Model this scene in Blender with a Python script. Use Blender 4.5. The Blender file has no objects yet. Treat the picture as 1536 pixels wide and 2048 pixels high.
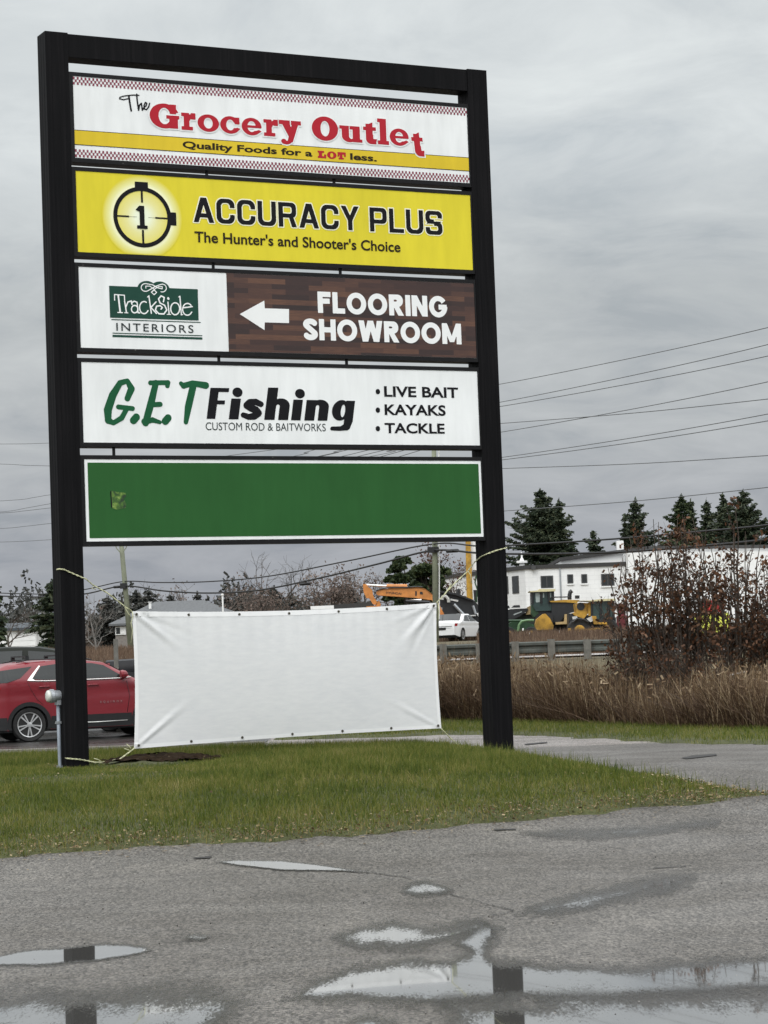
import bpy, bmesh, math, random
import numpy as np
from mathutils import Vector, Matrix, Euler

random.seed(7)
rng = np.random.default_rng(7)
scene = bpy.context.scene
COL = scene.collection
PI = math.pi
R = math.radians

# ------------------------------------------------------------------ camera
FPX = 4703.4          # focal length in pixels of the 1536 px wide photograph
PITCH, ROLL, EYE = 0.0600, -0.0373, 1.6
cp, sp = math.cos(PITCH), math.sin(PITCH)
FW = np.array([0, cp, sp])
_up0 = np.array([0, -sp, cp]); _rt0 = np.array([1.0, 0, 0])
RT = math.cos(ROLL) * _rt0 + math.sin(ROLL) * _up0
UP = -math.sin(ROLL) * _rt0 + math.cos(ROLL) * _up0
CAM = np.array([0, 0, EYE])
cam_data = bpy.data.cameras.new('camera')
cam = bpy.data.objects.new('camera', cam_data); COL.objects.link(cam)
cam_data.sensor_fit = 'HORIZONTAL'; cam_data.sensor_width = 36.0
cam_data.lens = 36.0 * FPX / 1536.0
cam_data.clip_start = 0.1; cam_data.clip_end = 9000
cam.matrix_world = Matrix(((RT[0], UP[0], -FW[0], CAM[0]), (RT[1], UP[1], -FW[1], CAM[1]),
                           (RT[2], UP[2], -FW[2], CAM[2]), (0, 0, 0, 1)))
scene.camera = cam
scene.render.resolution_x = 768; scene.render.resolution_y = 1024

# ------------------------------------------------------------------ view, sky, sun
scene.view_settings.view_transform = 'Standard'
scene.view_settings.look = 'None'
scene.view_settings.exposure = 0.0
scene.view_settings.gamma = 1.0
SUN_EL, SUN_ROT = R(48), R(205)     # soft light from behind the camera, a little to the left

class NT:
    """tiny node-graph helper"""
    def __init__(s, tree): s.t = tree; s.n = tree.nodes; s.l = tree.links
    def node(s, typ, **kw):
        n = s.n.new(typ)
        for k, v in kw.items():
            if k.startswith('_'): n.inputs[k[1:]].default_value = v
            else: setattr(n, k, v)
        return n
    def link(s, a, b): s.l.new(a, b)
    def val(s, sock, v):
        if isinstance(v, bpy.types.NodeSocket): s.l.new(v, sock)
        else: sock.default_value = v
    def math(s, op, a, b=0.0, c=None, clamp=False):
        n = s.n.new('ShaderNodeMath'); n.operation = op; n.use_clamp = clamp
        s.val(n.inputs[0], a); s.val(n.inputs[1], b)
        if c is not None: s.val(n.inputs[2], c)
        return n.outputs[0]
    def mix(s, f, a, b, blend='MIX'):
        n = s.n.new('ShaderNodeMix'); n.data_type = 'RGBA'; n.blend_type = blend
        s.val(n.inputs[0], f); s.val(n.inputs[6], a); s.val(n.inputs[7], b)
        return n.outputs[2]
    def ramp(s, f, stops, interp='LINEAR'):
        n = s.n.new('ShaderNodeValToRGB'); n.color_ramp.interpolation = interp
        e = n.color_ramp.elements
        while len(e) < len(stops): e.new(0.5)
        for i, (p, c) in enumerate(stops):
            e[i].position = p; e[i].color = c if len(c) == 4 else (*c, 1)
        s.val(n.inputs[0], f); return n.outputs[0]
    def noise(s, vec, scale, detail=4, rough=0.55, dist=0.0):
        n = s.n.new('ShaderNodeTexNoise'); n.inputs['Scale'].default_value = scale
        n.inputs['Detail'].default_value = detail; n.inputs['Roughness'].default_value = rough
        n.inputs['Distortion'].default_value = dist
        if vec is not None: s.l.new(vec, n.inputs['Vector'])
        return n.outputs['Fac']
    def mapping(s, vec, scale=(1, 1, 1), loc=(0, 0, 0)):
        n = s.n.new('ShaderNodeMapping'); s.l.new(vec, n.inputs[0])
        n.inputs['Scale'].default_value = scale; n.inputs['Location'].default_value = loc
        return n.outputs[0]

world = bpy.data.worlds.new('World'); scene.world = world
world.use_nodes = True
w = NT(world.node_tree); w.n.clear()
sky = w.node('ShaderNodeTexSky'); sky.sky_type = 'NISHITA'; sky.sun_disc = False
sky.sun_elevation = SUN_EL; sky.sun_rotation = SUN_ROT; sky.air_density = 1.5; sky.dust_density = 4.0
tc = w.node('ShaderNodeTexCoord')
sep = w.node('ShaderNodeSeparateXYZ'); w.link(tc.outputs['Generated'], sep.inputs[0])
elev = w.math('MAXIMUM', sep.outputs[2], 0.0)
# overcast deck: grey blue low down, much brighter overhead
deck = w.ramp(elev, [(0.0, (0.345, 0.365, 0.40)), (0.045, (0.385, 0.405, 0.44)), (0.09, (0.475, 0.50, 0.52)), (0.15, (0.50, 0.53, 0.545)),
                     (0.21, (0.655, 0.695, 0.71)), (0.28, (0.66, 0.70, 0.715)), (0.5, (1.25, 1.29, 1.31)), (1.0, (2.2, 2.24, 2.26))])
# cloud texture: direction projected on a flat deck
zz = w.math('ADD', elev, 0.24)
cx = w.math('DIVIDE', sep.outputs[0], zz); cy = w.math('DIVIDE', sep.outputs[1], zz)
comb = w.node('ShaderNodeCombineXYZ'); w.link(cx, comb.inputs[0]); w.link(cy, comb.inputs[1])
n1 = w.noise(w.mapping(comb.outputs[0], (1.7, 1.9, 1)), 3.0, 8, 0.60, 0.5)
n2 = w.noise(w.mapping(comb.outputs[0], (0.9, 1.3, 1), (3.1, 7.7, 0)), 0.9, 5, 0.5, 0.3)
cl = w.math('ADD', w.math('MULTIPLY', n1, 0.65), w.math('MULTIPLY', n2, 0.35))
clm = w.ramp(cl, [(0.37, (0.82, 0.84, 0.865)), (0.45, (0.945, 0.95, 0.96)), (0.5, (1, 1, 1)), (0.56, (1.07, 1.065, 1.06)), (0.66, (1.18, 1.17, 1.15))])
deckc = w.mix(1.0, deck, clm, 'MULTIPLY')
# the sky is brighter on the side of the hidden sun, behind the camera
back = w.math('MULTIPLY', sep.outputs[1], -1.0)
bk = w.math('MULTIPLY_ADD', w.math('MAXIMUM', back, 0.0), 0.85, 1.0)
sc_ = w.node('ShaderNodeVectorMath'); sc_.operation = 'SCALE'
w.link(deckc, sc_.inputs[0]); w.link(w.math('MULTIPLY', bk, 10.0), sc_.inputs['Scale'])
fin = w.mix(0.97, sky.outputs[0], sc_.outputs[0])
bg = w.node('ShaderNodeBackground'); bg.inputs['Strength'].default_value = 0.1
w.link(fin, bg.inputs[0])
wo = w.node('ShaderNodeOutputWorld'); w.link(bg.outputs[0], wo.inputs[0])

sun_d = bpy.data.lights.new('sun', 'SUN'); sun_d.energy = 0.9; sun_d.angle = R(25); sun_d.color = (1.0, 0.97, 0.92)
sun = bpy.data.objects.new('sun', sun_d); COL.objects.link(sun)
# sky sun_rotation is measured clockwise from +Y seen from above
_sd = Vector((math.sin(SUN_ROT) * math.cos(SUN_EL), math.cos(SUN_ROT) * math.cos(SUN_EL), math.sin(SUN_EL)))
sun.rotation_euler = (-_sd).to_track_quat('-Z', 'Y').to_euler()

# ------------------------------------------------------------------ helpers
def ray(px, py): return FW + RT * (px - 768) / FPX - UP * (py - 1024) / FPX
def at(px, py, Y):
    d = ray(px, py); return CAM + d * (Y / d[1])
def sm(t):
    t = np.clip(t, 0, 1); return t * t * (3 - 2 * t)
PROF_Y = [0, 18.5, 21, 23.6, 25.5, 27.5, 29.5, 31.2]; PROF_Z = [-.58, -.58, -.548, -.49, -.36, -.18, -.045, 0]
def terrain(x, y):
    x = np.asarray(x, float); y = np.asarray(y, float)
    z = sum(np.interp(y + o, PROF_Y, PROF_Z) for o in (-.6, -.3, 0, .3, .6)) / 5.0
    left = sm((-2.0 - x) / 1.5)
    yb = 50.0 + 8.0 * left
    z = z + 1.33 * sm((y - yb) / (62.0 - yb))
    z = z + 0.82 * sm((y - 78) / 54.0) + 0.4 * sm((y - 130) / 70.0)
    return z
def tz(x, y): return float(terrain(x, y))
def ground(px, py, lo=8.0, hi=400.0):
    d = ray(px, py); d = d / d[1]
    ys = np.linspace(lo, hi, 6000)
    pz = EYE + d[2] * ys; g = terrain(d[0] * ys, ys)
    i = int(np.argmax(pz < g)) if (pz < g).any() else len(ys) - 1
    Y = ys[i]
    return np.array([d[0] * Y, Y, tz(d[0] * Y, Y)])
def pxm(Y): return FPX / Y        # photo pixels per metre at depth Y

class MB:
    """collects polygons for one mesh object"""
    def __init__(s): s.v = []; s.f = []; s.m = []
    def add(s, vs, fs, mi=0):
        o = len(s.v); s.v += [tuple(map(float, p)) for p in vs]
        s.f += [tuple(i + o for i in f) for f in fs]; s.m += [mi] * len(fs); return s
    def box(s, a, b, mi=0):
        x0, y0, z0 = a; x1, y1, z1 = b
        return s.add([(x0, y0, z0), (x1, y0, z0), (x1, y1, z0), (x0, y1, z0), (x0, y0, z1), (x1, y0, z1), (x1, y1, z1), (x0, y1, z1)],
                     [(0, 3, 2, 1), (4, 5, 6, 7), (0, 1, 5, 4), (1, 2, 6, 5), (2, 3, 7, 6), (3, 0, 4, 7)], mi)
    def obox(s, o, ax, ay, az, mi=0):
        """box with corner o and three edge vectors"""
        o, ax, ay, az = (np.array(q, float) for q in (o, ax, ay, az))
        P = [o, o + ax, o + ax + ay, o + ay]; P += [p + az for p in P]
        return s.add(P, [(0, 3, 2, 1), (4, 5, 6, 7), (0, 1, 5, 4), (1, 2, 6, 5), (2, 3, 7, 6), (3, 0, 4, 7)], mi)
    def tube(s, pts, r, n=8, cap=True, mi=0):
        pts = [np.array(p, float) for p in pts]
        if not hasattr(r, '__len__'): r = [r] * len(pts)
        rings = []; prev = None
        for i, p in enumerate(pts):
            t = pts[min(i + 1, len(pts) - 1)] - pts[max(i - 1, 0)]
            t = t / (np.linalg.norm(t) + 1e-12)
            if prev is None:
                a = np.array([0, 0, 1.0]) if abs(t[2]) < 0.9 else np.array([1.0, 0, 0])
                u = np.cross(t, a)
            else: u = prev - t * (prev @ t)
            u = u / (np.linalg.norm(u) + 1e-12); prev = u; v = np.cross(t, u)
            rings.append([p + r[i] * (math.cos(2 * PI * k / n) * u + math.sin(2 * PI * k / n) * v) for k in range(n)])
        vs = [q for g in rings for q in g]; fs = []
        for i in range(len(pts) - 1):
            for k in range(n):
                a = i * n + k; b = i * n + (k + 1) % n
                fs.append((a, b, b + n, a + n))
        if cap: fs += [tuple(range(n))[::-1], tuple(range((len(pts) - 1) * n, len(pts) * n))]
        return s.add(vs, fs, mi)
    def lathe(s, o, axis, prof, n=20, mi=0):
        """profile of (distance along axis, radius)"""
        o = np.array(o, float); axis = np.array(axis, float); axis /= np.linalg.norm(axis)
        a = np.array([0, 0, 1.0]) if abs(axis[2]) < 0.9 else np.array([1.0, 0, 0])
        u = np.cross(axis, a); u /= np.linalg.norm(u); v = np.cross(axis, u)
        vs = [o + axis * h + r * (math.cos(2 * PI * k / n) * u + math.sin(2 * PI * k / n) * v) for h, r in prof for k in range(n)]
        fs = [(i * n + k, i * n + (k + 1) % n, (i + 1) * n + (k + 1) % n, (i + 1) * n + k) for i in range(len(prof) - 1) for k in range(n)]
        fs += [tuple(range(n))[::-1], tuple(range((len(prof) - 1) * n, len(prof) * n))]
        return s.add(vs, fs, mi)
    def prism(s, poly, ext, mi=0):
        """polygon (3-D points) pushed along vector ext"""
        P = [np.array(p, float) for p in poly]; e = np.array(ext, float); n = len(P)
        vs = P + [p + e for p in P]
        fs = [tuple(range(n))[::-1], tuple(range(n, 2 * n))] + [(i, (i + 1) % n, (i + 1) % n + n, i + n) for i in range(n)]
        return s.add(vs, fs, mi)
    def mesh(s, name):
        me = bpy.data.meshes.new(name); me.from_pydata(s.v, [], s.f); return me
    def build(s, name, mat, parent=None, smooth=False, normals=True):
        me = s.mesh(name)
        for m in (mat if isinstance(mat, (list, tuple)) else [mat]): me.materials.append(m)
        if isinstance(mat, (list, tuple)) and any(s.m): me.polygons.foreach_set('material_index', s.m)
        if normals:
            bm = bmesh.new(); bm.from_mesh(me); bmesh.ops.recalc_face_normals(bm, faces=bm.faces); bm.to_mesh(me); bm.free()
        if smooth: me.polygons.foreach_set('use_smooth', [True] * len(me.polygons))
        return link(name, me, parent)

def link(name, me, parent=None):
    o = bpy.data.objects.new(name, me); COL.objects.link(o)
    if parent is not None:
        o.parent = parent
        if parent.name in WB:      # the part was modelled in world coordinates
            o.matrix_parent_inverse = WB[parent.name].inverted()
    return o
WB = {}
def tag(o, label, cat, group=None):
    o['label'] = label; o['category'] = cat
    if group: o['group'] = group
    return o
def thing(name, label, cat, loc=(0, 0, 0), rz=0.0, group=None, world=False):
    o = bpy.data.objects.new(name, None); COL.objects.link(o)
    o.empty_display_size = 0.2
    o.location = tuple(map(float, loc)); o.rotation_euler = (0, 0, rz)
    if world: WB[o.name] = Matrix.LocRotScale(o.location, o.rotation_euler, o.scale)
    return tag(o, label, cat, group)
def struct(o): o['kind'] = 'structure'; return o
def stuff(o): o['kind'] = 'stuff'; return o
def dup(root, loc, rz=0.0, scale=None, label=None, group=None):
    r = root.copy(); COL.objects.link(r); r.location = tuple(map(float, loc)); r.rotation_euler = (0, 0, rz)
    if scale is not None: r.scale = scale
    if label: r['label'] = label
    if group: r['group'] = group
    for ch in list(root.children):
        c = ch.copy(); COL.objects.link(c); c.parent = r
        for g in list(ch.children):
            d = g.copy(); COL.objects.link(d); d.parent = c
    return r
def fast_mesh(name, V, F, mat, parent=None, smooth=False, attrs=None):
    """numpy verts (n,3) and faces (m,k) to an object, quickly"""
    V = np.asarray(V, np.float32); F = np.asarray(F, np.int32)
    me = bpy.data.meshes.new(name); k = F.shape[1]
    me.vertices.add(len(V)); me.vertices.foreach_set('co', V.ravel())
    me.loops.add(F.size); me.loops.foreach_set('vertex_index', F.ravel())
    me.polygons.add(len(F)); me.polygons.foreach_set('loop_start', np.arange(0, F.size, k, dtype=np.int32))
    if smooth: me.polygons.foreach_set('use_smooth', np.ones(len(F), bool))
    me.update(calc_edges=True)
    for an, av in (attrs or {}).items():
        a = me.attributes.new(an, 'FLOAT', 'POINT'); a.data.foreach_set('value', np.asarray(av, np.float32))
    me.materials.append(mat)
    return link(name, me, parent)

# ------------------------------------------------------------------ materials
def s2l(c):
    return tuple(((v / 255) / 12.92 if v / 255 <= 0.04045 else ((v / 255 + 0.055) / 1.055) ** 2.4) for v in c)
MATS = {}
def new_mat(name):
    m = bpy.data.materials.new(name); m.use_nodes = True
    t = NT(m.node_tree); t.n.clear()
    b = t.node('ShaderNodeBsdfPrincipled'); o = t.node('ShaderNodeOutputMaterial')
    t.link(b.outputs[0], o.inputs[0]); MATS[name] = m
    return m, t, b, o
def simple(name, col, rough=0.6, metal=0.0, var=0.12, scale=6.0, spec=0.5, bump=0.0, coat=0.0):
    """colour with soft procedural variation"""
    m, t, b, o = new_mat(name)
    tc = t.node('ShaderNodeTexCoord')
    n = t.noise(tc.outputs['Object'], scale, 5, 0.6)
    lo = tuple(c * (1 - var) for c in col); hi = tuple(min(1, c * (1 + var)) for c in col)
    t.link(t.ramp(n, [(0.3, lo), (0.7, hi)]), b.inputs['Base Color'])
    b.inputs['Roughness'].default_value = rough; b.inputs['Metallic'].default_value = metal
    b.inputs['Specular IOR Level'].default_value = spec
    if coat: b.inputs['Coat Weight'].default_value = coat; b.inputs['Coat Roughness'].default_value = 0.05
    if bump:
        bp = t.node('ShaderNodeBump'); bp.inputs['Strength'].default_value = bump; bp.inputs['Distance'].default_value = 0.01
        t.link(n, bp.inputs['Height']); t.link(bp.outputs[0], b.inputs['Normal'])
    return m
def leafy(name, stops, trans=0.25, rough=0.6, nscale=0.4, patchy=.35):
    """foliage: one tone per leaf, blended with a broad position noise"""
    m, t, b, o = new_mat(name)
    g = t.node('ShaderNodeNewGeometry')
    tc = t.node('ShaderNodeTexCoord')
    n = t.noise(tc.outputs['Object'], nscale, 3); n = t.math('MULTIPLY_ADD', n, 1.6, -.3, clamp=True)
    f = t.math('ADD', t.math('MULTIPLY', g.outputs['Random Per Island'], 1 - patchy), t.math('MULTIPLY', n, patchy))
    c = t.ramp(f, stops)
    t.link(c, b.inputs['Base Color']); b.inputs['Roughness'].default_value = rough
    b.inputs['Specular IOR Level'].default_value = 0.25
    if trans:
        tr = t.node('ShaderNodeBsdfTranslucent'); t.link(c, tr.inputs[0])
        mx = t.node('ShaderNodeMixShader'); mx.inputs[0].default_value = trans
        t.link(b.outputs[0], mx.inputs[1]); t.link(tr.outputs[0], mx.inputs[2]); t.link(mx.outputs[0], o.inputs[0])
    return m
def glassy(name, col, rough=0.06):
    m, t, b, o = new_mat(name)
    b.inputs['Base Color'].default_value = (*col, 1); b.inputs['Roughness'].default_value = rough
    b.inputs['Specular IOR Level'].default_value = 0.45
    tc = t.node('ShaderNodeTexCoord'); n = t.noise(tc.outputs['Object'], 2.0, 2)
    t.link(t.ramp(n, [(0.3, tuple(c * .8 for c in col)), (0.7, tuple(c * 1.2 for c in col))]), b.inputs['Base Color'])
    return m
# ================================================================== SETTING: ground, asphalt, road
def m_ground():
    m, t, b, o = new_mat('earth and rough grass')
    tc = t.node('ShaderNodeTexCoord')
    n = t.noise(tc.outputs['Object'], 0.35, 6); n2 = t.noise(tc.outputs['Object'], 6, 5)
    f = t.math('ADD', t.math('MULTIPLY', n, .6), t.math('MULTIPLY', n2, .4))
    t.link(t.ramp(f, [(.3, (.055, .042, .022)), (.5, (.085, .07, .035)), (.7, (.13, .10, .055))]), b.inputs['Base Color'])
    b.inputs['Roughness'].default_value = .95
    return m
def m_asphalt(name, base, wet, grain=1.0):
    m, t, b, o = new_mat(name)
    tc = t.node('ShaderNodeTexCoord'); P = tc.outputs['Object']
    vor = t.node('ShaderNodeTexVoronoi'); vor.inputs['Scale'].default_value = 62; t.link(P, vor.inputs['Vector'])
    fine = t.noise(P, 95, 3, .7)
    mid = t.noise(P, 1.1, 6, .6)
    big = t.noise(t.mapping(P, (.30, .42, 1)), 1.3, 5, .6, .6)
    sepc = t.node('ShaderNodeSeparateColor'); t.link(vor.outputs['Color'], sepc.inputs[0])
    pat = t.noise(t.mapping(P, (1, .22, 1)), 34, 5, .8)
    st = t.math('ADD', t.math('ADD', t.math('MULTIPLY', sepc.outputs[0], .30 * grain), t.math('MULTIPLY', fine, .25)), t.math('MULTIPLY', pat, .55))
    grain_c = t.ramp(st, [(.38, tuple(c * .22 for c in base)), (.53, base), (.70, tuple(min(1, c * 2.6) for c in base))])
    tone = t.ramp(t.math('ADD', t.math('MULTIPLY', mid, .4), t.math('MULTIPLY', big, .6)),
                  [(.33, (.58, .575, .56)), (.44, (.88, .87, .85)), (.52, (1, 1, 1)), (.68, (1.34, 1.33, 1.30))])
    # scattered pale chips and dark specks
    v2 = t.node('ShaderNodeTexVoronoi'); v2.inputs['Scale'].default_value = 5.5; t.link(P, v2.inputs['Vector'])
    chips = t.math('LESS_THAN', v2.outputs['Distance'], 0.028)
    s2 = t.node('ShaderNodeSeparateColor'); t.link(v2.outputs['Color'], s2.inputs[0])
    c = t.mix(1.0, grain_c, tone, 'MULTIPLY')
    chipc = t.ramp(s2.outputs[1], [(.5, (.02, .02, .018)), (.52, (.42, .41, .38))], 'CONSTANT')
    c = t.mix(t.math('MULTIPLY', chips, .8), c, chipc)
    t.link(c, b.inputs['Base Color'])
    rr = t.ramp(big, [(.35, (wet + .14,) * 3), (.65, (wet - .06,) * 3)])
    t.link(rr, b.inputs['Roughness'])
    b.inputs['Specular IOR Level'].default_value = .36 if wet > .3 else .5
    bp = t.node('ShaderNodeBump'); bp.inputs['Strength'].default_value = .55 * grain; bp.inputs['Distance'].default_value = .006
    hh = t.math('ADD', t.math('MULTIPLY', vor.outputs['Distance'], .6), t.math('MULTIPLY', fine, .5))
    t.link(hh, bp.inputs['Height']); t.link(bp.outputs[0], b.inputs['Normal'])
    return m
M_GROUND = m_ground()
M_ASPH = m_asphalt('weathered damp asphalt', (.066, .061, .055), .55)
M_LOT = m_asphalt('wet dark asphalt', (.030, .028, .026), .24, .6)
M_ROAD = m_asphalt('grey road asphalt', (.23, .215, .21), .5)
M_DRIVE = m_asphalt('pale gravelly driveway asphalt', (.135, .122, .113), .55)
M_CONC = simple('pale worn concrete', (.24, .225, .20), .85, var=.18, scale=9, bump=.3)

def sheet(name, xs, ys, mat, dz=0.0, zf=None, attrs=None):
    X, Y = np.meshgrid(xs, ys)
    Z = (zf or terrain)(X, Y) + dz
    V = np.stack([X, Y, Z], -1).reshape(-1, 3)
    nx, ny = len(xs), len(ys)
    i = (np.arange(ny - 1)[:, None] * nx + np.arange(nx - 1)[None, :]).ravel()
    F = np.stack([i, i + 1, i + nx + 1, i + nx], 1)
    return fast_mesh(name, V, F, mat, smooth=True)

struct(sheet('ground', np.concatenate([[-4000, -1200, -400, -150, -60], np.linspace(-40, 40, 161), [60, 150, 400, 1200, 4000]]),
             np.concatenate([[-400, -60, -10], np.linspace(0, 140, 281), np.linspace(145, 220, 16), [300, 500, 1000, 2000, 5000]]),
             M_GROUND, dz=-0.03))
ys1 = np.linspace(-8, 46.5, 219)
struct(sheet('asphalt_yard', np.linspace(-45, 45, 181), ys1[ys1 <= 38.01], M_ASPH, dz=0.0))
struct(sheet('driveway', np.linspace(-2.4, 45, 100), np.linspace(38, 52, 57), M_DRIVE, dz=0.0))
struct(sheet('parking_lot', np.linspace(-45, -2.4, 90), np.linspace(38, 61, 93), M_LOT, dz=0.0))
struct(sheet('road', np.linspace(-150, 150, 121), np.linspace(63.8, 75.5, 24), M_ROAD, dz=0.02))

# ---- patches with a polygon outline
def poly_sd(poly, X, Y):
    """signed distance to polygon, positive inside"""
    P = np.asarray(poly, float); n = len(P)
    d = np.full(X.shape, 1e9); ins = np.zeros(X.shape, bool)
    for i in range(n):
        a, b = P[i], P[(i + 1) % n]; e = b - a
        tt = np.clip(((X - a[0]) * e[0] + (Y - a[1]) * e[1]) / (e @ e + 1e-12), 0, 1)
        d = np.minimum(d, np.hypot(X - a[0] - tt * e[0], Y - a[1] - tt * e[1]))
        c = ((a[1] > Y) != (b[1] > Y)) & (X < (b[0] - a[0]) * (Y - a[1]) / (b[1] - a[1] + 1e-12) + a[0])
        ins ^= c
    return np.where(ins, d, -d)
def vnoise(X, Y, s, seed=0):
    """smooth value noise, 0..1"""
    r = np.random.default_rng(seed); G = r.random((64, 64))
    x = X * s; y = Y * s; xi = np.floor(x).astype(int); yi = np.floor(y).astype(int); fx = sm(x - xi); fy = sm(y - yi)
    g = lambda a, b: G[a % 64, b % 64]
    return (g(xi, yi) * (1 - fx) + g(xi + 1, yi) * fx) * (1 - fy) + (g(xi, yi + 1) * (1 - fx) + g(xi + 1, yi + 1) * fx) * fy
def patch(name, poly, height, res, mat, dz=0.008, ragged=0.1, seed=1):
    P = np.asarray(poly); x0, y0 = P.min(0) - .3; x1, y1 = P.max(0) + .3
    xs = np.arange(x0, x1, res); ys = np.arange(y0, y1, res); X, Y = np.meshgrid(xs, ys)
    sd = poly_sd(P, X, Y) + ragged * (vnoise(X, Y, 2.2, seed) + .6 * vnoise(X, Y, 6.1, seed + 1) - .8)
    Z = terrain(X, Y) + dz + height(X, Y, sd)
    keep = (sd > -.12); nx = len(xs)
    K = keep[:-1, :-1] & keep[1:, :-1] & keep[:-1, 1:] & keep[1:, 1:]
    jj, ii = np.nonzero(K); i = jj * nx + ii
    F = np.stack([i, i + 1, i + nx + 1, i + nx], 1)
    used, inv = np.unique(F, return_inverse=True)
    V = np.stack([X, Y, Z], -1).reshape(-1, 3)[used]
    return fast_mesh(name, V, inv.reshape(F.shape), mat, smooth=True), (X, Y, Z, sd)

# lawn island that carries the sign: outline traced on the ground
front = [(-260, 1742), (0, 1717), (150, 1706), (300, 1697), (470, 1688), (600, 1678), (760, 1668), (880, 1656), (1000, 1645), (1150, 1632), (1300, 1618), (1430, 1603), (1545, 1594)]
backl = [(1560, 1588), (1440, 1577), (1350, 1562), (1260, 1546), (1190, 1532), (1100, 1522), (1020, 1513), (965, 1505), (925, 1497)]
LAWN = [ground(*p)[:2] for p in front] + [ground(*p)[:2] for p in backl] + [(.6, 38.6), (-2.0, 39.3), (-4.2, 39.9), (-7.0, 40.2), (-12, 40.6)]
VERGE = [ground(x, y)[:2] for x, y in [(820, 1474), (890, 1470), (1020, 1471), (1120, 1475), (1200, 1479), (1330, 1487), (1420, 1489), (1560, 1490), (1900, 1492)]]
VERGE = VERGE + [(22, 47), (9, 54), (-2.2, 54), (-2.2, 45.5)]
def m_soil():
    m, t, b, o = new_mat('lawn soil and thatch')
    tc = t.node('ShaderNodeTexCoord'); P = tc.outputs['Object']
    f = t.math('ADD', t.math('MULTIPLY', t.noise(P, 1.2, 5), .5), t.math('MULTIPLY', t.noise(P, 22, 5), .5))
    t.link(t.ramp(f, [(.3, (.022, .02, .008)), (.48, (.045, .05, .014)), (.62, (.06, .066, .018)), (.75, (.11, .085, .035))]), b.inputs['Base Color'])
    b.inputs['Roughness'].default_value = .95
    bp = t.node('ShaderNodeBump'); bp.inputs['Strength'].default_value = .8; bp.inputs['Distance'].default_value = .03
    t.link(f, bp.inputs['Height']); t.link(bp.outputs[0], b.inputs['Normal'])
    return m
M_SOIL = m_soil()
HOLE = ground(322, 1543)[:2]
def lawn_h(X, Y, sd):
    h = -.05 + .075 * sm((sd + .12) / .3) + .05 * sm(sd / .7) + .05 * sm(sd / 2.5) + .035 * (vnoise(X, Y, .8, 5) - .5)
    dd = ((X - HOLE[0]) / .75) ** 2 + ((Y - HOLE[1]) / 1.25) ** 2
    return np.where(sd > -.3, h, 0) + .07 * np.exp(-dd ** 2 * 1.2) * (.6 + .8 * vnoise(X, Y, 5.0, 31))
lawn, (LX, LY, LZ, LS) = patch('lawn', LAWN, lawn_h, .055, M_SOIL, ragged=.26)
struct(lawn)
verge, (VX, VY, VZ, VS) = patch('grass_verge', VERGE, lambda X, Y, s: -.04 + .05 * sm((s + .12) / .3) + .03 * sm(s / .4), .12, M_SOIL, ragged=.35, seed=8)
struct(verge)

# bare dirt hollow beside the left post
mdirt = simple('damp bare soil', (.020, .013, .008), 1.0, var=.6, scale=16, bump=1.0, spec=.05)
a = np.linspace(0, 2 * PI, 24, endpoint=False)
DIRT = [(HOLE[0] + .70 * math.cos(k) * (1 + .15 * math.sin(3 * k)), HOLE[1] + .62 * math.sin(k)) for k in a]
def dirt_h(X, Y, sd): return lawn_h(X, Y, np.full(X.shape, 9.0)) + .01 + .05 * (vnoise(X, Y, 7.0, 51) - .4) + .03 * vnoise(X, Y, 17.0, 52)
dirt, _ = patch('dirt_patch', DIRT, dirt_h, .03, mdirt, dz=.012, ragged=.5, seed=21)
stuff(dirt)

# kerb between lawn and parking lot
kb = MB(); kp = [(-14, 41.1), (-9.5, 40.85), (-6.6, 40.65), (-4.3, 40.4), (-2.2, 39.9)]
for (xa, ya), (xb, yb) in zip(kp[:-1], kp[1:]):
    d = np.array([xb - xa, yb - ya, 0]); L = np.linalg.norm(d); n = np.array([-d[1], d[0], 0]) / L * .2
    kb.obox((xa, ya, -.05), d * (1 - .008 / L), n, (0, 0, .235))
tag(kb.build('kerb', M_CONC), 'pale concrete kerb between the lawn and the wet parking lot', 'kerb')

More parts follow.
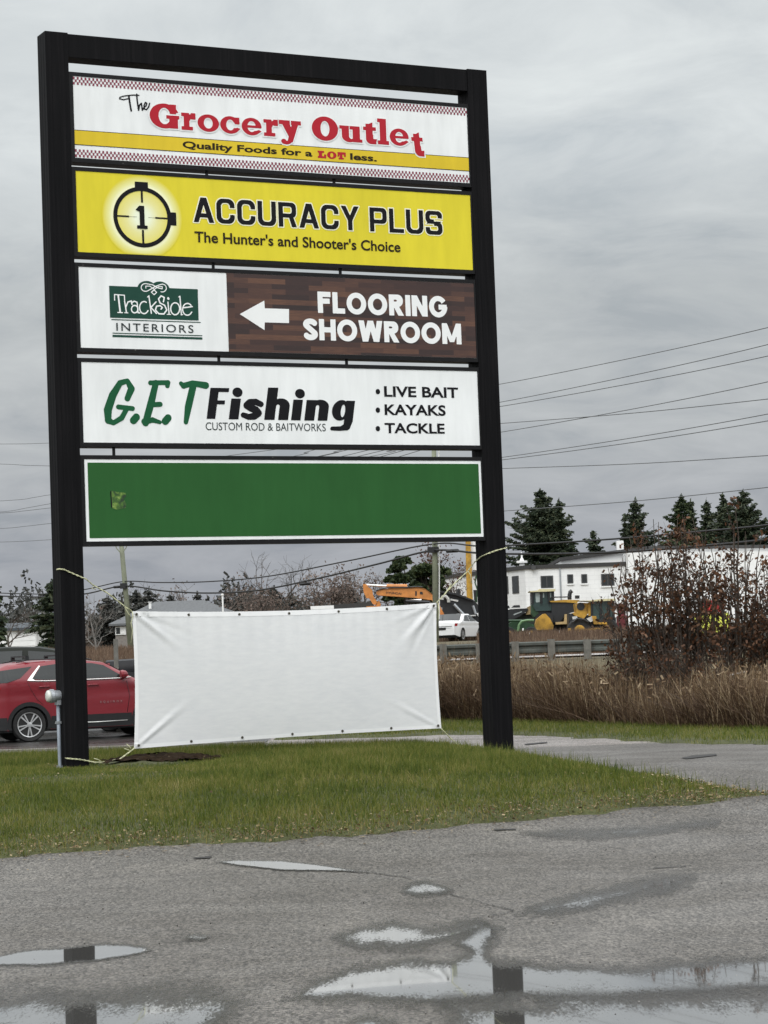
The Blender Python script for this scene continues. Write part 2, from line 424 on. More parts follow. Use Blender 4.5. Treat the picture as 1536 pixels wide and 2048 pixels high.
# ---- puddles: flat water with a grainy, dissolving rim
def m_puddle():
    m, t, b, o = new_mat('puddle water on asphalt')
    tc = t.node('ShaderNodeTexCoord'); P = tc.outputs['Object']
    at_ = t.node('ShaderNodeAttribute'); at_.attribute_name = 'edge'
    b.inputs['Base Color'].default_value = (.05, .05, .045, 1)
    b.inputs['Roughness'].default_value = .015; b.inputs['Specular IOR Level'].default_value = .9; b.inputs['IOR'].default_value = 1.45
    gr = t.noise(t.mapping(P, (1, .22, 1)), 62, 4, .75); lo = t.noise(t.mapping(P, (.9, .22, 1)), 3.2, 4, .6)
    th = t.math('ADD', t.math('MULTIPLY_ADD', gr, 1.8, -.40), t.math('MULTIPLY_ADD', lo, 1.7, -.85))
    f = t.math('SUBTRACT', t.math('MULTIPLY', at_.outputs['Fac'], 1.45), th)
    damp = t.math('MULTIPLY_ADD', f, 1.1, 1.0, clamp=True)
    f = t.math('MULTIPLY_ADD', f, 2.6, .2, clamp=True)
    b.inputs['Base Color'].default_value = (.085, .083, .078, 1)
    gl = t.node('ShaderNodeBsdfGlossy'); gl.inputs['Roughness'].default_value = .035; gl.inputs['Color'].default_value = (.97, .97, .97, 1)
    fr = t.node('ShaderNodeFresnel'); fr.inputs['IOR'].default_value = 1.6
    gm = t.node('ShaderNodeMixShader'); t.link(t.math('MULTIPLY_ADD', fr.outputs[0], .66, .06, clamp=True), gm.inputs[0]); t.link(b.outputs[0], gm.inputs[1]); t.link(gl.outputs[0], gm.inputs[2])
    tr = t.node('ShaderNodeBsdfTransparent'); mx = t.node('ShaderNodeMixShader')
    t.link(f, mx.inputs[0]); wt = t.node('ShaderNodeBsdfPrincipled'); wt.inputs['Base Color'].default_value = (.030, .027, .023, 1); wt.inputs['Roughness'].default_value = .32; wt.inputs['Specular IOR Level'].default_value = .45
    bp = t.node('ShaderNodeBump'); bp.inputs['Strength'].default_value = .5; bp.inputs['Distance'].default_value = .006; t.link(gr, bp.inputs['Height']); t.link(bp.outputs[0], wt.inputs['Normal'])
    m0 = t.node('ShaderNodeMixShader'); t.link(t.math('MULTIPLY', damp, .75), m0.inputs[0]); t.link(tr.outputs[0], m0.inputs[1]); t.link(wt.outputs[0], m0.inputs[2])
    t.link(m0.outputs[0], mx.inputs[1]); t.link(gm.outputs[0], mx.inputs[2]); t.link(mx.outputs[0], o.inputs[0])
    return m
M_PUD = m_puddle()
PUD_N = [0]
def puddle(pxs, soft, peak=1.0, res=.025):
    P = np.array([ground(*p)[:2] for p in pxs])
    x0, y0 = P.min(0); x1, y1 = P.max(0)
    xs = np.arange(x0 - soft * 1.6, x1 + soft * 1.6, res); ys = np.arange(y0 - soft * 9, y1 + soft * 9, res * 2); X, Y = np.meshgrid(xs, ys)
    sd = poly_sd(P * [1, .16], X, Y * .16); PUD_N[0] += 1; Z = terrain(X, Y) + .005 + .0007 * PUD_N[0]; nx = len(xs)
    keep = sd > -soft * 1.3; K = keep[:-1, :-1] & keep[1:, :-1] & keep[:-1, 1:] & keep[1:, 1:]
    jj, ii = np.nonzero(K); i = jj * nx + ii; F = np.stack([i, i + 1, i + nx + 1, i + nx], 1)
    used, inv = np.unique(F, return_inverse=True)
    V = np.stack([X, Y, Z], -1).reshape(-1, 3)[used]; E = (np.clip(sd / soft, -1.3, 1) * np.where(sd > 0, peak, 1.0)).ravel()[used]
    return struct(fast_mesh('puddle', V, inv.reshape(F.shape), M_PUD, smooth=True, attrs={'edge': E}))
puddle([(-80, 1938), (0, 1914), (60, 1903), (135, 1896), (190, 1891), (250, 1890), (290, 1896), (303, 1904), (262, 1914), (200, 1926), (120, 1931), (40, 1934)], .05, 1.25)
puddle([(-80, 2000), (0, 1992), (135, 1986), (320, 1980), (400, 1985), (500, 2003), (470, 2020), (440, 2060), (440, 2110), (-80, 2110)], .30, 1.0)
puddle([(560, 2006), (640, 1966), (700, 1940), (800, 1927), (900, 1925), (935, 1905), (900, 1890), (960, 1845), (1000, 1858), (978, 1900), (990, 1922), (1045, 1927), (1150, 1938),
        (1260, 1941), (1400, 1928), (1620, 1905), (1620, 1985), (1450, 1990), (1250, 2004), (1060, 2006), (960, 2010), (800, 2010)], .15, 1.25)
puddle([(900, 2006), (1060, 2000), (1250, 1996), (1450, 1984), (1620, 1975), (1620, 2130), (930, 2130)], .25, 1.06)
puddle([(1030, 1830), (1100, 1800), (1200, 1785), (1250, 1768), (1310, 1752), (1390, 1748), (1380, 1775), (1280, 1800), (1180, 1822), (1090, 1835)], .12, .50)
puddle([(1040, 1668), (1150, 1660), (1300, 1655), (1440, 1640), (1436, 1652), (1300, 1672), (1130, 1680)], .10, .46)
puddle([(670, 1880), (720, 1853), (790, 1842), (860, 1862), (960, 1846), (975, 1856), (905, 1893), (800, 1902), (720, 1898)], .14, .80)
puddle([(800, 1786), (820, 1768), (850, 1762), (880, 1770), (905, 1784), (880, 1792), (840, 1797)], .08, .78)
puddle([(428, 1726), (480, 1722), (560, 1724), (640, 1733), (745, 1746), (660, 1745), (560, 1743), (480, 1735)], .03, 1.25)
puddle([(360, 1880), (385, 1873), (425, 1876), (400, 1884)], .04, .7)
puddle([(690, 2052), (735, 2030), (790, 2046), (800, 2075), (700, 2080)], .08, .7)

# ---- cracks and dark patches in the asphalt: thin tar-dark strips
M_TAR = simple('dark tar and dirt', (.018, .017, .016), .8, var=.4, scale=25)
def crack(pxs, wid, lab):
    pts = [ground(*p) for p in pxs]; fine = []
    for a_, b_ in zip(pts[:-1], pts[1:]):
        n = max(2, int(np.linalg.norm(b_ - a_) / .06))
        for k in range(n):
            q = a_ + (b_ - a_) * k / n; fine.append(q + np.array([rng.normal(0, .012), rng.normal(0, .02), 0]))
    V = []; F = []
    for k, q in enumerate(fine):
        ww = wid * rng.uniform(.15, 1.0)
        z = tz(q[0], q[1]) + .009
        V += [(q[0], q[1] - ww, z), (q[0] + .004, q[1] + ww, z)]
        if k: F.append((2 * k - 2, 2 * k, 2 * k + 1, 2 * k - 1))
    return struct(fast_mesh('asphalt_crack', np.array(V), np.array(F), M_TAR))
crack([(700, 1745), (760, 1750), (818, 1757), (850, 1775), (890, 1788), (960, 1806), (1026, 1822), (985, 1836), (968, 1850)], .022, '')
crack([(1302, 1739), (1345, 1736), (1388, 1733)], .03, '')
def tarpatch(pxs):
    P = [ground(*p) for p in pxs]
    mb = MB(); mb.add([(p[0], p[1], tz(p[0], p[1]) + .010) for p in P], [tuple(range(len(P)))])
    return struct(mb.build('asphalt_patch', M_TAR))
tarpatch([(1363, 1517), (1385, 1512), (1432, 1509), (1434, 1512), (1400, 1516), (1372, 1519)])
tarpatch([(1048, 1489), (1094, 1485), (1095, 1487), (1052, 1491)])
tarpatch([(1420, 1482), (1480, 1484), (1478, 1486), (1424, 1485)])
tarpatch([(985, 1661), (1030, 1659), (1032, 1662), (990, 1664)])
tarpatch([(385, 1717), (425, 1715), (420, 1718), (390, 1720)])
# ================================================================== THE PYLON SIGN
SL = np.array([-4.6839, 33.8179, 0.0]); STH = 0.4690
SU = np.array([math.cos(STH), math.sin(STH), 0]); SN = np.array([-math.sin(STH), math.cos(STH), 0])
SPAN, PW, SH = 7.3829, 0.3503, 10.847
S0, S1 = 0.4122, 7.0008
PZ = [(10.215, 9.001), (8.810, 7.609), (7.396, 6.203), (5.996, 4.817), (4.575, 3.375)]
def UV(px, py, b=0.0):
    """photo point to (along, up) on the sign's own plane, b metres behind its front"""
    d = ray(px, py); o = SL + SN * b; t = ((o - CAM) @ SN) / (d @ SN); P = CAM + d * t
    return np.array([(P - SL) @ SU, P[2]])

# ---------------------------------------------------------- 2-D shape engine for lettering
def bx(x0, y0, x1, y1): return lambda X, Y: np.maximum(np.maximum(x0 - X, X - x1), np.maximum(y0 - Y, Y - y1))
def el(cx, cy, rx, ry):
    def f(X, Y):
        k0 = np.sqrt(((X - cx) / rx) ** 2 + ((Y - cy) / ry) ** 2)
        k1 = np.sqrt(((X - cx) / rx ** 2) ** 2 + ((Y - cy) / ry ** 2) ** 2) + 1e-9
        return np.where(k0 < 1e-3, -min(rx, ry), k0 * (k0 - 1) / k1)
    return f
def rr(cx, cy, hw, hh, r):
    def f(X, Y):
        qx = np.abs(X - cx) - hw + r; qy = np.abs(Y - cy) - hh + r
        return np.hypot(np.maximum(qx, 0), np.maximum(qy, 0)) + np.minimum(np.maximum(qx, qy), 0) - r
    return f
def U(*fs): return lambda X, Y: np.minimum.reduce([f(X, Y) for f in fs])
def I(*fs): return lambda X, Y: np.maximum.reduce([f(X, Y) for f in fs])
def N(f): return lambda X, Y: -f(X, Y)
def pl(pts): return lambda X, Y: -poly_sd(pts, X, Y)
def st(pts, w):
    """round-ended stroke, half width w (number or one per point)"""
    pts = [np.array(p, float) for p in pts]
    ws = list(w) if hasattr(w, '__len__') else [w] * len(pts)
    def f(X, Y):
        d = np.full(X.shape, 1e9)
        for i in range(len(pts) - 1):
            a, b = pts[i], pts[i + 1]; e = b - a
            t = np.clip(((X - a[0]) * e[0] + (Y - a[1]) * e[1]) / (e @ e + 1e-12), 0, 1)
            d = np.minimum(d, np.hypot(X - a[0] - t * e[0], Y - a[1] - t * e[1]) - (ws[i] + (ws[i + 1] - ws[i]) * t))
        return d
    return f
def mv(f, dx, dy, shear=0.0): return lambda X, Y: f(X - dx - shear * (Y - dy), Y - dy)
def arc(cx, cy, rx, ry, a0, a1, n=14): return [(cx + rx * math.cos(R(a0 + (a1 - a0) * k / n)), cy + ry * math.sin(R(a0 + (a1 - a0) * k / n))) for k in range(n + 1)]
def march(f, bounds, res, grow=0.0):
    """marching squares: planar polygons where f < grow; returns verts (x, z) and faces"""
    x0, y0, x1, y1 = bounds
    xs = np.arange(x0, x1 + res, res); ys = np.arange(y0, y1 + res, res)
    X, Y = np.meshgrid(xs, ys); D = f(X, Y) - grow; D = np.where(np.abs(D) < 1e-7, 1e-7, D); ny, nx = D.shape
    V = []; F = []; cache = {}
    def vid(key, x, y):
        if key not in cache: cache[key] = len(V); V.append((x, y))
        return cache[key]
    ins = D < 0
    full = ins[:-1, :-1] & ins[1:, :-1] & ins[:-1, 1:] & ins[1:, 1:]
    anyi = ins[:-1, :-1] | ins[1:, :-1] | ins[:-1, 1:] | ins[1:, 1:]
    for j in range(ny - 1):
        row = full[j]; i = 0
        idx = np.nonzero(row)[0]
        if len(idx):
            for run in np.split(idx, np.nonzero(np.diff(idx) > 1)[0] + 1):
                a, b = run[0], run[-1] + 1
                F.append((vid(('c', a, j), xs[a], ys[j]), vid(('c', b, j), xs[b], ys[j]), vid(('c', b, j + 1), xs[b], ys[j + 1]), vid(('c', a, j + 1), xs[a], ys[j + 1])))
        for i in np.nonzero(anyi[j] & ~row)[0]:
            cs = [(i, j), (i + 1, j), (i + 1, j + 1), (i, j + 1)]; poly = []
            for k in range(4):
                (a, b), (c, d) = cs[k], cs[(k + 1) % 4]; da, db = D[b, a], D[d, c]
                if da < 0: poly.append(vid(('c', a, b), xs[a], ys[b]))
                if (da < 0) != (db < 0):
                    t = da / (da - db); lo, hi = sorted([(a, b), (c, d)])
                    poly.append(vid(('e', lo, hi), xs[a] + (xs[c] - xs[a]) * t, ys[b] + (ys[d] - ys[b]) * t))
            if len(poly) >= 3: F.append(tuple(poly))
    return V, F
class Decal:
    """one flat print of one colour lying on a sign face"""
    def __init__(s): s.mb = MB()
    def shape(s, f, bounds, off, res=0.006, grow=0.0):
        V, F = march(f, bounds, res, grow)
        s.mb.add([(x, off, z) for x, z in V], F); return s
    def rect(s, x0, z0, x1, z1, off): s.mb.add([(x0, off, z0), (x1, off, z0), (x1, off, z1), (x0, off, z1)], [(0, 1, 2, 3)]); return s
    def build(s, name, mat, parent): return s.mb.build(name, mat, parent, normals=False)
def PB(x0, y0, x1, y1, slope=0.0):
    """photo box to sign-plane box, allowing for the slant of the sign in the photo"""
    xc, yc = (x0 + x1) / 2, (y0 + y1) / 2; k = abs(slope) * (x1 - x0) / 2
    return UV(x0, yc)[0], UV(xc, y1 - k)[1], UV(x1, yc)[0], UV(xc, y0 + k)[1]

# ---- plain bold capitals (W wide, H tall, t stem)
def sans(ch, W, H, t):
    d = t * .92
    if ch == 'F': return U(bx(0, 0, t, H), bx(0, H - d, W, H), bx(0, H * .44, W * .92, H * .44 + d))
    if ch == 'L': return U(bx(0, 0, t, H), bx(0, 0, W, d))
    if ch == 'I': return bx(0, 0, t, H)
    if ch == 'H': return U(bx(0, 0, t, H), bx(W - t, 0, W, H), bx(0, H * .5 - d / 2, W, H * .5 + d / 2))
    if ch == 'O': return I(el(W / 2, H / 2, W / 2, H * .515), N(el(W / 2, H / 2, W / 2 - t, H * .515 - d)))
    if ch == 'N': return U(bx(0, 0, t, H), bx(W - t, 0, W, H), pl([(0, H), (t * 1.1, H), (W, 0), (W - t * 1.1, 0)]))
    if ch == 'M': return U(bx(0, 0, t, H), bx(W - t, 0, W, H), pl([(0, H), (t * 1.05, H), (W / 2 + t * .45, H * .1), (W / 2 - t * .45, H * .1)]), pl([(W - t * 1.05, H), (W, H), (W / 2 + t * .45, H * .1), (W / 2 - t * .45, H * .1)]))
    if ch == 'W':
        h = t * .55; q = W * .27
        return U(pl([(0, H), (2 * h, H), (q + h, 0), (q - h, 0)]), pl([(W / 2 - h, H), (W / 2 + h, H), (q + h, 0), (q - h, 0)]),
                 pl([(W / 2 - h, H), (W / 2 + h, H), (W - q + h, 0), (W - q - h, 0)]), pl([(W - 2 * h, H), (W, H), (W - q + h, 0), (W - q - h, 0)]))
    if ch == 'R': return U(bx(0, 0, t, H), I(U(rr(W * .45, H * .71, W * .5, H * .29, H * .27), bx(0, H * .42, W * .4, H)), bx(0, 0, W, H), N(rr(W * .42, H * .71, W * .5 - t * 1.02, H * .29 - d, H * .1)), ), pl([(W * .3, H * .44), (W * .3 + t * 1.1, H * .44), (W, 0), (W - t * 1.15, 0)]))
    if ch == 'G': return U(I(el(W / 2, H / 2, W / 2, H * .515), N(el(W / 2, H / 2, W / 2 - t, H * .515 - d)), N(pl([(W * .5, H * .5), (W * 1.2, H * 1.02), (W * 1.2, H * .5)]))), bx(W * .52, H * .36, W * .97, H * .36 + d))
    if ch == 'S':
        p = arc(W * .5, H * .735, W * .5 - t * .5, H * .265 - t * .48, 25, 225, 16) ; q = arc(W * .5, H * .265, W * .5 - t * .5, H * .265 - t * .46, 45, -155, 16)
        return st(p + q, t * .5)
    if ch == '-': return bx(0, H * .4, W, H * .6)
    return bx(0, 0, W, H)
# ---- squared extended capitals
def squared(ch, W, H, t):
    ring = lambda: I(rr(W / 2, H / 2, W / 2, H / 2, H * .27), N(rr(W / 2, H / 2, W / 2 - t, H / 2 - t * .82, H * .15)))
    d = t * .82
    if ch == 'C': return I(ring(), N(bx(W * .6, H * .36, W * 2, H * .64)))
    if ch == 'U': return I(U(I(rr(W / 2, H / 2, W / 2, H / 2, H * .27), bx(-1, -1, 9, H * .6)), bx(0, H * .5, W, H)), N(U(rr(W / 2, H * .5, W / 2 - t, H * .5 - d, H * .15), bx(t, H * .5, W - t, H * 2))))
    if ch == 'A': return U(pl([(0, 0), (t * 1.08, 0), (W / 2 + t * .45, H), (W / 2 - t * .62, H)]), pl([(W, 0), (W - t * 1.08, 0), (W / 2 - t * .45, H), (W / 2 + t * .62, H)]), bx(W * .22, H * .2, W * .78, H * .2 + d))
    if ch == 'R': return U(bx(0, 0, t, H), I(U(rr(W * .45, H * .69, W * .53, H * .31, H * .2), bx(0, H * .38, W * .4, H)), bx(0, 0, W, H), N(rr(W * .45, H * .69, W * .53 - t, H * .31 - d, H * .09))), pl([(W * .55, H * .45), (W * .55 + t, H * .45), (W, 0), (W - t * 1.1, 0)]))
    if ch == 'P': return U(bx(0, 0, t, H), I(U(rr(W * .47, H * .67, W * .53, H * .33, H * .2), bx(0, H * .34, W * .4, H)), bx(0, 0, W, H), N(rr(W * .47, H * .67, W * .53 - t, H * .33 - d, H * .09))))
    if ch == 'Y': return U(pl([(0, H), (t * 1.15, H), (W / 2 + t * .5, H * .4), (W / 2 - t * .5, H * .4)]), pl([(W, H), (W - t * 1.15, H), (W / 2 - t * .5, H * .4), (W / 2 + t * .5, H * .4)]), bx(W / 2 - t / 2, 0, W / 2 + t / 2, H * .46))
    if ch == 'L': return U(bx(0, 0, t, H), bx(0, 0, W, d))
    if ch == 'S':
        o = t * .5; r_ = H * .17
        up = I(rr(W / 2, H * .74, W / 2, H * .26, H * .2), N(rr(W / 2, H * .74, W / 2 - t, H * .26 - d, H * .08)), N(bx(W * .5, H * .48 + d * .5, W * 2, H * .70)))
        dn = I(rr(W / 2, H * .27, W / 2, H * .27, H * .2), N(rr(W / 2, H * .27, W / 2 - t, H * .27 - d, H * .08)), N(bx(-W, H * .31, W * .5, H * .54 - d * .5)))
        return U(up, dn)
# ---- heavy slab-serif letters
def slab(ch, W, H):
    sb = H * .19
    ring = lambda a=.205, b=.31: I(el(W / 2, H / 2, W / 2, H / 2), N(el(W / 2, H / 2, W * a, H * b)))
    if ch == 'o': return ring()
    if ch == 'O': return ring(.17, .32)
    if ch == 'G': return U(I(ring(.2, .33), N(bx(W * .5, H * .50, W * 1.1, H * .66)), N(bx(W * .56, H * .3, W * 1.1, H * .66))), bx(W * .68, H * .60, W * .9, H * .98), bx(W * .56, H * .40, W, H * .54), bx(W * .66, H * .02, W * .95, H * .5))
    if ch == 'c': return U(I(ring(.2, .31), N(bx(W * .55, H * .34, W * 2, H * .64))), bx(W * .72, H * .56, W * .96, H * .95), pl([(W * .6, H * .2), (W * .78, H * .1), (W, H * .3), (W * .84, H * .38)]))
    if ch == 'e': return U(I(ring(.21, .31), N(bx(W * .5, H * .27, W * 2, H * .44))), bx(W * .15, H * .43, W * .98, H * .57), pl([(W * .6, H * .2), (W * .78, H * .08), (W, H * .26), (W * .86, H * .34)]))
    if ch == 'r': return U(bx(W * .17, 0, W * .56, H * .97), bx(0, 0, W * .8, H * .2), bx(0, H * .77, W * .45, H * .97), st([(W * .45, H * .55), (W * .6, H * .78), (W * .8, H * .84)], H * .11), bx(W * .68, H * .62, W, H * .98))
    if ch == 'u': return U(bx(W * .1, H * .35, W * .42, H * .98), bx(0, H * .78, W * .35, H * .98), I(el(W * .44, H * .36, W * .34, H * .36), N(el(W * .52, H * .42, W * .11, H * .22)), bx(0, 0, W * .66, H * .5)), bx(W * .58, H * .02, W * .9, H * .98), bx(W * .45, H * .78, W * .75, H * .98), bx(W * .6, H * .02, W, H * .21))
    if ch == 'l': return U(bx(W * .2, 0, W * .78, H), bx(0, H * .86, W * .5, H), bx(0, 0, W, H * .15))
    if ch == 't': return U(bx(W * .2, H * .2, W * .74, H * .92), pl([(W * .2, H * .85), (W * .74, H), (W * .74, H * .8), (W * .2, H * .8)]), bx(0, H * .62, W, H * .78), I(el(W * .62, H * .22, W * .42, H * .22), N(bx(W * .78, H * .24, W * 2, H))), bx(W * .6, 0, W, H * .17))
    if ch == 'y':
        k = .36
        return U(pl([(W * .08, H * .97), (W * .45, H * .97), (W * .68, H * k), (W * .50, H * .2)]), pl([(W * .62, H * .97), (W * .92, H * .97), (W * .60, H * .10), (W * .36, H * .10)]),
                 bx(0, H * .83, W * .5, H), bx(W * .55, H * .83, W, H), st([(W * .48, H * .12), (W * .36, H * .07), (W * .18, H * .09)], H * .075), el(W * .2, H * .13, W * .12, H * .09))
# ---- heavy italic letters (upright shapes; sheared when placed)
def heavy(ch, W, H):
    if ch == 'F': return U(bx(0, 0, W * .46, H), bx(0, H * .87, W, H), bx(0, H * .47, W * .86, H * .60))
    if ch == 'i': return bx(0, 0, W, H)
    if ch == 'n': return U(bx(0, 0, W * .43, H), I(U(el(W * .60, H * .66, W * .40, H * .36), bx(W * .58, 0, W, H * .68)), N(bx(W * .43, -1, W * .58, H * .66)), N(el(W * .505, H * .66, W * .075, H * .10))))
    if ch == 'h': return U(bx(0, 0, W * .43, H), I(U(el(W * .60, H * .42, W * .40, H * .25), bx(W * .58, 0, W, H * .43)), N(bx(W * .43, -1, W * .58, H * .42)), N(el(W * .505, H * .42, W * .075, H * .06))))
    if ch == 's':
        p = [(W * .86, H * .73), (W * .62, H * .84), (W * .36, H * .80), (W * .26, H * .68), (W * .42, H * .56), (W * .66, H * .45), (W * .76, H * .31), (W * .6, H * .17), (W * .36, H * .13), (W * .12, H * .22)]
        return U(st(p, [H * .13, H * .15, H * .17, H * .18, H * .17, H * .17, H * .18, H * .17, H * .14, H * .12]))
    if ch == 'g': return U(I(el(W * .4, H * .66, W * .40, H * .36), N(el(W * .5, H * .64, W * .10, H * .22))), bx(W * .6, H * .25, W, H * 1.0), st([(W * .8, H * .3), (W * .76, H * .10), (W * .5, H * .02), (W * .1, H * .02)], [W * .2, W * .17, H * .08, H * .07]))

def set_word(dec, fn, boxes, off, res=.006, grow=0.0, shear=0.0, **kw):
    for ch, b in boxes:
        if ch == ' ': continue
        x0, z0, x1, z1 = b
        f = mv(fn(ch, x1 - x0, z1 - z0, **kw), x0, z0, shear)
        e = .05 + grow + abs(shear) * (z1 - z0)
        dec.shape(f, (x0 - e, z0 - .05 - grow, x1 + e, z1 + .05 + grow), off, res, grow)
def run(s0_, s1_, z0, z1, text, widths, gap):
    """letter boxes filling a line between s0 and s1"""
    tot = sum(widths.get(c, 1.0) for c in text) + gap * (len(text) - 1); k = (s1_ - s0_) / tot; x = s0_; out = []
    for c in text:
        wd = widths.get(c, 1.0) * k; out.append((c, (x, z0, x + wd, z1))); x += wd + gap * k
    return out
def type_text(dec, text, x0, z0, x1, z1, off, bold=0.0, shear=0.0, spacing=1.0):
    """built-in face set to fill a box; z0..z1 is the ink box"""
    cu = bpy.data.curves.new('t', 'FONT'); cu.body = text; cu.offset = bold; cu.space_character = spacing; cu.shear = shear; cu.resolution_u = 4
    o = bpy.data.objects.new('t', cu); COL.objects.link(o); bpy.context.view_layer.update()
    me = o.evaluated_get(bpy.context.evaluated_depsgraph_get()).to_mesh()
    P = np.array([v.co[:] for v in me.vertices]); Fc = [tuple(p.vertices) for p in me.polygons]
    o.to_mesh_clear(); bpy.data.objects.remove(o); bpy.data.curves.remove(cu)
    lo = P.min(0); hi = P.max(0)
    X = x0 + (P[:, 0] - lo[0]) / (hi[0] - lo[0]) * (x1 - x0); Z = z0 + (P[:, 1] - lo[1]) / (hi[1] - lo[1]) * (z1 - z0)
    dec.mb.add([(a, off, b) for a, b in zip(X, Z)], Fc)
def type_px(dec, text, box, slope, off, **kw):
    x0, z0, x1, z1 = PB(*box, slope=slope); type_text(dec, text, x0, z0, x1, z1, off, **kw)

# ---------------------------------------------------------- materials
def m_post():
    m, t, b, o = new_mat('black stained post cladding')
    tc = t.node('ShaderNodeTexCoord'); P = tc.outputs['Object']
    n = t.noise(t.mapping(P, (14, 14, .35)), 1.5, 6, .65, .3); n2 = t.noise(P, .6, 3)
    f = t.math('ADD', t.math('MULTIPLY', n, .75), t.math('MULTIPLY', n2, .25))
    t.link(t.ramp(f, [(.34, (.0025, .0025, .003)), (.52, (.0055, .0052, .006)), (.66, (.011, .010, .011)), (.8, (.024, .018, .016))]), b.inputs['Base Color'])
    t.link(t.ramp(f, [(.3, (.5,) * 3), (.7, (.7,) * 3)]), b.inputs['Roughness']); b.inputs['Specular IOR Level'].default_value = .09
    bp = t.node('ShaderNodeBump'); bp.inputs['Strength'].default_value = .5; bp.inputs['Distance'].default_value = .006
    t.link(n, bp.inputs['Height']); t.link(bp.outputs[0], b.inputs['Normal'])
    return m
M_POST = m_post()
def m_cab():
    m, t, b, o = new_mat('chipped black cabinet paint')
    tc = t.node('ShaderNodeTexCoord'); P = tc.outputs['Object']
    n = t.noise(P, 9, 6, .7); n2 = t.noise(P, 1.3, 2)
    f = t.math('ADD', t.math('MULTIPLY', n, .8), t.math('MULTIPLY', n2, .2))
    t.link(t.ramp(f, [(.5, (.008, .008, .009)), (.62, (.012, .011, .011)), (.662, (.018, .018, .018)), (.675, (.30, .29, .28))]), b.inputs['Base Color'])
    b.inputs['Roughness'].default_value = .5; b.inputs['Specular IOR Level'].default_value = .18
    return m
M_CAB = m_cab()
def m_face(name, col, rough=.35, var=.035, streak=.055):
    """backlit-style acrylic face: faint vertical rain streaks and grime"""
    m, t, b, o = new_mat(name)
    tc = t.node('ShaderNodeTexCoord'); P = tc.outputs['Object']
    n = t.noise(t.mapping(P, (3.0, 3, .5)), 1.6, 5, .6); n2 = t.noise(P, .7, 3)
    f = t.math('ADD', t.math('MULTIPLY', n, .5), t.math('MULTIPLY', n2, .5))
    k = var + streak
    t.link(t.ramp(f, [(.35, tuple(c * (1 - k) for c in col)), (.65, tuple(min(1, c * (1 + k)) for c in col))]), b.inputs['Base Color'])
    b.inputs['Roughness'].default_value = rough; b.inputs['Specular IOR Level'].default_value = .12
    return m
M_WHITE = m_face('white sign face', (.80, .815, .81))
M_YEL = m_face('lemon yellow sign face', (.70, .60, .040))
M_GREEN = m_face('deep green sign face', (.024, .098, .026), rough=.45, streak=.06)
M_BAND = m_face('golden yellow print', (.68, .50, .035))
M_RED = simple('crimson print', (.42, .022, .035), .5, var=.04, spec=.1)
M_MAROON = simple('maroon print', (.20, .02, .045), .45, var=.05)
M_BLK = simple('black print', (.010, .010, .012), .5, var=.1, spec=.1)
M_INK = simple('brown-black print', (.026, .019, .011), .5, var=.1, spec=.1)
M_WPR = simple('white print', (.82, .83, .82), .4, var=.02)
M_HALO = simple('pale cream print', (.86, .84, .62), .4, var=.02)
M_FOREST = simple('forest green print', (.018, .062, .045), .5, var=.06, spec=.1)
M_PINE = simple('brush green print', (.014, .095, .040), .5, var=.1, scale=3, spec=.1)
M_GREY = simple('dark grey print', (.035, .045, .045), .5, var=.06, spec=.1)

sign = thing('pylon_sign', 'tall black two-post pylon sign stacking five business panels on the grass island', 'pylon sign', SL, STH)
for xa in (0.0, SPAN - PW):
    p = MB(); p.box((xa, 0, -.35), (xa + PW, PW, SH))
    # thin cover laths that break up the cladding
    for q in (.09, .20, .285):
        p.box((xa + q, -.0025, -.3), (xa + q + .006, 0.001, SH - .02))
        p.box((xa - .0025, q, -.3), (xa + .001, q + .006, SH - .02))
    po = p.build('post', M_POST, sign)
    bv = po.modifiers.new('bevel', 'BEVEL'); bv.width = .008; bv.segments = 2; bv.limit_method = 'ANGLE'
cb = MB(); cb.box((PW + .001, .012, SH - .36), (SPAN - PW - .001, PW - .012, SH - .012))
o_ = cb.build('crossbeam', M_POST, sign)
bv = o_.modifiers.new('bevel', 'BEVEL'); bv.width = .006; bv.segments = 2

FY = 0.012                     # depth of the printed faces; layers step 3 mm towards the viewer
def cabinet(i, face_mat, label):
    zt, zb = PZ[i]
    m = MB(); m.box((PW + .004, .022, zb - .062), (SPAN - PW - .004, .27, zt + .058))
    # retainer lips round the face
    for a, b in [((PW + .004, .008, zt), (SPAN - PW - .004, .0218, zt + .058)), ((PW + .004, .008, zb - .062), (SPAN - PW - .004, .0218, zb)),
                 ((PW + .004, .008, zb + .0005), (S0, .0218, zt - .0005)), ((S1, .008, zb + .0005), (SPAN - PW - .004, .0218, zt - .0005))]: m.box(a, b)
    c = m.build('sign_panel', M_CAB, sign); c['label'] = label
    f = MB(); f.box((S0 + .001, .016, zb + .001), (S1 - .001, .0215, zt - .001))
    f.build('panel_face', face_mat, c)
    return c
# ---------------------------------------------------------- 1: grocery panel (mascots left out)
c1 = cabinet(0, M_WHITE, 'white top panel with checkered borders and a yellow band under red slab lettering')
zt, zb = PZ[0]; LW = S1 - S0
d = Decal(); sq = LW / 218.0 * 1.0
for top_ in (0, 1):
    d = Decal()
    for row in range(3):
        for k in range(218):
            if (k + row) % 2 == 0:
                z = zt - .012 - (row + 1) * .0385 if top_ else zb + .012 + row * .0385
                d.rect(S0 + k * sq + .001, z, S0 + (k + 1) * sq - .001, z + .0385, FY)
    d.build('checkered_border', M_MAROON, c1)
bl0, bl1 = UV(150, 258)[1], UV(148, 288)[1]
br0, br1 = UV(941, 318)[1], UV(942, 341)[1]
zb_t, zb_b = (bl0 + br0) / 2, (bl1 + br1) / 2
Decal().rect(S0 + .002, zb_b, S1 - .002, zb_t, FY).build('yellow_band', M_BAND, c1)
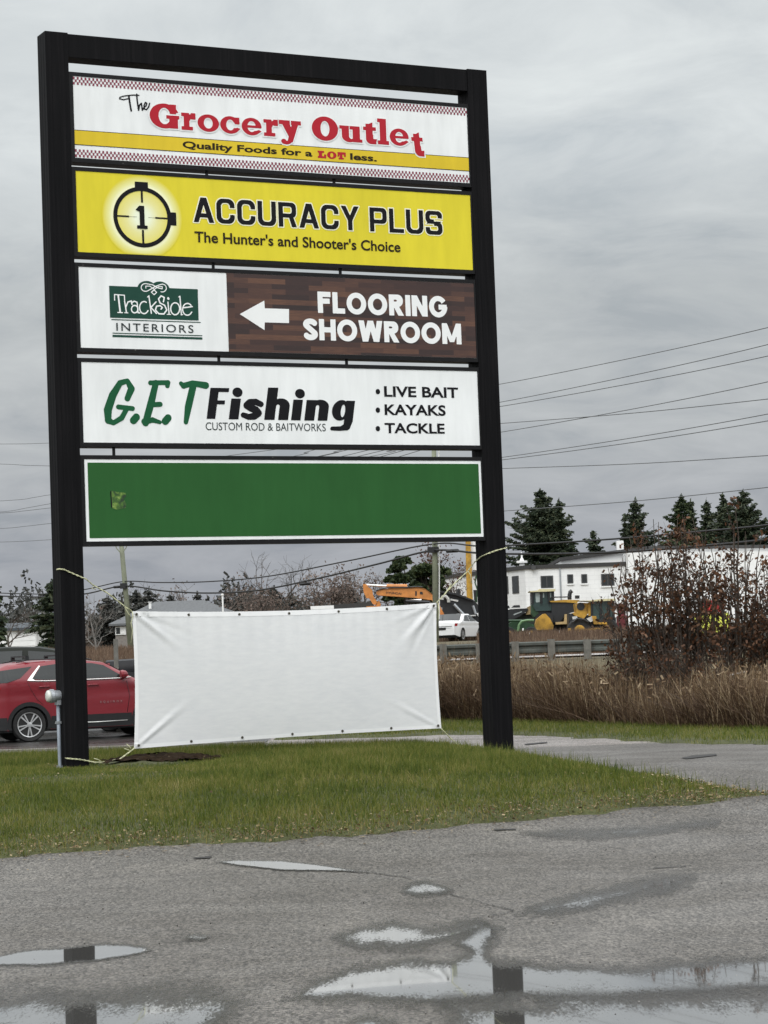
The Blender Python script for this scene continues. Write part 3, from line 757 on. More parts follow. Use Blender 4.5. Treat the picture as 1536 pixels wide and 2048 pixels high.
Decal().rect(S0 + .002, zb_t, S1 - .002, zb_t + .010, FY).rect(S0 + .002, zb_b - .010, S1 - .002, zb_b, FY).build('band_outline', M_INK, c1)
z1f = lambda x0, y0, x1, y1: (290 + x0 / 4.655, 190 + y0 / 4.655, 290 + x1 / 4.655, 190 + y1 / 4.655)
z2f = lambda x0, y0, x1, y1: (600 + x0 / 5.908, 220 + y0 / 5.908, 600 + x1 / 5.908, 220 + y1 / 5.908)
GRO = [('G', z1f(45, 68, 320, 320)), ('r', z1f(340, 157, 473, 331)), ('o', z1f(491, 173, 690, 349)), ('c', z1f(702, 190, 889, 366)), ('e', z1f(902, 205, 1086, 381)),
       ('r', z1f(1107, 218, 1240, 388)), ('y', z1f(1250, 230, 1456, 468)), ('O', z2f(142, 65, 451, 373)), ('u', z2f(470, 174, 736, 390)), ('t', z2f(750, 137, 900, 405)),
       ('l', z2f(918, 98, 1050, 412)), ('e', z2f(1063, 211, 1286, 429))]
gb = [(c, PB(*b, slope=.075)) for c, b in GRO]
halo = Decal(); set_word(halo, slab, gb, FY - .003, .009, grow=.020); 
red = Decal(); set_word(red, slab, gb, FY - .006, .006)
# the last, slipping t
x0, z0, x1, z1 = PB(*z2f(1318, 258, 1450, 545), slope=.03)
ft = lambda X, Y: slab('t', x1 - x0, z1 - z0)(X - x0 + .10 * (Y - z0) - .03, Y - z0)
halo.shape(ft, (x0 - .15, z0 - .05, x1 + .15, z1 + .05), FY - .003, .009, .020)
red.shape(ft, (x0 - .15, z0 - .05, x1 + .15, z1 + .05), FY - .006, .006)
halo.build('lettering_halo', M_WPR, c1); red.build('lettering', M_RED, c1)
zz = lambda pts: [tuple(UV(130 + x / 7.68, 130 + y / 7.68)) for x, y in pts]
the = [([(970, 515), (900, 530), (842, 515), (850, 490), (930, 470), (1050, 458), (1140, 462)], .009), ([(985, 470), (1000, 580), (1022, 700)], .014),
       ([(1105, 445), (1115, 560), (1135, 690)], .012), ([(1135, 690), (1150, 610), (1178, 585), (1185, 640), (1192, 690), (1215, 660)], .011),
       ([(1215, 650), (1250, 625), (1262, 585), (1240, 570), (1218, 620), (1225, 670), (1255, 685), (1290, 640), (1305, 585)], .010)]
dt = Decal(); ff = U(*[st(zz(p), w_) for p, w_ in the]); a0 = UV(130 + 820 / 7.68, 130 + 720 / 7.68); a1 = UV(130 + 1330 / 7.68, 130 + 420 / 7.68)
dt.shape(ff, (a0[0], a0[1], a1[0], a1[1]), FY, .006); dt.build('script_lettering', M_BLK, c1)
d = Decal()
type_px(d, 'Quality Foods for a', (366, 282, 625, 317),   .066, FY - .003, bold=.030)
d.build('slogan', M_INK, c1); d = Decal()
type_px(d, 'less.', (701, 306, 754, 323), .066, FY - .003, bold=.030)
d.build('slogan', M_INK, c1)
d = Decal(); x0, z0, x1, z1 = PB(636, 301, 692, 319, slope=.066); ww = (x1 - x0) / 3.0; h = z1 - z0
fl = U(mv(U(bx(.02, 0, .075, h), bx(0, 0, ww * .9, .03), bx(ww * .68, 0, ww * .9, .06), bx(0, h - .028, .11, h)), x0, z0),
       mv(I(el(ww * .5, h / 2, ww * .5, h * .52), N(el(ww * .5, h / 2, ww * .17, h * .32))), x0 + ww, z0),
       mv(U(bx(ww * .36, 0, ww * .64, h), bx(.02, h - .035, ww, h), bx(.02, h - .07, .05, h), bx(ww - .03, h - .07, ww, h), bx(ww * .22, 0, ww * .78, .026)), x0 + 2 * ww, z0))
d.shape(fl, (x0 - .03, z0 - .03, x1 + .03, z1 + .03), FY - .003, .005); d.build('slogan', M_RED, c1)

# ---------------------------------------------------------- 2: yellow panel
c2 = cabinet(1, M_YEL, 'lemon yellow panel with black rifle-scope crosshair logo')
def m_glow():
    m, t, b, o = new_mat('printed pale burst')
    at_ = t.node('ShaderNodeAttribute'); at_.attribute_name = 'edge'
    t.link(t.ramp(at_.outputs['Fac'], [(0, (.70, .60, .040)), (.45, (.80, .78, .34)), (.62, (.90, .90, .60)), (.66, (.76, .66, .10)), (.80, (.76, .68, .16)), (1, (.86, .92, .74))]), b.inputs['Base Color'])
    b.inputs['Roughness'].default_value = .35; b.inputs['Specular IOR Level'].default_value = .12
    return m
cs, cz = UV(285.5, 434)
RS = (UV(345, 437)[0] - UV(229, 432)[0]) / 2
RZ = (UV(285, 374)[1] - UV(288, 495)[1]) / 2
V = [(cs, FY + .0015, cz)]; E = [1.0]; F = []
prof = [(.25, .98), (.55, .86), (.88, .80), (.93, .66), (1.03, .62), (1.18, .40), (1.38, 0.0)]
for r_, e_ in prof:
    for k in range(64):
        V.append((cs + RS * r_ * math.cos(2 * PI * k / 64), FY + .0015, min(PZ[1][0] - .003, max(PZ[1][1] + .003, cz + RZ * r_ * math.sin(2 * PI * k / 64))))); E.append(e_)
Q = []
for k in range(64): Q.append((0, 1 + k, 1 + (k + 1) % 64, 1 + (k + 1) % 64))
mbg = MB(); mbg.v = V; mbg.f = [(0, 1 + k, 1 + (k + 1) % 64) for k in range(64)] + [(1 + i * 64 + k, 1 + i * 64 + (k + 1) % 64, 1 + (i + 1) * 64 + (k + 1) % 64, 1 + (i + 1) * 64 + k) for i in range(len(prof) - 1) for k in range(64)]
me = mbg.mesh('logo_burst'); aa = me.attributes.new('edge', 'FLOAT', 'POINT'); aa.data.foreach_set('value', E); me.materials.append(m_glow())
link('logo_burst', me, c2)
ring = I(el(cs, cz, RS, RZ), N(el(cs, cz, RS - .062, RZ - .062)))
zq = lambda x, y: tuple(UV(200 + x / 7.68, 350 + y / 7.68))
t1, t2 = zq(540, 215), zq(738, 110); r1, r2 = zq(1062, 770), zq(1172, 575)
lens = U(ring, bx(t1[0], t1[1], t2[0], t2[1]), bx(r1[0], r1[1], r2[0], r2[1]),
         bx(cs - .016, cz + RZ * .48, cs + .016, cz + RZ * .95), bx(cs - .016, cz - RZ * .95, cs + .016, cz - RZ * .42),
         bx(cs - RS * .95, cz - .012, cs - RS * .46, cz + .012), bx(cs + RS * .44, cz - .012, cs + RS * .95, cz + .012))
d = Decal(); d.shape(lens, (cs - RS - .2, cz - RZ - .2, cs + RS + .3, cz + RZ + .3), FY - .003, .007)
d.rect(cs - RS * .46, cz - .003, cs - .09, cz + .001, FY - .003).rect(cs + .09, cz - .003, cs + RS * .44, cz + .001, FY - .003)
one = U(bx(cs - .045, cz - .16, cs + .03, cz + .17), bx(cs - .09, cz - .175, cs + .075, cz - .125), pl([(cs - .045, cz + .17), (cs - .045, cz + .08), (cs - .11, cz + .105), (cs - .09, cz + .125)]))
d.shape(one, (cs - .2, cz - .25, cs + .2, cz + .25), FY - .006, .006)
d.build('crosshair_logo', M_BLK, c2)
ax0, az0 = UV(388, 444); ax1, az1 = UV(884, 420)
za, zb_ = UV(636, 456)[1], UV(640, 407)[1]
za2 = UV(420, 446)[1]; zb2 = UV(420, 397)[1]
wds = {'A': 1.12, 'C': 1.0, 'U': 1.02, 'R': 1.02, 'Y': 1.05, 'P': 1.0, 'L': .86, 'S': 1.0, ' ': .34}
boxes = run(ax0, ax1, (za + za2) / 2, (zb_ + zb2) / 2, 'ACCURACY PLUS', wds, .14)
hh_ = boxes[0][1][3] - boxes[0][1][1]
d = Decal(); set_word(d, squared, boxes, FY, .009, grow=.018, t=hh_ * .20); d.build('lettering_halo', M_HALO, c2)
d = Decal(); set_word(d, squared, boxes, FY - .003, .006, t=hh_ * .20); d.build('lettering', M_BLK, c2)
d = Decal(); type_px(d, "The Hunter's and Shooter's Choice", (390, 463, 801, 503), .043, FY - .003, bold=.018); d.build('slogan', M_INK, c2)

# ---------------------------------------------------------- 3: flooring panel
c3 = cabinet(2, M_WHITE, 'half white half brown wood-print panel with a white arrow')
def m_wood():
    m, t, b, o = new_mat('printed strip flooring')
    tc = t.node('ShaderNodeTexCoord'); P = tc.outputs['Object']
    br = t.node('ShaderNodeTexBrick'); br.offset = .37; br.offset_frequency = 2
    mp = t.node('ShaderNodeMapping'); mp.inputs['Rotation'].default_value = (R(90), 0, 0); t.link(P, mp.inputs[0])
    sepx = t.node('ShaderNodeSeparateXYZ'); t.link(P, sepx.inputs[0])
    cmb = t.node('ShaderNodeCombineXYZ'); t.link(sepx.outputs[0], cmb.inputs[0]); t.link(sepx.outputs[2], cmb.inputs[1])
    t.link(cmb.outputs[0], br.inputs['Vector'])
    br.inputs['Scale'].default_value = 1.0; br.inputs['Brick Width'].default_value = .62; br.inputs['Row Height'].default_value = .078
    br.inputs['Mortar Size'].default_value = .0; br.inputs['Bias'].default_value = 0.0
    br.inputs['Color1'].default_value = (0, 0, 0, 1); br.inputs['Color2'].default_value = (1, 1, 1, 1)
    n = t.noise(t.mapping(cmb.outputs[0], (3, 26, 1)), 2.0, 5, .6); n2 = t.noise(cmb.outputs[0], 1.6, 2)
    f = t.math('ADD', t.math('MULTIPLY', br.outputs['Color'], .55), t.math('ADD', t.math('MULTIPLY', n, .3), t.math('MULTIPLY', n2, .15)))
    t.link(t.ramp(f, [(.2, (.020, .010, .009)), (.45, (.040, .017, .014)), (.65, (.070, .030, .020)), (.8, (.13, .058, .032)), (.9, (.20, .095, .05))]), b.inputs['Base Color'])
    b.inputs['Roughness'].default_value = .45
    return m
sx = (UV(453.2, 547)[0] + UV(458.4, 704)[0]) / 2
Decal().rect(sx, PZ[2][1] + .003, S1 - .002, PZ[2][0] - .003, FY).build('wood_print', m_wood(), c3)
ar = [(480, 628), (529, 601), (530, 616.5), (578.5, 618), (578.5, 646), (530, 644.5), (529.5, 660)]
A_ = np.array([UV(*p) for p in ar]); mid = A_[0][1]
d = Decal(); d.mb.add([(p[0], FY - .003, p[1]) for p in A_], [(0, 1, 2), (0, 2, 5), (2, 3, 4), (2, 4, 5), (0, 5, 6)]); d.build('arrow', M_WPR, c3)
fw_ = {'F': .74, 'L': .70, 'O': 1.12, 'R': .86, 'I': .27, 'N': .92, 'G': 1.08, 'S': .80, 'H': .92, 'W': 1.36, 'M': 1.12}
b1 = run(UV(636, 608)[0], UV(895, 612)[0], UV(766, 630)[1], UV(766, 588)[1], 'FLOORING', fw_, .10)
b2 = run(UV(607, 660)[0], UV(923, 668)[0], UV(766, 684)[1], UV(766, 642)[1], 'SHOWROOM', fw_, .08)
hh_ = b1[0][1][3] - b1[0][1][1]
d = Decal(); set_word(d, sans, b1 + b2, FY - .003, .006, t=hh_ * .265); d.build('lettering', M_WPR, c3)
# left half: green house-name logo
zt3 = lambda x, y: tuple(UV(200 + x / 6.4, 540 + y / 6.4))
lx0 = (zt3(118, 200)[0] + zt3(134, 605)[0]) / 2; lx1 = (zt3(1255, 245)[0] + zt3(1267, 645)[0]) / 2
lz1 = (zt3(118, 198)[1] + zt3(1255, 245)[1]) / 2; lz0 = (zt3(134, 605)[1] + zt3(1267, 647)[1]) / 2
kx, kz = zt3(690, 230)
rL = (zt3(890, 220)[0] - zt3(488, 205)[0]) / 2
hz_ = zt3(600, 138)[1]
logo = U(bx(lx0, lz0, lx1, lz1), el(kx - rL * .42, lz1 - .02, rL * .6, hz_ - lz1 + .02), el(kx + rL * .42, lz1 - .02, rL * .6, hz_ - lz1 + .02))
d = Decal(); d.shape(logo, (lx0 - .05, lz0 - .05, lx1 + .05, hz_ + .05), FY, .007)
rr_ = lambda ya, yb, xa=136, xb=1274: ((zt3(xa, ya)[1] + zt3(xb, yb)[1]) / 2)
d.rect(lx0 + .02, rr_(633, 678), lx1 + .03, rr_(622, 667), FY)
d.rect(lx0 + .03, rr_(808, 845), lx1 + .05, rr_(797, 834), FY)
d.rect(lx0 + .03, rr_(852, 890), lx1 + .05, rr_(824, 862), FY)
d.build('logo_plate', M_FOREST, c3)
S = lambda pts, w_: st([zt3(*p) for p in pts], w_)
tw = .0095
tr = [S([(190, 385), (188, 312), (315, 322), (318, 388)], tw * .8), S([(236, 320), (262, 540)], tw * 1.35), S([(230, 542), (292, 545)], tw * .8),
      S([(318, 400), (342, 545)], tw), S([(318, 545), (360, 547)], tw * .7), S([(335, 470), (360, 408), (405, 395), (412, 440)], tw),
      S(arc(447, 500, 42, 48, 0, 360), tw), S([(405, 420), (440, 398), (478, 412), (490, 545), (512, 548)], tw),
      S(arc(567, 480, 58, 78, -60, -330), tw), S([(628, 330), (660, 552)], tw), S([(720, 408), (655, 478), (725, 555)], tw), S([(610, 345), (632, 328)], tw * .7),
      S([(815, 405), (825, 350), (785, 330), (752, 368), (770, 420), (830, 450), (858, 510), (820, 562), (755, 558), (712, 510), (728, 462), (775, 455), (800, 480), (785, 500)], tw * 1.1),
      S([(872, 410), (888, 565)], tw), S([(862, 566), (908, 568)], tw * .7), S([(876, 362), (878, 366)], tw * 1.9),
      S(arc(965, 495, 58, 78, 0, 360), tw), S([(1025, 335), (1045, 572)], tw), S([(1010, 345), (1027, 333)], tw * .7), S([(1040, 572), (1062, 570)], tw * .7),
      S([(1068, 482), (1185, 468)], tw), S(arc(1122, 502, 62, 76, 28, 318), tw)]
orn = [S(arc(585, 222, 55, 50, 70, 300), .007), S(arc(800, 230, 52, 50, -120, 110), .007), S([(604, 175), (680, 190), (735, 225), (800, 240)], .007), S([(612, 266), (660, 240), (720, 205), (785, 182)], .007),
       S([(590, 232), (588, 205), (640, 205), (690, 240), (720, 280)], .006), S([(800, 235), (800, 210), (750, 212), (700, 245), (662, 280)], .006), S([(660, 282), (695, 255), (728, 285), (695, 315), (660, 282)], .007)]
d = Decal()
for g in tr:
    pass
d.shape(U(*(tr + orn)), (lx0, lz0, lx1, hz_), FY - .003, .0055); d.build('lettering', M_HALO if False else M_WPR, c3)
d = Decal(); x0 = zt3(212, 720)[0]; x1 = zt3(1200, 755)[0]
type_text(d, 'INTERIORS', x0, rr_(772, 808, 230, 1160), x1, rr_(672, 706, 230, 1160), FY - .003, bold=.004, spacing=1.25); d.build('lettering', M_GREY, c3)

# ---------------------------------------------------------- 4: fishing panel
c4 = cabinet(3, M_WHITE, 'white panel with green brush initials and heavy black italic lettering')
zg = lambda pts: [tuple(UV(60 + x / 3.072, 520 + y / 3.072)) for x, y in pts]
bw = .034
G_ = U(st(zg([(600, 850), (625, 790), (600, 742), (555, 755), (510, 830), (480, 920), (482, 985), (515, 1000), (565, 970), (595, 915)]), [.044, .052, .036, .044, .058, .062, .050, .036, .040, .038]),
       st(zg([(545, 902), (632, 912)]), .036), st(zg([(638, 985), (655, 965)]), .056))
E_ = U(st(zg([(775, 755), (745, 880), (712, 1000)]), [.046, .056, .052]), st(zg([(742, 754), (850, 752), (846, 772)]), .036), st(zg([(752, 888), (802, 886)]), .038), st(zg([(705, 992), (755, 982), (800, 996)]), [.048, .040, .028]), st(zg([(833, 990), (850, 970)]), .056))
T_ = U(st(zg([(930, 758), (945, 772), (1000, 756), (1082, 770)]), [.032, .044, .042, .052]), st(zg([(1005, 770), (975, 900), (960, 995)]), [.054, .056, .036]))
d = Decal(); a0 = zg([(450, 1030)])[0]; a1 = zg([(1110, 715)])[0]
d.shape(U(G_, E_, T_), (a0[0], a0[1], a1[0], a1[1]), FY, .006); d.build('brush_lettering', M_PINE, c4)
zf_ = lambda x0, y0, x1, y1: (380 + x0 / 4.518, 760 + y0 / 4.518, 380 + x1 / 4.518, 760 + y1 / 4.518)
SHR = .17
def fb(x0, y0, x1, y1):
    """bottom-left based box of an italic letter: x0 = left foot, x1 = right foot"""
    X0, Z0, X1, Z1 = PB(*zf_(x0, y0, x1, y1), slope=.02); return X0, Z0, X1, Z1
FI = [('F', fb(148, 68, 318, 352)), ('i', fb(350, 165, 437, 355)), ('s', fb(452, 163, 664, 360)), ('h', fb(668, 66, 884, 362)), ('i', fb(912, 175, 998, 364)), ('n', fb(1032, 178, 1240, 368)), ('g', fb(1262, 183, 1460, 445))]
d = Decal(); set_word(d, heavy, [b for b in FI if b[0] not in 's'], FY, .006, shear=SHR)
set_word(d, heavy, [b for b in FI if b[0] == 's'], FY, .006, shear=.10)
for (ex, ey, rx) in ((432, 110, 44), (997, 122, 42)):
    x_, z_ = UV(380 + ex / 4.518, 760 + ey / 4.518); d.shape(el(x_, z_, .082, .072), (x_ - .12, z_ - .12, x_ + .12, z_ + .12), FY, .006)
d.build('lettering', M_BLK, c4)
d = Decal(); type_px(d, 'CUSTOM ROD & BAITWORKS', (412, 844, 652, 863), .014, FY, bold=.0); d.build('slogan', M_GREY, c4)
d = Decal()
for txt, bxp, cy_ in (('LIVE BAIT', (769, 772, 917, 796), 782), ('KAYAKS', (770, 808, 892, 832), 819), ('TACKLE', (770, 845, 890, 868), 856)):
    type_px(d, txt, bxp, .018, FY, bold=.027)
    x_, z_ = UV(756.5, cy_ + 1); d.shape(el(x_, z_, .038, .042), (x_ - .06, z_ - .06, x_ + .06, z_ + .06), FY, .006)
    d.build('lettering', M_BLK, c4); d = Decal()

# ---------------------------------------------------------- 5: green panel
c5 = cabinet(4, M_WHITE, 'blank green panel with a white border and a torn lime sticker')
g0 = UV(177.2, 924); g1 = UV(960, 1068.8)
Decal().rect(S0 + .05, PZ[4][1] + .05, S1 - .045, PZ[4][0] - .05, FY).build('green_field', M_GREEN, c5)
def m_lime():
    m, t, b, o = new_mat('torn lime sticker residue')
    tc = t.node('ShaderNodeTexCoord'); n = t.noise(tc.outputs['Object'], 9, 5, .6, 1.2)
    t.link(t.ramp(n, [(.38, (.010, .035, .010)), (.5, (.045, .12, .014)), (.6, (.14, .24, .035)), (.70, (.32, .40, .15))]), b.inputs['Base Color'])
    b.inputs['Roughness'].default_value = .5
    return m
zk = lambda x, y: UV(60 + x / 3.072, 880 + y / 3.072)
K = [zk(*p) for p in [(500, 310), (535, 318), (590, 325), (592, 345), (578, 360), (593, 395), (590, 418), (535, 428), (508, 418)]]
d = Decal(); d.mb.add([(p[0], FY - .003, p[1]) for p in K], [tuple(range(len(K)))]); d.build('sticker', m_lime(), c5)
K = [zk(*p) for p in [(494, 318), (500, 310), (508, 418), (500, 412)]]
d = Decal(); d.mb.add([(p[0], FY - .003, p[1]) for p in K], [(0, 1, 2, 3)]); d.build('sticker_edge', M_BLK, c5)

# rods that keep the panels apart
for px_, i in ((423, 0), (678, 0), (430, 1), (684, 1), (435, 2), (690, 2), (219.5, 3)):
    s_ = UV(px_, 520)[0]; r_ = MB(); r_.box((s_ - .018, .06, PZ[i + 1][0] + .056), (s_ + .018, .095, PZ[i][1] - .060)); r_.build('spacer_rod', M_CAB, sign)

# electric meter socket and conduit on the left post
M_GALV = simple('grey galvanised steel', (.36, .38, .40), .45, metal=.6, var=.15, scale=20)
M_PVC = simple('grey conduit', (.22, .25, .29), .5, var=.12, scale=14)
mz = UV(118, 1392)[1]
mt = MB(); yc = .17
mt.lathe((-.002, yc, mz), (-1, 0, 0), [(0, .075), (.09, .085), (.10, .098), (.15, .098), (.155, .09)], 24)
mt.box((-.07, yc - .05, mz - .13), (-.004, yc + .05, mz - .02))
met = mt.build('electric_meter', M_GALV, sign, smooth=False)
gl = MB(); gl.lathe((-.1575, yc, mz), (-1, 0, 0), [(0, .088), (.035, .084), (.05, .06), (.055, .01)], 24); gl.build('meter_cover', simple('scratched clear cover', (.55, .56, .52), .15, var=.1), met, smooth=True)
cd = MB(); cd.tube([(-.036, yc, mz - .12), (-.036, yc, .35), (-.036, yc - .01, .12), (-.07, yc - .05, -.06)], .026, 10); cd.build('conduit', M_PVC, met, smooth=True)
for z_ in (UV(128, 1445)[1], UV(128, 1534)[1]):
    sp_ = MB(); sp_.box((-.066, yc - .03, z_ - .018), (-.002, yc + .055, z_ + .018)); sp_.build('strap', M_GALV, met)
# ================================================================== BANNER AND ROPES
BB = 0.17
def SW(s, z, b=BB):           # sign-plane point to world
    return SL + SU * s + SN * b + np.array([0, 0, z])
c_tl, c_tr, c_br, c_bl = UV(263.5, 1222.5, BB), UV(873, 1205.5, BB), UV(883, 1456.5, BB), UV(268, 1497.5, BB)
banner = thing('banner', 'blank white vinyl banner with eyelets roped low between the two black posts', 'banner', SW(*c_bl) - np.array([0, 0, .0]), STH, world=True)
def banner_pt(a, b, off=0.0):
    """a along 0..1, b up 0..1"""
    p = (1 - b) * ((1 - a) * c_bl + a * c_br) + b * ((1 - a) * c_tl + a * c_tr)
    z = p[1] - .055 * 4 * a * (1 - a) * b + .02 * 4 * a * (1 - a) * (1 - b)
    s = p[0] + .03 * 4 * b * (1 - b) * (1 if a < .5 else -1) * abs(2 * a - 1)
    W_, H_ = 5.1, 1.95
    f = .018 * math.sin(3.1 * a * 2 * PI * .5) + .05 * (4 * a * (1 - a)) * (4 * b * (1 - b))     # soft belly
    for (ca, cb_, dx, dz, amp, wid, ln) in FOLDS:
        x = (a - ca) * W_; y = (b - cb_) * H_
        along = x * dx + y * dz; across = -x * dz + y * dx
        if along > 0:
            wv = wid * (.35 + along * .9)
            f += amp * math.exp(-((along - .30) / ln) ** 2) * math.cos(across / wv * 2.2) * math.exp(-(across / wv) ** 2)
    # faint vertical gathers hanging from the eyelets
    f += .004 * math.sin(a * 2 * PI * 23 + 3 * math.sin(a * 9)) * max(0, b - .55) / .45 + .0025 * math.sin(a * 2 * PI * 11 + b * 5)
    return SW(s, z, BB - f - off)
FOLDS = [(0, 1, .80, -.60, .026, .085, .42), (0, 1, .93, -.36, -.010, .07, .5), (1, 1, -.72, -.69, .030, .10, .40), (1, 1, -.95, -.30, .012, .07, .4), (1, 1, -.55, -.84, -.016, .08, .5),
         (0, 0, .80, .60, .024, .075, .45), (1, 0, -.88, .47, .014, .07, .5), (1, 1, -.62, -.78, .008, .2, .9)]
na, nb = 150, 64
V = np.array([banner_pt(i / na, j / nb) for j in range(nb + 1) for i in range(na + 1)])
ii = np.array([j * (na + 1) + i for j in range(nb) for i in range(na)])
def m_vinyl():
    m, t, b, o = new_mat('white scrim vinyl')
    tc = t.node('ShaderNodeTexCoord'); P = tc.outputs['Object']
    n = t.noise(t.mapping(P, (1, 1, 4)), 5, 5, .65); n2 = t.noise(P, 1.2, 4)
    f = t.math('ADD', t.math('MULTIPLY', n, .6), t.math('MULTIPLY', n2, .4))
    c = t.ramp(f, [(.3, (.66, .67, .68)), (.55, (.73, .735, .735)), (.75, (.78, .785, .78))])
    t.link(c, b.inputs['Base Color']); b.inputs['Roughness'].default_value = .42
    wv = t.noise(P, 160, 2); bp = t.node('ShaderNodeBump'); bp.inputs['Strength'].default_value = .12; bp.inputs['Distance'].default_value = .002
    t.link(wv, bp.inputs['Height']); t.link(bp.outputs[0], b.inputs['Normal'])
    tr = t.node('ShaderNodeBsdfTranslucent'); t.link(c, tr.inputs[0]); mx = t.node('ShaderNodeMixShader'); mx.inputs[0].default_value = .12
    t.link(b.outputs[0], mx.inputs[1]); t.link(tr.outputs[0], mx.inputs[2]); t.link(mx.outputs[0], o.inputs[0])
    return m
M_VINYL = m_vinyl()
fast_mesh('cloth', V, np.stack([ii, ii + 1, ii + na + 2, ii + na + 1], 1), M_VINYL, banner, smooth=True)
def strip(f0, f1, n=90):
    A = [f0(k / n) for k in range(n + 1)]; B = [f1(k / n) for k in range(n + 1)]
    return np.array(A + B), np.array([(k, k + 1, n + 2 + k, n + 1 + k) for k in range(n)])
M_HEM = simple('folded white hem', (.80, .80, .80), .4, var=.03)
hm = [strip(lambda a: banner_pt(a, .962, .004), lambda a: banner_pt(a, 1.0, .004)), strip(lambda a: banner_pt(a, 0, .004), lambda a: banner_pt(a, .028, .004)),
      strip(lambda b: banner_pt(0, .03 + .93 * b, .004), lambda b: banner_pt(.011, .03 + .93 * b, .004)), strip(lambda b: banner_pt(.989, .03 + .93 * b, .004), lambda b: banner_pt(1, .03 + .93 * b, .004))]
o_ = 0; VV = []; FF = []
for v_, f_ in hm: VV.append(v_); FF.append(f_ + o_); o_ += len(v_)
fast_mesh('hem', np.concatenate(VV), np.concatenate(FF), M_HEM, banner, smooth=True)
M_BRASS = simple('dull eyelet metal', (.10, .09, .07), .4, metal=.8)
def eyelet(a, b):
    p = banner_pt(a, b, .006); mb = MB(); mb.lathe(p, -SN, [(0, .020), (.005, .020), (.006, .012)], 12); mb.build('eyelet', M_BRASS, banner)
for k in range(7): eyelet(.012 + .976 * k / 6, .978)
for k in range(7): eyelet(.012 + .976 * k / 6, .022)

M_ROPE = simple('pale yellow twine', (.52, .52, .33), .8, var=.2, scale=40)
def rope(pts, label, extra=()):
    """pts: (photo x, photo y, depth b behind the sign front)"""
    P = [SW(q[1], UV(1000, q[2])[1], q[3]) if q[0] == 's' else SW(*UV(*q), q[2]) for q in pts]
    t_ = thing('rope', label, 'rope', P[0], world=True)
    # two slightly wandering strands
    for k in range(2):
        Q = []
        for i in range(len(P) - 1):
            for j in range(5):
                q = P[i] + (P[i + 1] - P[i]) * j / 5
                Q.append(q + np.array([0, 0, .008 * math.sin(i * 5 + j * 1.7 + k * PI)]) + SN * .006 * math.cos(i * 5 + j * 1.7 + k * PI))
        Q.append(P[-1])
        m = MB(); m.tube(Q, .0062, 6); m.build('strand', M_ROPE, t_, smooth=True)
    for e in extra:
        E_ = [SW(*UV(x, y, b), b) for x, y, b in e]; m = MB(); m.tube(E_, .0065, 6); m.build('loose_end', M_ROPE, t_, smooth=True)
rope([(264, 1223, BB), (255, 1217, .15), (215, 1186, .10), (186, 1170, .05), (172, 1158, -.02), (150, 1149, -.02), (128, 1139, -.02), (118, 1138, -.02), (114, 1139, .05), (113, 1140, .36)],
     'pale twine from the upper left banner corner up round the left post', [[(264, 1223, BB), (266, 1232, .16), (262, 1246, .15), (265, 1262, .16), (262, 1286, .16)], [(262, 1220, .15), (250, 1215, .14), (256, 1226, .13), (263, 1236, .13)], [(190, 1171, .06), (183, 1176, .05), (192, 1179, .05)]])
rope([(873, 1206, BB), (884, 1194, .15), (910, 1166, .12), (936, 1142, .26), ('s', 7.018, 1121, .37), ('s', 7.016, 1112, .16), ('s', 7.02, 1108, -.014), ('s', 7.2, 1101, -.014), ('s', 7.394, 1096, -.014), ('s', 7.394, 1096, .37)],
     'pale twine from the upper right banner corner up round the right post', [[(873, 1206, BB), (886, 1192, .14), (898, 1176, .14), (902, 1168, .15)], [(936, 1142, .16), (941, 1150, .15), (943, 1166, .15)], [(876, 1206, .16), (878, 1225, .16), (876, 1242, .16)]])
rope([(269, 1496, BB), (262, 1502, .16), (240, 1518, .12), (215, 1524, .05), (190, 1525, -.01), (182, 1523, -.02), (160, 1519, -.02), (136, 1517, -.02), (131, 1516, .02), (128, 1516, .20)],
     'pale twine from the lower left banner corner round the left post foot', [[(205, 1525, .02), (196, 1519, .0), (188, 1517, -.01)], [(203, 1526, .02), (211, 1531, .02), (214, 1539, .02)], [(263, 1501, .16), (259, 1493, .15), (253, 1488, .15)], [(263, 1502, .16), (254, 1499, .15), (248, 1497, .15)]])
rope([(882, 1457, BB), (890, 1465, .19), (902, 1477, .22), (914, 1488, .26), (925, 1497, .30)], 'pale twine slack from the lower right banner corner down into the grass')

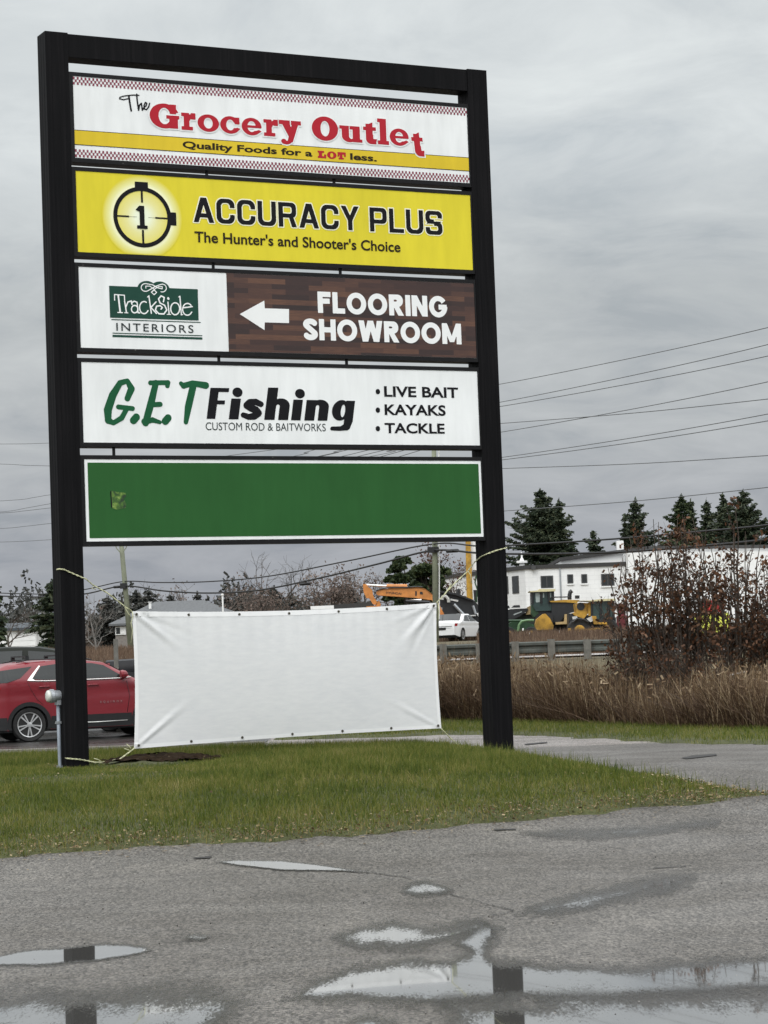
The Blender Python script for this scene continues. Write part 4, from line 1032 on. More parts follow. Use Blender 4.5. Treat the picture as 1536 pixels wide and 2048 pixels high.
# ================================================================== VEHICLES
M_RUB = simple('black tyre rubber', (.012, .012, .012), .7, var=.25, scale=8)
M_RIM = simple('bright alloy', (.62, .62, .62), .3, metal=.7, var=.08)
M_DARK = simple('dark underbody plastic', (.010, .010, .011), .55, var=.2)
M_CHROME = simple('chrome trim', (.80, .80, .77), .18, metal=.6, var=.04)
M_GLASS = glassy('tinted car glass', (.012, .015, .015), .04)
M_LENSR = simple('red lamp lens', (.35, .012, .02), .15, var=.1, coat=.6)
M_LENSW = simple('clear lamp lens', (.55, .56, .56), .12, var=.1, coat=.6)
def paint(name, col, rough=.32): return simple(name, col, rough, var=.05, scale=1.5, coat=.35)
def wheel(par, x, y, r, wdt, spokes=5, side=-1, rim=None):
    t = MB(); ax = (0, side, 0); o = (x, y - side * wdt / 2, r)
    t.lathe(o, ax, [(0, r * .70), (0, r * .93), (wdt * .12, r), (wdt * .85, r), (wdt, r * .94), (wdt * .97, r * .79), (wdt * .90, r * .735)], 30)
    wo = t.build('wheel', M_RUB, par, smooth=False)
    m = MB(); f = y + side * wdt * .36
    n = spokes * 2
    for k in range(n):
        a_ = 2 * PI * k / n + (.14 if k % 2 else -.14) * 1.0
        c, s_ = math.cos(a_), math.sin(a_)
        p0 = np.array([x + c * r * .10, f, r + s_ * r * .10]); p1 = np.array([x + c * r * .68, f, r + s_ * r * .68])
        q = np.array([-s_, 0, c]) * r * .035
        m.prism([p0 - q * .8, p1 - q * 1.25, p1 + q * 1.25, p0 + q * .8], (0, side * .025, 0))
    m.lathe((x, f - side * .005, r), ax, [(0, r * .15), (.035, r * .15), (.04, r * .08)], 16)
    # rim lip
    V0 = []; 
    m.lathe((x, f - side * .03, r), ax, [(0, r * .675), (.055, r * .675), (.06, r * .725), (.0, r * .73)], 30)
    m.build('rim', rim or M_RIM, wo)
    b_ = MB(); b_.lathe((x, y - side * wdt * .1, r), ax, [(0, r * .69), (wdt * .2, r * .69)], 24); b_.build('hub', M_DARK, wo)
def interp(pts, x): 
    P = np.array(pts, float); return float(np.interp(x, P[:, 0], P[:, 1]))
def make_car(name, label, loc, rz, body_mat, L, HW, top, belt, sill, axles, r, windows=(), glass_strips=(), clad=None, lights=(), group=None, cat='car', tum=.20, front_round=.10):
    """x runs from the tail (0) to the nose (L); right side is -y"""
    car = thing(name, label, cat, loc, rz, group)
    zmax = max(z for _, z in top); ar = r * 1.17
    def hw(x, z):
        e = min(x, L - x); plan = 1 - .16 * (1 - sm(e / .55)) if e < .55 else 1.0
        v = 1.0
        if z > belt: v = 1 - tum * ((z - belt) / (zmax - belt)) ** 1.15
        else: v = 1 - .055 * ((belt - z) / belt) ** 1.6 - .012 * math.exp(-((z - belt * .80) / .06) ** 2)
        return HW * float(plan) * v
    def zl(x):
        z = sill + .10 * float(1 - sm(min(x, L - x) / .5))
        for a_ in axles:
            if abs(x - a_) < ar: z = max(z, r + math.sqrt(ar * ar - (x - a_) ** 2))
        return z
    zu = lambda x: interp(top, x)
    xs = sorted(set(np.round(np.concatenate([np.linspace(0, L, int(L / .05)), [p[0] for p in top], *[[a_ + ar * math.cos(t_) for t_ in np.linspace(0, PI, 17)] for a_ in axles]]), 4)))
    nt = 16; V = []; F = []
    for x in xs:
        lo, hi = zl(x), zu(x)
        if lo > hi - .02: lo = hi - .02
        for sd_ in (-1, 1):
            for k in range(nt + 1):
                t_ = k / nt; z = lo + (hi - lo) * t_
                rnd = 1 - .075 * max(0.0, (t_ - .86) / .14) ** 2
                V.append((x, sd_ * hw(x, z) * rnd, z - .012 * max(0.0, (t_ - .86) / .14) ** 2))
    c_ = 2 * (nt + 1)
    for i in range(len(xs) - 1):
        for sd_ in (0, 1):
            for k in range(nt):
                a_ = i * c_ + sd_ * (nt + 1) + k; F.append((a_, a_ + c_, a_ + c_ + 1, a_ + 1))
    nV = len(V)
    for i, x in enumerate(xs):                       # roof, bonnet and tail skin with a slight crown
        yl = V[i * c_ + nt][1]; yr = V[i * c_ + 2 * nt + 1][1]; z = V[i * c_ + nt][2]
        for k in range(1, 6):
            u_ = k / 6; V.append((x, yl + (yr - yl) * u_, z + .035 * 4 * u_ * (1 - u_)))
    for i in range(len(xs) - 1):
        r0 = [i * c_ + nt] + [nV + i * 5 + k for k in range(5)] + [i * c_ + 2 * nt + 1]
        r1 = [(i + 1) * c_ + nt] + [nV + (i + 1) * 5 + k for k in range(5)] + [(i + 1) * c_ + 2 * nt + 1]
        for k in range(6): F.append((r0[k], r1[k], r1[k + 1], r0[k + 1]))
    for i in (0, len(xs) - 1):
        for k in range(nt): a_ = i * c_ + k; F.append((a_, a_ + 1, a_ + nt + 2, a_ + nt + 1))
    mb = MB(); mb.v = V; mb.f = F; mb.m = [0] * len(F)
    body = mb.build('body', body_mat, car, smooth=True)
    try:
        body.data.set_sharp_from_angle(angle=R(40))
    except Exception: pass
    ub = MB(); ub.box((.25, -HW * .86, sill - .04), (L - .25, HW * .86, sill + .30)); ub.box((.2, -HW * .72, sill + .3), (L - .3, HW * .72, belt - .05)); ub.build('underbody', M_DARK, car)
    def surf_poly(nm, poly, mat, off, par=car, sides=(-1, 1), step=.04):
        P = np.array(poly, float); x0, x1 = P[:, 0].min(), P[:, 0].max()
        def span(x):
            zz_ = []
            for (xa, za), (xb, zb_) in zip(P, np.roll(P, -1, 0)):
                if (xa <= x <= xb or xb <= x <= xa) and abs(xb - xa) > 1e-9: zz_.append(za + (zb_ - za) * (x - xa) / (xb - xa))
            return (min(zz_), max(zz_)) if zz_ else (0, 0)
        cols = sorted(set(np.round(np.concatenate([np.linspace(x0 + 1e-4, x1 - 1e-4, max(3, int((x1 - x0) / step))), np.clip(P[:, 0], x0 + 1e-4, x1 - 1e-4)]), 5)))
        obs = []
        for sd_ in sides:
            m = MB(); nz = 6; vs = []; fs = []
            for x in cols:
                a_, b_ = span(x)
                for k in range(nz + 1): z = a_ + (b_ - a_) * k / nz; vs.append((x, sd_ * (hw(x, z) + off), z))
            for i in range(len(cols) - 1):
                for k in range(nz): q = i * (nz + 1) + k; fs.append((q, q + nz + 1, q + nz + 2, q + 1))
            m.add(vs, fs); obs.append(m.build(nm, mat, par, smooth=True))
        return obs
    for wp in windows: surf_poly('window', wp, M_GLASS, .008)
    for (xa, xb, ins) in glass_strips:
        m = MB(); vs = []; fs = []; n = 10
        for i in range(n + 1):
            x = xa + (xb - xa) * i / n; z = zu(x)
            for k in range(7):
                u_ = k / 6; y = (hw(x, z) - ins) * (2 * u_ - 1); vs.append((x, y, z + .035 * (1 - (y / hw(x, z)) ** 2) + .006))
        for i in range(n):
            for k in range(6): q = i * 7 + k; fs.append((q, q + 7, q + 8, q + 1))
        m.add(vs, fs); m.build('windscreen' if xa > L * .4 else 'rear_window', M_GLASS, car, smooth=True)
    if clad:
        for a_ in axles:                             # black wheel-arch lips
            for sd_ in (-1, 1):
                m = MB(); vs = []; fs = []; n = 22
                for k in range(n + 1):
                    t_ = PI * (-.10 + 1.2 * k / n)
                    for rad in (ar - .03, ar + .055):
                        x = a_ + rad * math.cos(t_); z = max(sill + .01, r + rad * math.sin(t_)); vs.append((x, sd_ * (hw(x, z) + .012), z))
                for k in range(n): fs.append((2 * k, 2 * k + 2, 2 * k + 3, 2 * k + 1))
                m.add(vs, fs); m.build('wheel_arch', M_DARK, car)
        for a_, b_ in [(axles[0] + ar + .05, axles[1] - ar - .05), (.02, axles[0] - ar - .05), (axles[1] + ar + .05, L - .02)]:
            surf_poly('cladding', [(a_, sill + .01), (b_, sill + .01), (b_, clad), (a_, clad)], M_DARK, .010)
    for (poly, lm) in lights: surf_poly('tail_light' if lm is M_LENSR else 'headlight', poly, lm, .010)
    for a_ in axles:
        for sd_ in (-1, 1): wheel(car, a_, sd_ * (HW - .125), r, .225, side=sd_)
    car['_'] = 0; del car['_']
    return car, surf_poly, hw, zu

M_REDP = paint('metallic cherry red paint', (.19, .010, .018))
rz_red = R(22); rear = ground(60, 1484)
ca, sa = math.cos(rz_red), math.sin(rz_red)
# contact of the right rear wheel is at local (0.95, -0.9)
rl = np.array([.95 * ca + .88 * sa, .95 * sa - .88 * ca, 0])
red_car, sp_, hw_, zu_ = make_car('parked_car', 'red sport utility car with chrome window trim and roof bars parked behind the left post', rear - rl, rz_red, M_REDP, 4.65, .92,
    [(0, .92), (.05, 1.12), (.14, 1.32), (.36, 1.58), (.55, 1.655), (1.0, 1.70), (1.6, 1.725), (2.2, 1.70), (2.65, 1.64), (3.4, 1.22), (3.7, 1.15), (4.25, 1.05), (4.5, .92), (4.65, .68)],
    1.25, .25, (.95, 3.675), .365,
    windows=[[(.12, 1.30), (.16, 1.26), (.49, 1.275), (.77, 1.36), (1.05, 1.60), (.36, 1.53)], [(1.03, 1.33), (1.25, 1.60), (1.62, 1.64), (2.02, 1.645), (2.02, 1.30), (1.3, 1.305)],
             [(2.08, 1.30), (2.08, 1.643), (2.38, 1.625), (2.62, 1.575), (2.98, 1.345), (3.0, 1.30)]],
    glass_strips=[(2.72, 3.36, .14)], clad=.53, lights=[([(.03, 1.00), (.04, 1.17), (.36, 1.17), (.30, 1.05)], M_LENSR)], cat='car')
def on_side(car, nm, pts, rad, mat, off=.012, side=-1):
    m = MB(); m.tube([(x, side * (hw_(x, z) + off), z) for x, z in pts], rad, 6); return m.build(nm, mat, car, smooth=True)
for sd_ in (-1, 1):
    on_side(red_car, 'chrome_trim', [(.93, 1.305), (1.05, 1.295), (1.3, 1.283), (2.0, 1.278), (3.05, 1.283), (3.2, 1.30)], .012, M_CHROME, side=sd_)
    m = MB(); m.add([(x, sd_ * (hw_(x, z) + .011), z) for x, z in [(.92, 1.305), (1.09, 1.30), (1.03, 1.345), (1.235, 1.61), (1.205, 1.615), (1.02, 1.42)]], [(0, 1, 2), (0, 2, 5), (2, 3, 4), (2, 4, 5)]); m.build('chrome_trim', M_CHROME, red_car)
    for hx in (1.16, 2.22):
        on_side(red_car, 'door_handle', [(hx, 1.155), (hx + .06, 1.165), (hx + .20, 1.165), (hx + .25, 1.155)], .016, M_REDP, .025, side=sd_)
    on_side(red_car, 'door_seam', [(.92, 1.27), (1.0, 1.1), (1.12, .90), (1.25, .78)], .004, M_DARK, .003, side=sd_)
    on_side(red_car, 'door_seam', [(2.05, 1.66), (2.06, 1.2), (2.02, .55)], .005, M_DARK, .003, side=sd_)
    on_side(red_car, 'door_seam', [(3.1, 1.22), (3.16, .9), (3.1, .55)], .005, M_DARK, .003, side=sd_)
    on_side(red_car, 'sill_strip', [(1.5, .37), (2.4, .36), (3.1, .37)], .012, M_CHROME, .012, side=sd_)
    mm = MB(); y_ = sd_ * (hw_(3.0, 1.3) + .12)
    mm.lathe((2.94, y_, 1.36), (1, 0, 0), [(0, .085), (.05, .095), (.12, .075), (.16, .03)], 12); mm.box((2.98, min(y_, y_ - sd_ * .14), 1.28), (3.06, max(y_, y_ - sd_ * .14), 1.31)); mm.build('side_mirror', M_REDP, red_car, smooth=False)
    rb = MB(); rb.tube([(.75, sd_ * .66, 1.70), (1.0, sd_ * .66, 1.745), (2.2, sd_ * .66, 1.745), (2.4, sd_ * .66, 1.70)], .016, 6); rb.build('roof_rail', M_DARK, red_car)
for xb in (.98, 1.72):
    rb = MB(); rb.box((xb - .035, -.70, 1.805), (xb + .035, .70, 1.835)); rb.box((xb - .04, -.70, 1.73), (xb + .04, -.62, 1.806)); rb.box((xb - .04, .62, 1.73), (xb + .04, .70, 1.806)); rb.build('roof_bar', M_DARK, red_car)
# small chrome name lettering low on the front door
cu = bpy.data.curves.new('n', 'FONT'); cu.body = 'EQUINOX'; cu.size = .062; cu.space_character = 2.1; cu.extrude = .002
o = bpy.data.objects.new('n', cu); COL.objects.link(o); bpy.context.view_layer.update()
me = bpy.data.meshes.new_from_object(o.evaluated_get(bpy.context.evaluated_depsgraph_get())); bpy.data.objects.remove(o)
me.materials.clear(); me.materials.append(simple('dull chrome lettering', (.30, .22, .22), .4, metal=.3))
lt = link('lettering', me, red_car); lt.rotation_euler = (R(90), 0, 0); lt.location = (2.50, -hw_(2.7, .78) - .012, .765)

M_SUV = simple('dark olive grey paint', (.014, .016, .013), .55, var=.06, spec=.12)
p_ = at(22, 1400, 57.0)
suv, *_ = make_car('parked_car', 'tall dark grey van with long side windows standing behind the red car', (p_[0] - 1.6, 56.6, tz(p_[0], 57)), R(4), M_SUV, 5.1, .98,
    [(0, 1.1), (.06, 1.5), (.25, 1.92), (.6, 2.03), (1.6, 2.075), (2.4, 2.05), (3.0, 1.93), (3.85, 1.42), (4.2, 1.30), (4.8, 1.16), (5.1, .85)], 1.42, .28, (1.0, 4.05), .39,
    windows=[[(.35, 1.48), (.5, 1.93), (1.15, 1.975), (1.15, 1.48)], [(1.22, 1.48), (1.22, 1.98), (2.02, 1.985), (2.02, 1.48)], [(2.16, 1.48), (2.16, 1.975), (2.75, 1.92), (3.35, 1.60), (3.35, 1.48)]],
    glass_strips=[(3.05, 3.8, .16)], cat='van')
M_BLKP = simple('black paint', (.010, .010, .012), .5, var=.1, spec=.2)
p_ = at(214, 1300, 58.0)
blk, *_ = make_car('pickup_truck', 'black pickup truck standing between the left post and the banner', (p_[0], 57.6, tz(p_[0], 57.6)), R(4), M_BLKP, 5.6, .98,
    [(0, 1.30), (.04, 1.66), (1.75, 1.70), (1.85, 1.98), (2.2, 2.04), (3.1, 2.03), (3.4, 1.96), (4.0, 1.5), (4.3, 1.42), (5.2, 1.30), (5.6, .95)], 1.45, .38, (1.15, 4.6), .40,
    windows=[[(1.92, 1.52), (2.1, 1.93), (2.75, 1.94), (2.75, 1.52)], [(2.85, 1.52), (2.85, 1.94), (3.25, 1.90), (3.75, 1.52)]], glass_strips=[(3.45, 3.95, .16)], lights=[([(.01, 1.2), (.01, 1.6), (.14, 1.6), (.14, 1.2)], M_LENSR)], cat='pickup truck')
M_SILV = paint('silver grey paint', (.24, .245, .25))
p_ = at(285, 1340, 54.5)
slv, *_ = make_car('parked_car', 'silver grey car mostly hidden between the banner and the red bonnet', (p_[0] - 1.1, 56.0, tz(p_[0], 56)), R(0), M_SILV, 4.6, .9,
    [(0, .75), (.08, .98), (.7, 1.06), (1.35, 1.42), (2.4, 1.45), (3.2, 1.02), (4.2, .9), (4.5, .75), (4.6, .55)], 1.0, .22, (.95, 3.65), .33,
    windows=[[(1.0, 1.06), (1.42, 1.35), (2.0, 1.37), (2.0, 1.04)], [(2.06, 1.04), (2.06, 1.37), (2.4, 1.36), (2.95, 1.04)]], glass_strips=[(.76, 1.32, .14), (2.45, 3.15, .14)], lights=[([(.02, .75), (.04, .92), (.35, .92), (.3, .8)], M_LENSR)])
M_WHP = paint('white car paint', (.75, .75, .75))
p_ = at(901, 1290, 130.0)
wht, *_ = make_car('parked_car', 'white saloon car seen end-on beside the banner in front of the machinery', (p_[0] - .5, 128.6, tz(p_[0], 129)), R(68), M_WHP, 4.6, .92,
    [(0, .7), (.06, .98), (.75, 1.08), (1.5, 1.46), (2.5, 1.48), (3.3, 1.05), (4.2, .92), (4.5, .75), (4.6, .55)], 1.03, .22, (.95, 3.65), .33,
    windows=[[(1.1, 1.08), (1.55, 1.38), (2.0, 1.41), (2.0, 1.06)], [(2.06, 1.06), (2.06, 1.41), (2.5, 1.39), (3.05, 1.06)]], glass_strips=[(.80, 1.48, .12), (2.55, 3.25, .12)], lights=[([(.01, .78), (.02, .95), (.3, .95), (.25, .8)], M_LENSR)])
tp = MB(); tp.box((-.015, -.62, .79), (.012, .62, .81)); tp.box((-.02, -.26, .60), (.0, .26, .74)); tp.build('number_plate', M_DARK, wht)

# ================================================================== GUARDRAIL
M_RAILG = simple('weathered grey guardrail steel', (.060, .066, .058), .7, metal=.0, var=.3, scale=3)
M_WOODP = simple('grey weathered timber', (.13, .125, .11), .9, var=.3, scale=7)
def rail(x0, x1, y, label, zt=1.75):
    g = thing('guardrail', label, 'guardrail', (x0, y, tz(x0, y)), world=True)
    prof = [(0, 0), (.05, .03), (.05, .09), (0, .13), (0, .18), (.05, .22), (.05, .28), (0, .31)]
    m = MB(); n = 60; vs = []; fs = []
    for i in range(n + 1):
        x = x0 + (x1 - x0) * i / n
        for dy, dz in prof: vs.append((x, y - dy, zt - .31 + dz + .012 * math.sin(x * .6)))
    k = len(prof)
    for i in range(n):
        for j in range(k - 1): q = i * k + j; fs.append((q, q + k, q + k + 1, q + 1))
    m.add(vs, fs); m.build('rail', M_RAILG, g)
    x = at(1030, 1300, y)[0] - .93 * 12
    while x < x1:
        if x > x0: p = MB(); p.box((x - .09, y - .26, tz(x, y) - .6), (x + .09, y - .06, zt + .02 + rng.uniform(-.03, .04))); p.build('rail_post', M_WOODP, g)
        x += .93
    return g
xg0 = at(890, 1300, 61.0)[0]; xg1 = at(1700, 1280, 61.0)[0]
rail(xg0 - 4, xg1, 61.0, 'grey W-beam guardrail on timber posts behind the brown reeds')
ps = MB(); q = at(233, 1340, 56.0); ps.box((q[0] - .05, 55.95, .0), (q[0] + .05, 56.05, at(233, 1278, 56.0)[2])); tag(ps.build('marker_post', M_WOODP), 'thin grey post standing in front of the black pickup truck', 'post')

# ================================================================== UTILITY POLES AND WIRES
M_POLE = simple('greenish treated pole timber', (.20, .215, .155), .85, var=.25, scale=1.5)
M_WIRE = simple('black cable sheath', (.008, .008, .009), .6)
M_THIN = simple('weathered aluminium wire', (.10, .105, .11), .6)
def upole(xb, yb, xt, yt, Y, ztop, rad, label):
    b_ = at(xb, yb, Y); t_ = at(xt, yt, Y); d_ = (t_ - b_) / (t_[2] - b_[2])
    base = b_ + d_ * (tz(b_[0], Y) - b_[2] - .3); top = b_ + d_ * (ztop - b_[2])
    p = thing('utility_pole', label, 'utility pole', base, world=True)
    m = MB(); m.tube([base, (base + top) / 2, top], [rad, rad * .85, rad * .68], 12); m.build('shaft', M_POLE, p, smooth=True)
    return p, base, top, d_
YL, YR = 170.0, 126.0
pl_, bL, tL, dL = upole(261, 1290, 243, 1092, YL, 14.2, .21, 'leaning greenish utility pole behind the upper left banner corner')
zc = at(243, 1100, YL)
m = MB()
for sgn in (-1, 1): m.tube([zc + np.array([0, -.1, -.3]), zc + np.array([sgn * .35, -.1, .15]), zc + np.array([sgn * .45, -.1, .5])], .04, 6)
m.build('bracket', M_POLE, pl_)
m = MB()
q = at(248, 1172, YL); m.box((q[0] - .25, YL - .35, q[2] - .2), (q[0] + .25, YL - .1, q[2] + .2)); m.build('cable_clamp', M_WIRE, pl_)
pr_, bR, tR, dR = upole(871, 1205, 868, 905, YR, 14.5, .17, 'grey green utility pole behind the upper right banner corner')
m = MB(); m.tube([bR + np.array([.24, -.1, 1.5]), bR + dR * (tR[2] - bR[2]) + np.array([.24, -.1, -1.0])], .035, 6); m.build('ground_wire_guard', simple('white conduit', (.6, .6, .58), .5), pr_)
m = MB(); q = at(866, 1100, YR); m.box((q[0] - .3, YR - .3, q[2] - .15), (q[0] + .3, YR - .1, q[2] + .15)); m.build('cable_clamp', M_WIRE, pr_)
def wire(pxs, rad, mat, label, group, cat='wire'):
    """pxs: (photo x, photo y, depth)"""
    P = [at(*p) for p in pxs]; Q = []
    for i in range(len(P) - 1):                       # Catmull-Rom through the points
        p0 = P[max(i - 1, 0)]; p1 = P[i]; p2 = P[i + 1]; p3 = P[min(i + 2, len(P) - 1)]
        for k in range(10):
            t_ = k / 10; Q.append(.5 * ((2 * p1) + (-p0 + p2) * t_ + (2 * p0 - 5 * p1 + 4 * p2 - p3) * t_ ** 2 + (-p0 + 3 * p1 - 3 * p2 + p3) * t_ ** 3))
    Q.append(P[-1]); m = MB(); m.tube(Q, rad, 5)
    return tag(m.build('overhead_wire', mat, smooth=True), label, cat, group)
GC, GT = 'thick black cables between the utility poles', 'thin overhead wires in the grey sky'
wire([(-300, 1172, 215), (0, 1186, 195), (110, 1187, 183), (175, 1178, 177), (248, 1163, YL), (320, 1165, 165), (420, 1163, 158), (540, 1152, 149), (700, 1121, 138), (866, 1088, YR), (960, 1092, 119), (1070, 1088, 112), (1240, 1077, 104), (1400, 1063, 97), (1536, 1050, 92), (1800, 1015, 82)], .042, M_WIRE, 'upper of the two thick black cables strung past both utility poles', GC, 'cable')
wire([(-300, 1178, 215), (0, 1192, 195), (110, 1193, 183), (175, 1187, 177), (248, 1172, YL), (330, 1182, 164), (420, 1186, 158), (520, 1180, 150), (640, 1156, 142), (760, 1127, 133), (866, 1101, YR), (960, 1106, 119), (1080, 1108, 112), (1240, 1104, 104), (1400, 1092, 97), (1536, 1079, 92), (1800, 1045, 82)], .055, M_WIRE, 'lower and thicker of the two black cables strung past both utility poles', GC, 'cable')
m = MB(); 
for px_, py_, Y_ in ((610, 1168, 144), (905, 1102, 123), (236, 1174, 171)):
    q = at(px_, py_, Y_); m = MB(); m.lathe(q - np.array([.35, 0, 0]), (1, 0, .02), [(0, .05), (.06, .10), (.62, .10), (.7, .05)], 10)
    tag(m.build('splice_case', M_WIRE, smooth=True), {610: 'black splice case on the lower cable over the reddish trees', 905: 'black splice case just right of the right utility pole', 236: 'black splice case just left of the left utility pole'}[px_], 'splice case')
TW = [((996, 769), (1536, 655), 'topmost thin wire in the sky right of the sign'), ((997, 805), (1536, 689), 'second thin wire from the top right of the sign'), ((997, 813.5), (1536, 712), 'third thin wire from the top right of the sign'),
      ((999, 847), (1536, 798), 'flatter thin wire that crosses a steeper one right of the sign'), ((1000, 864.5), (1536, 763.6), 'steeper thin wire that crosses a flatter one right of the sign'),
      ((1001.7, 915), (1536, 828), 'upper of two close thin wires below the crossing pair'), ((1001.7, 920), (1536, 841.7), 'lower of two close thin wires below the crossing pair'),
      ((1003.5, 937), (1536, 911), 'nearly level thin wire well above the spruce tops'), ((1007, 1022), (1536, 974.6), 'lowest thin wire, just above the spruce tops')]
for (xa, ya), (xb, yb), lab in TW:
    k = (yb - ya) / (xb - xa)
    wire([(xa - 135, ya - k * 90, YR), (xa, ya, 118), ((xa + xb) / 2, (ya + yb) / 2 + 3.5, 102), (xb, yb, 88), (xb + 260, yb + k * 330, 80)], .018, M_THIN, lab, GT)
TL_ = [((0, 888), (103, 886), 'topmost faint wire left of the sign'), ((0, 928), (105, 932), 'faint level wire second from top left of the sign'), ((29, 1000), (104, 989), 'short faint wire third from top left of the sign'),
       ((0, 1024), (109, 1006), 'steeper faint wire of the close pair left of the sign'), ((0, 1026), (109, 1015), 'lower faint wire of the close pair left of the sign'), ((0, 1057), (109, 1046), 'faint wire second from bottom left of the sign'), ((0, 1084), (109, 1079), 'lowest faint wire left of the sign')]
for i, ((xa, ya), (xb, yb), lab) in enumerate(TL_):
    k = (yb - ya) / (xb - xa)
    wire([(xa - 150, ya - k * 60, 215), (xa, ya, 195), ((xa + xb) / 2, (ya + yb) / 2 + .6, 188), (xb, yb, 181), (236, yb + k * 120, YL), (520, (yb + 850 + 8 * i) / 2 + 8, 149), (866, 845 + 8 * i, YR)], .020, M_THIN, lab, GT)
for i, (xa, xb) in enumerate(((585, 620), (640, 675), (740, 776))):
    ya, yb = 913, 902; k = (yb - ya) / (xb - xa)
    wire([(240, 985 + 8 * i, YL), (xa, ya, 148), (xb, yb, 145), (866, 838 + 25 * i, YR)], .018, M_THIN, ['left', 'middle', 'right'][i] + ' thin wire slanting through the slot above the green panel', GT)

# ================================================================== BUILDINGS
def m_block():
    m, t, b, o = new_mat('white painted block wall')
    tc = t.node('ShaderNodeTexCoord'); P = tc.outputs['Object']
    br = t.node('ShaderNodeTexBrick'); mp = t.node('ShaderNodeMapping'); mp.inputs['Rotation'].default_value = (R(90), 0, 0)
    sx_ = t.node('ShaderNodeSeparateXYZ'); t.link(P, sx_.inputs[0]); cb_ = t.node('ShaderNodeCombineXYZ')
    t.link(t.math('ADD', sx_.outputs[0], sx_.outputs[1]), cb_.inputs[0]); t.link(sx_.outputs[2], cb_.inputs[1]); t.link(cb_.outputs[0], br.inputs['Vector'])
    br.inputs['Scale'].default_value = 1; br.inputs['Brick Width'].default_value = .8; br.inputs['Row Height'].default_value = .4; br.inputs['Mortar Size'].default_value = .03
    br.inputs['Color1'].default_value = (.80, .80, .79, 1); br.inputs['Color2'].default_value = (.785, .785, .775, 1); br.inputs['Mortar'].default_value = (.735, .735, .73, 1)
    n = t.noise(P, .6, 5); t.link(t.mix(1, br.outputs[0], t.ramp(n, [(.35, (.90, .90, .90)), (.6, (1, 1, 1))]), 'MULTIPLY'), b.inputs['Base Color']); b.inputs['Roughness'].default_value = .8
    return m
M_BLOCK = m_block()
M_FASC = simple('dark roof edge', (.035, .034, .033), .8, var=.2)
M_WHS = simple('white siding', (.78, .78, .77), .7, var=.04)
M_WIN = glassy('dark window glass', (.022, .025, .026), .25)
M_FRAME = simple('dark window frame', (.05, .05, .05), .6)
YB = 215.0
wb = thing('industrial_building', 'long white painted block building with flat dark roof edge behind the machinery', 'building', at(1200, 1290, YB), world=True)
cB = at(1050, 1131, YB); gz_ = tz(cB[0], YB) - .5
cL = at(868, 1147, YB + 22)        # far end of the left side wall
m = MB(); rgt = at(1900, 1100, YB)
zt_ = cB[2]
m.prism([(cB[0], YB, gz_), (rgt[0], YB, gz_), (rgt[0], YB + 22, gz_), (cL[0], YB + 22, gz_)], (0, 0, zt_ - .35 - gz_)); m.build('wall', M_BLOCK, wb)
m = MB(); m.prism([(cB[0] - .15, YB - .15, zt_ - .349), (rgt[0], YB - .15, zt_ - .349), (rgt[0], YB + 22.2, zt_ - .349), (cL[0] - .2, YB + 22.2, zt_ - .349)], (0, 0, .35)); m.build('roof', M_FASC, wb)
# low-pitched upper storey behind the parapet
u0, u1, u2 = at(1121, 1122, YB + 3), at(1296, 1099, YB + 3), at(1900, 1092, YB + 3)
m = MB(); m.prism([(u0[0], YB + 3, zt_ + .002), (u0[0], YB + 3, u0[2]), (u1[0], YB + 3, u1[2]), (u2[0], YB + 3, u2[2]), (u2[0], YB + 3, zt_ + .002)], (0, 16, 0)); m.build('upper_wall', M_WHS, wb)
m = MB(); 
for a_, b_ in ((u0, u1), (u1, u2)): m.prism([a_ + np.array([-.1, -.4, .004]), b_ + np.array([0, -.4, .004]), b_ + np.array([0, -.4, .30]), a_ + np.array([-.1, -.4, .30])], (0, 17, 0))
m.build('roof', M_FASC, wb)
# taller flush block to the right
v0, v1 = at(1252, 1106, YB - .25), at(1900, 1098, YB - .25)
m = MB(); m.prism([(v0[0], YB - .25, gz_), (v1[0], YB - .25, gz_), (v1[0], YB - .25, v1[2]), (v0[0], YB - .25, v0[2])], (0, 3.2, 0)); m.build('end_wall', M_WHS, wb)
def win(x0, y0, x1, y1, bars, Y=YB):
    a_ = at(x0, y1, Y); b_ = at(x1, y0, Y); f = MB(); e = .10
    f.box((a_[0], Y - .06, a_[2]), (b_[0], Y + .02, a_[2] + e)); f.box((a_[0], Y - .06, b_[2] - e), (b_[0], Y + .02, b_[2]))
    f.box((a_[0], Y - .06, a_[2] + e), (a_[0] + e, Y + .02, b_[2] - e)); f.box((b_[0] - e, Y - .06, a_[2] + e), (b_[0], Y + .02, b_[2] - e))
    for u_ in bars: x = a_[0] + (b_[0] - a_[0]) * u_; f.box((x - .04, Y - .05, a_[2] + e), (x + .04, Y + .02, b_[2] - e))
    fo = f.build('window', M_FRAME, wb); p = MB(); p.box((a_[0] + e, Y - .025, a_[2] + e), (b_[0] - e, Y - .01, b_[2] - e)); p.build('pane', M_WIN, fo)
    s_ = MB(); s_.box((a_[0] - .06, Y - .12, a_[2] - .12), (b_[0] + .06, Y - .002, a_[2] - .002)); s_.build('sill', M_WHS, fo)
win(1082, 1151, 1106, 1177, [.48, .93]); win(1135, 1148.5, 1146, 1167.5, []); win(1163, 1148, 1174, 1167, []); win(1203, 1147, 1228, 1172.5, [.5])
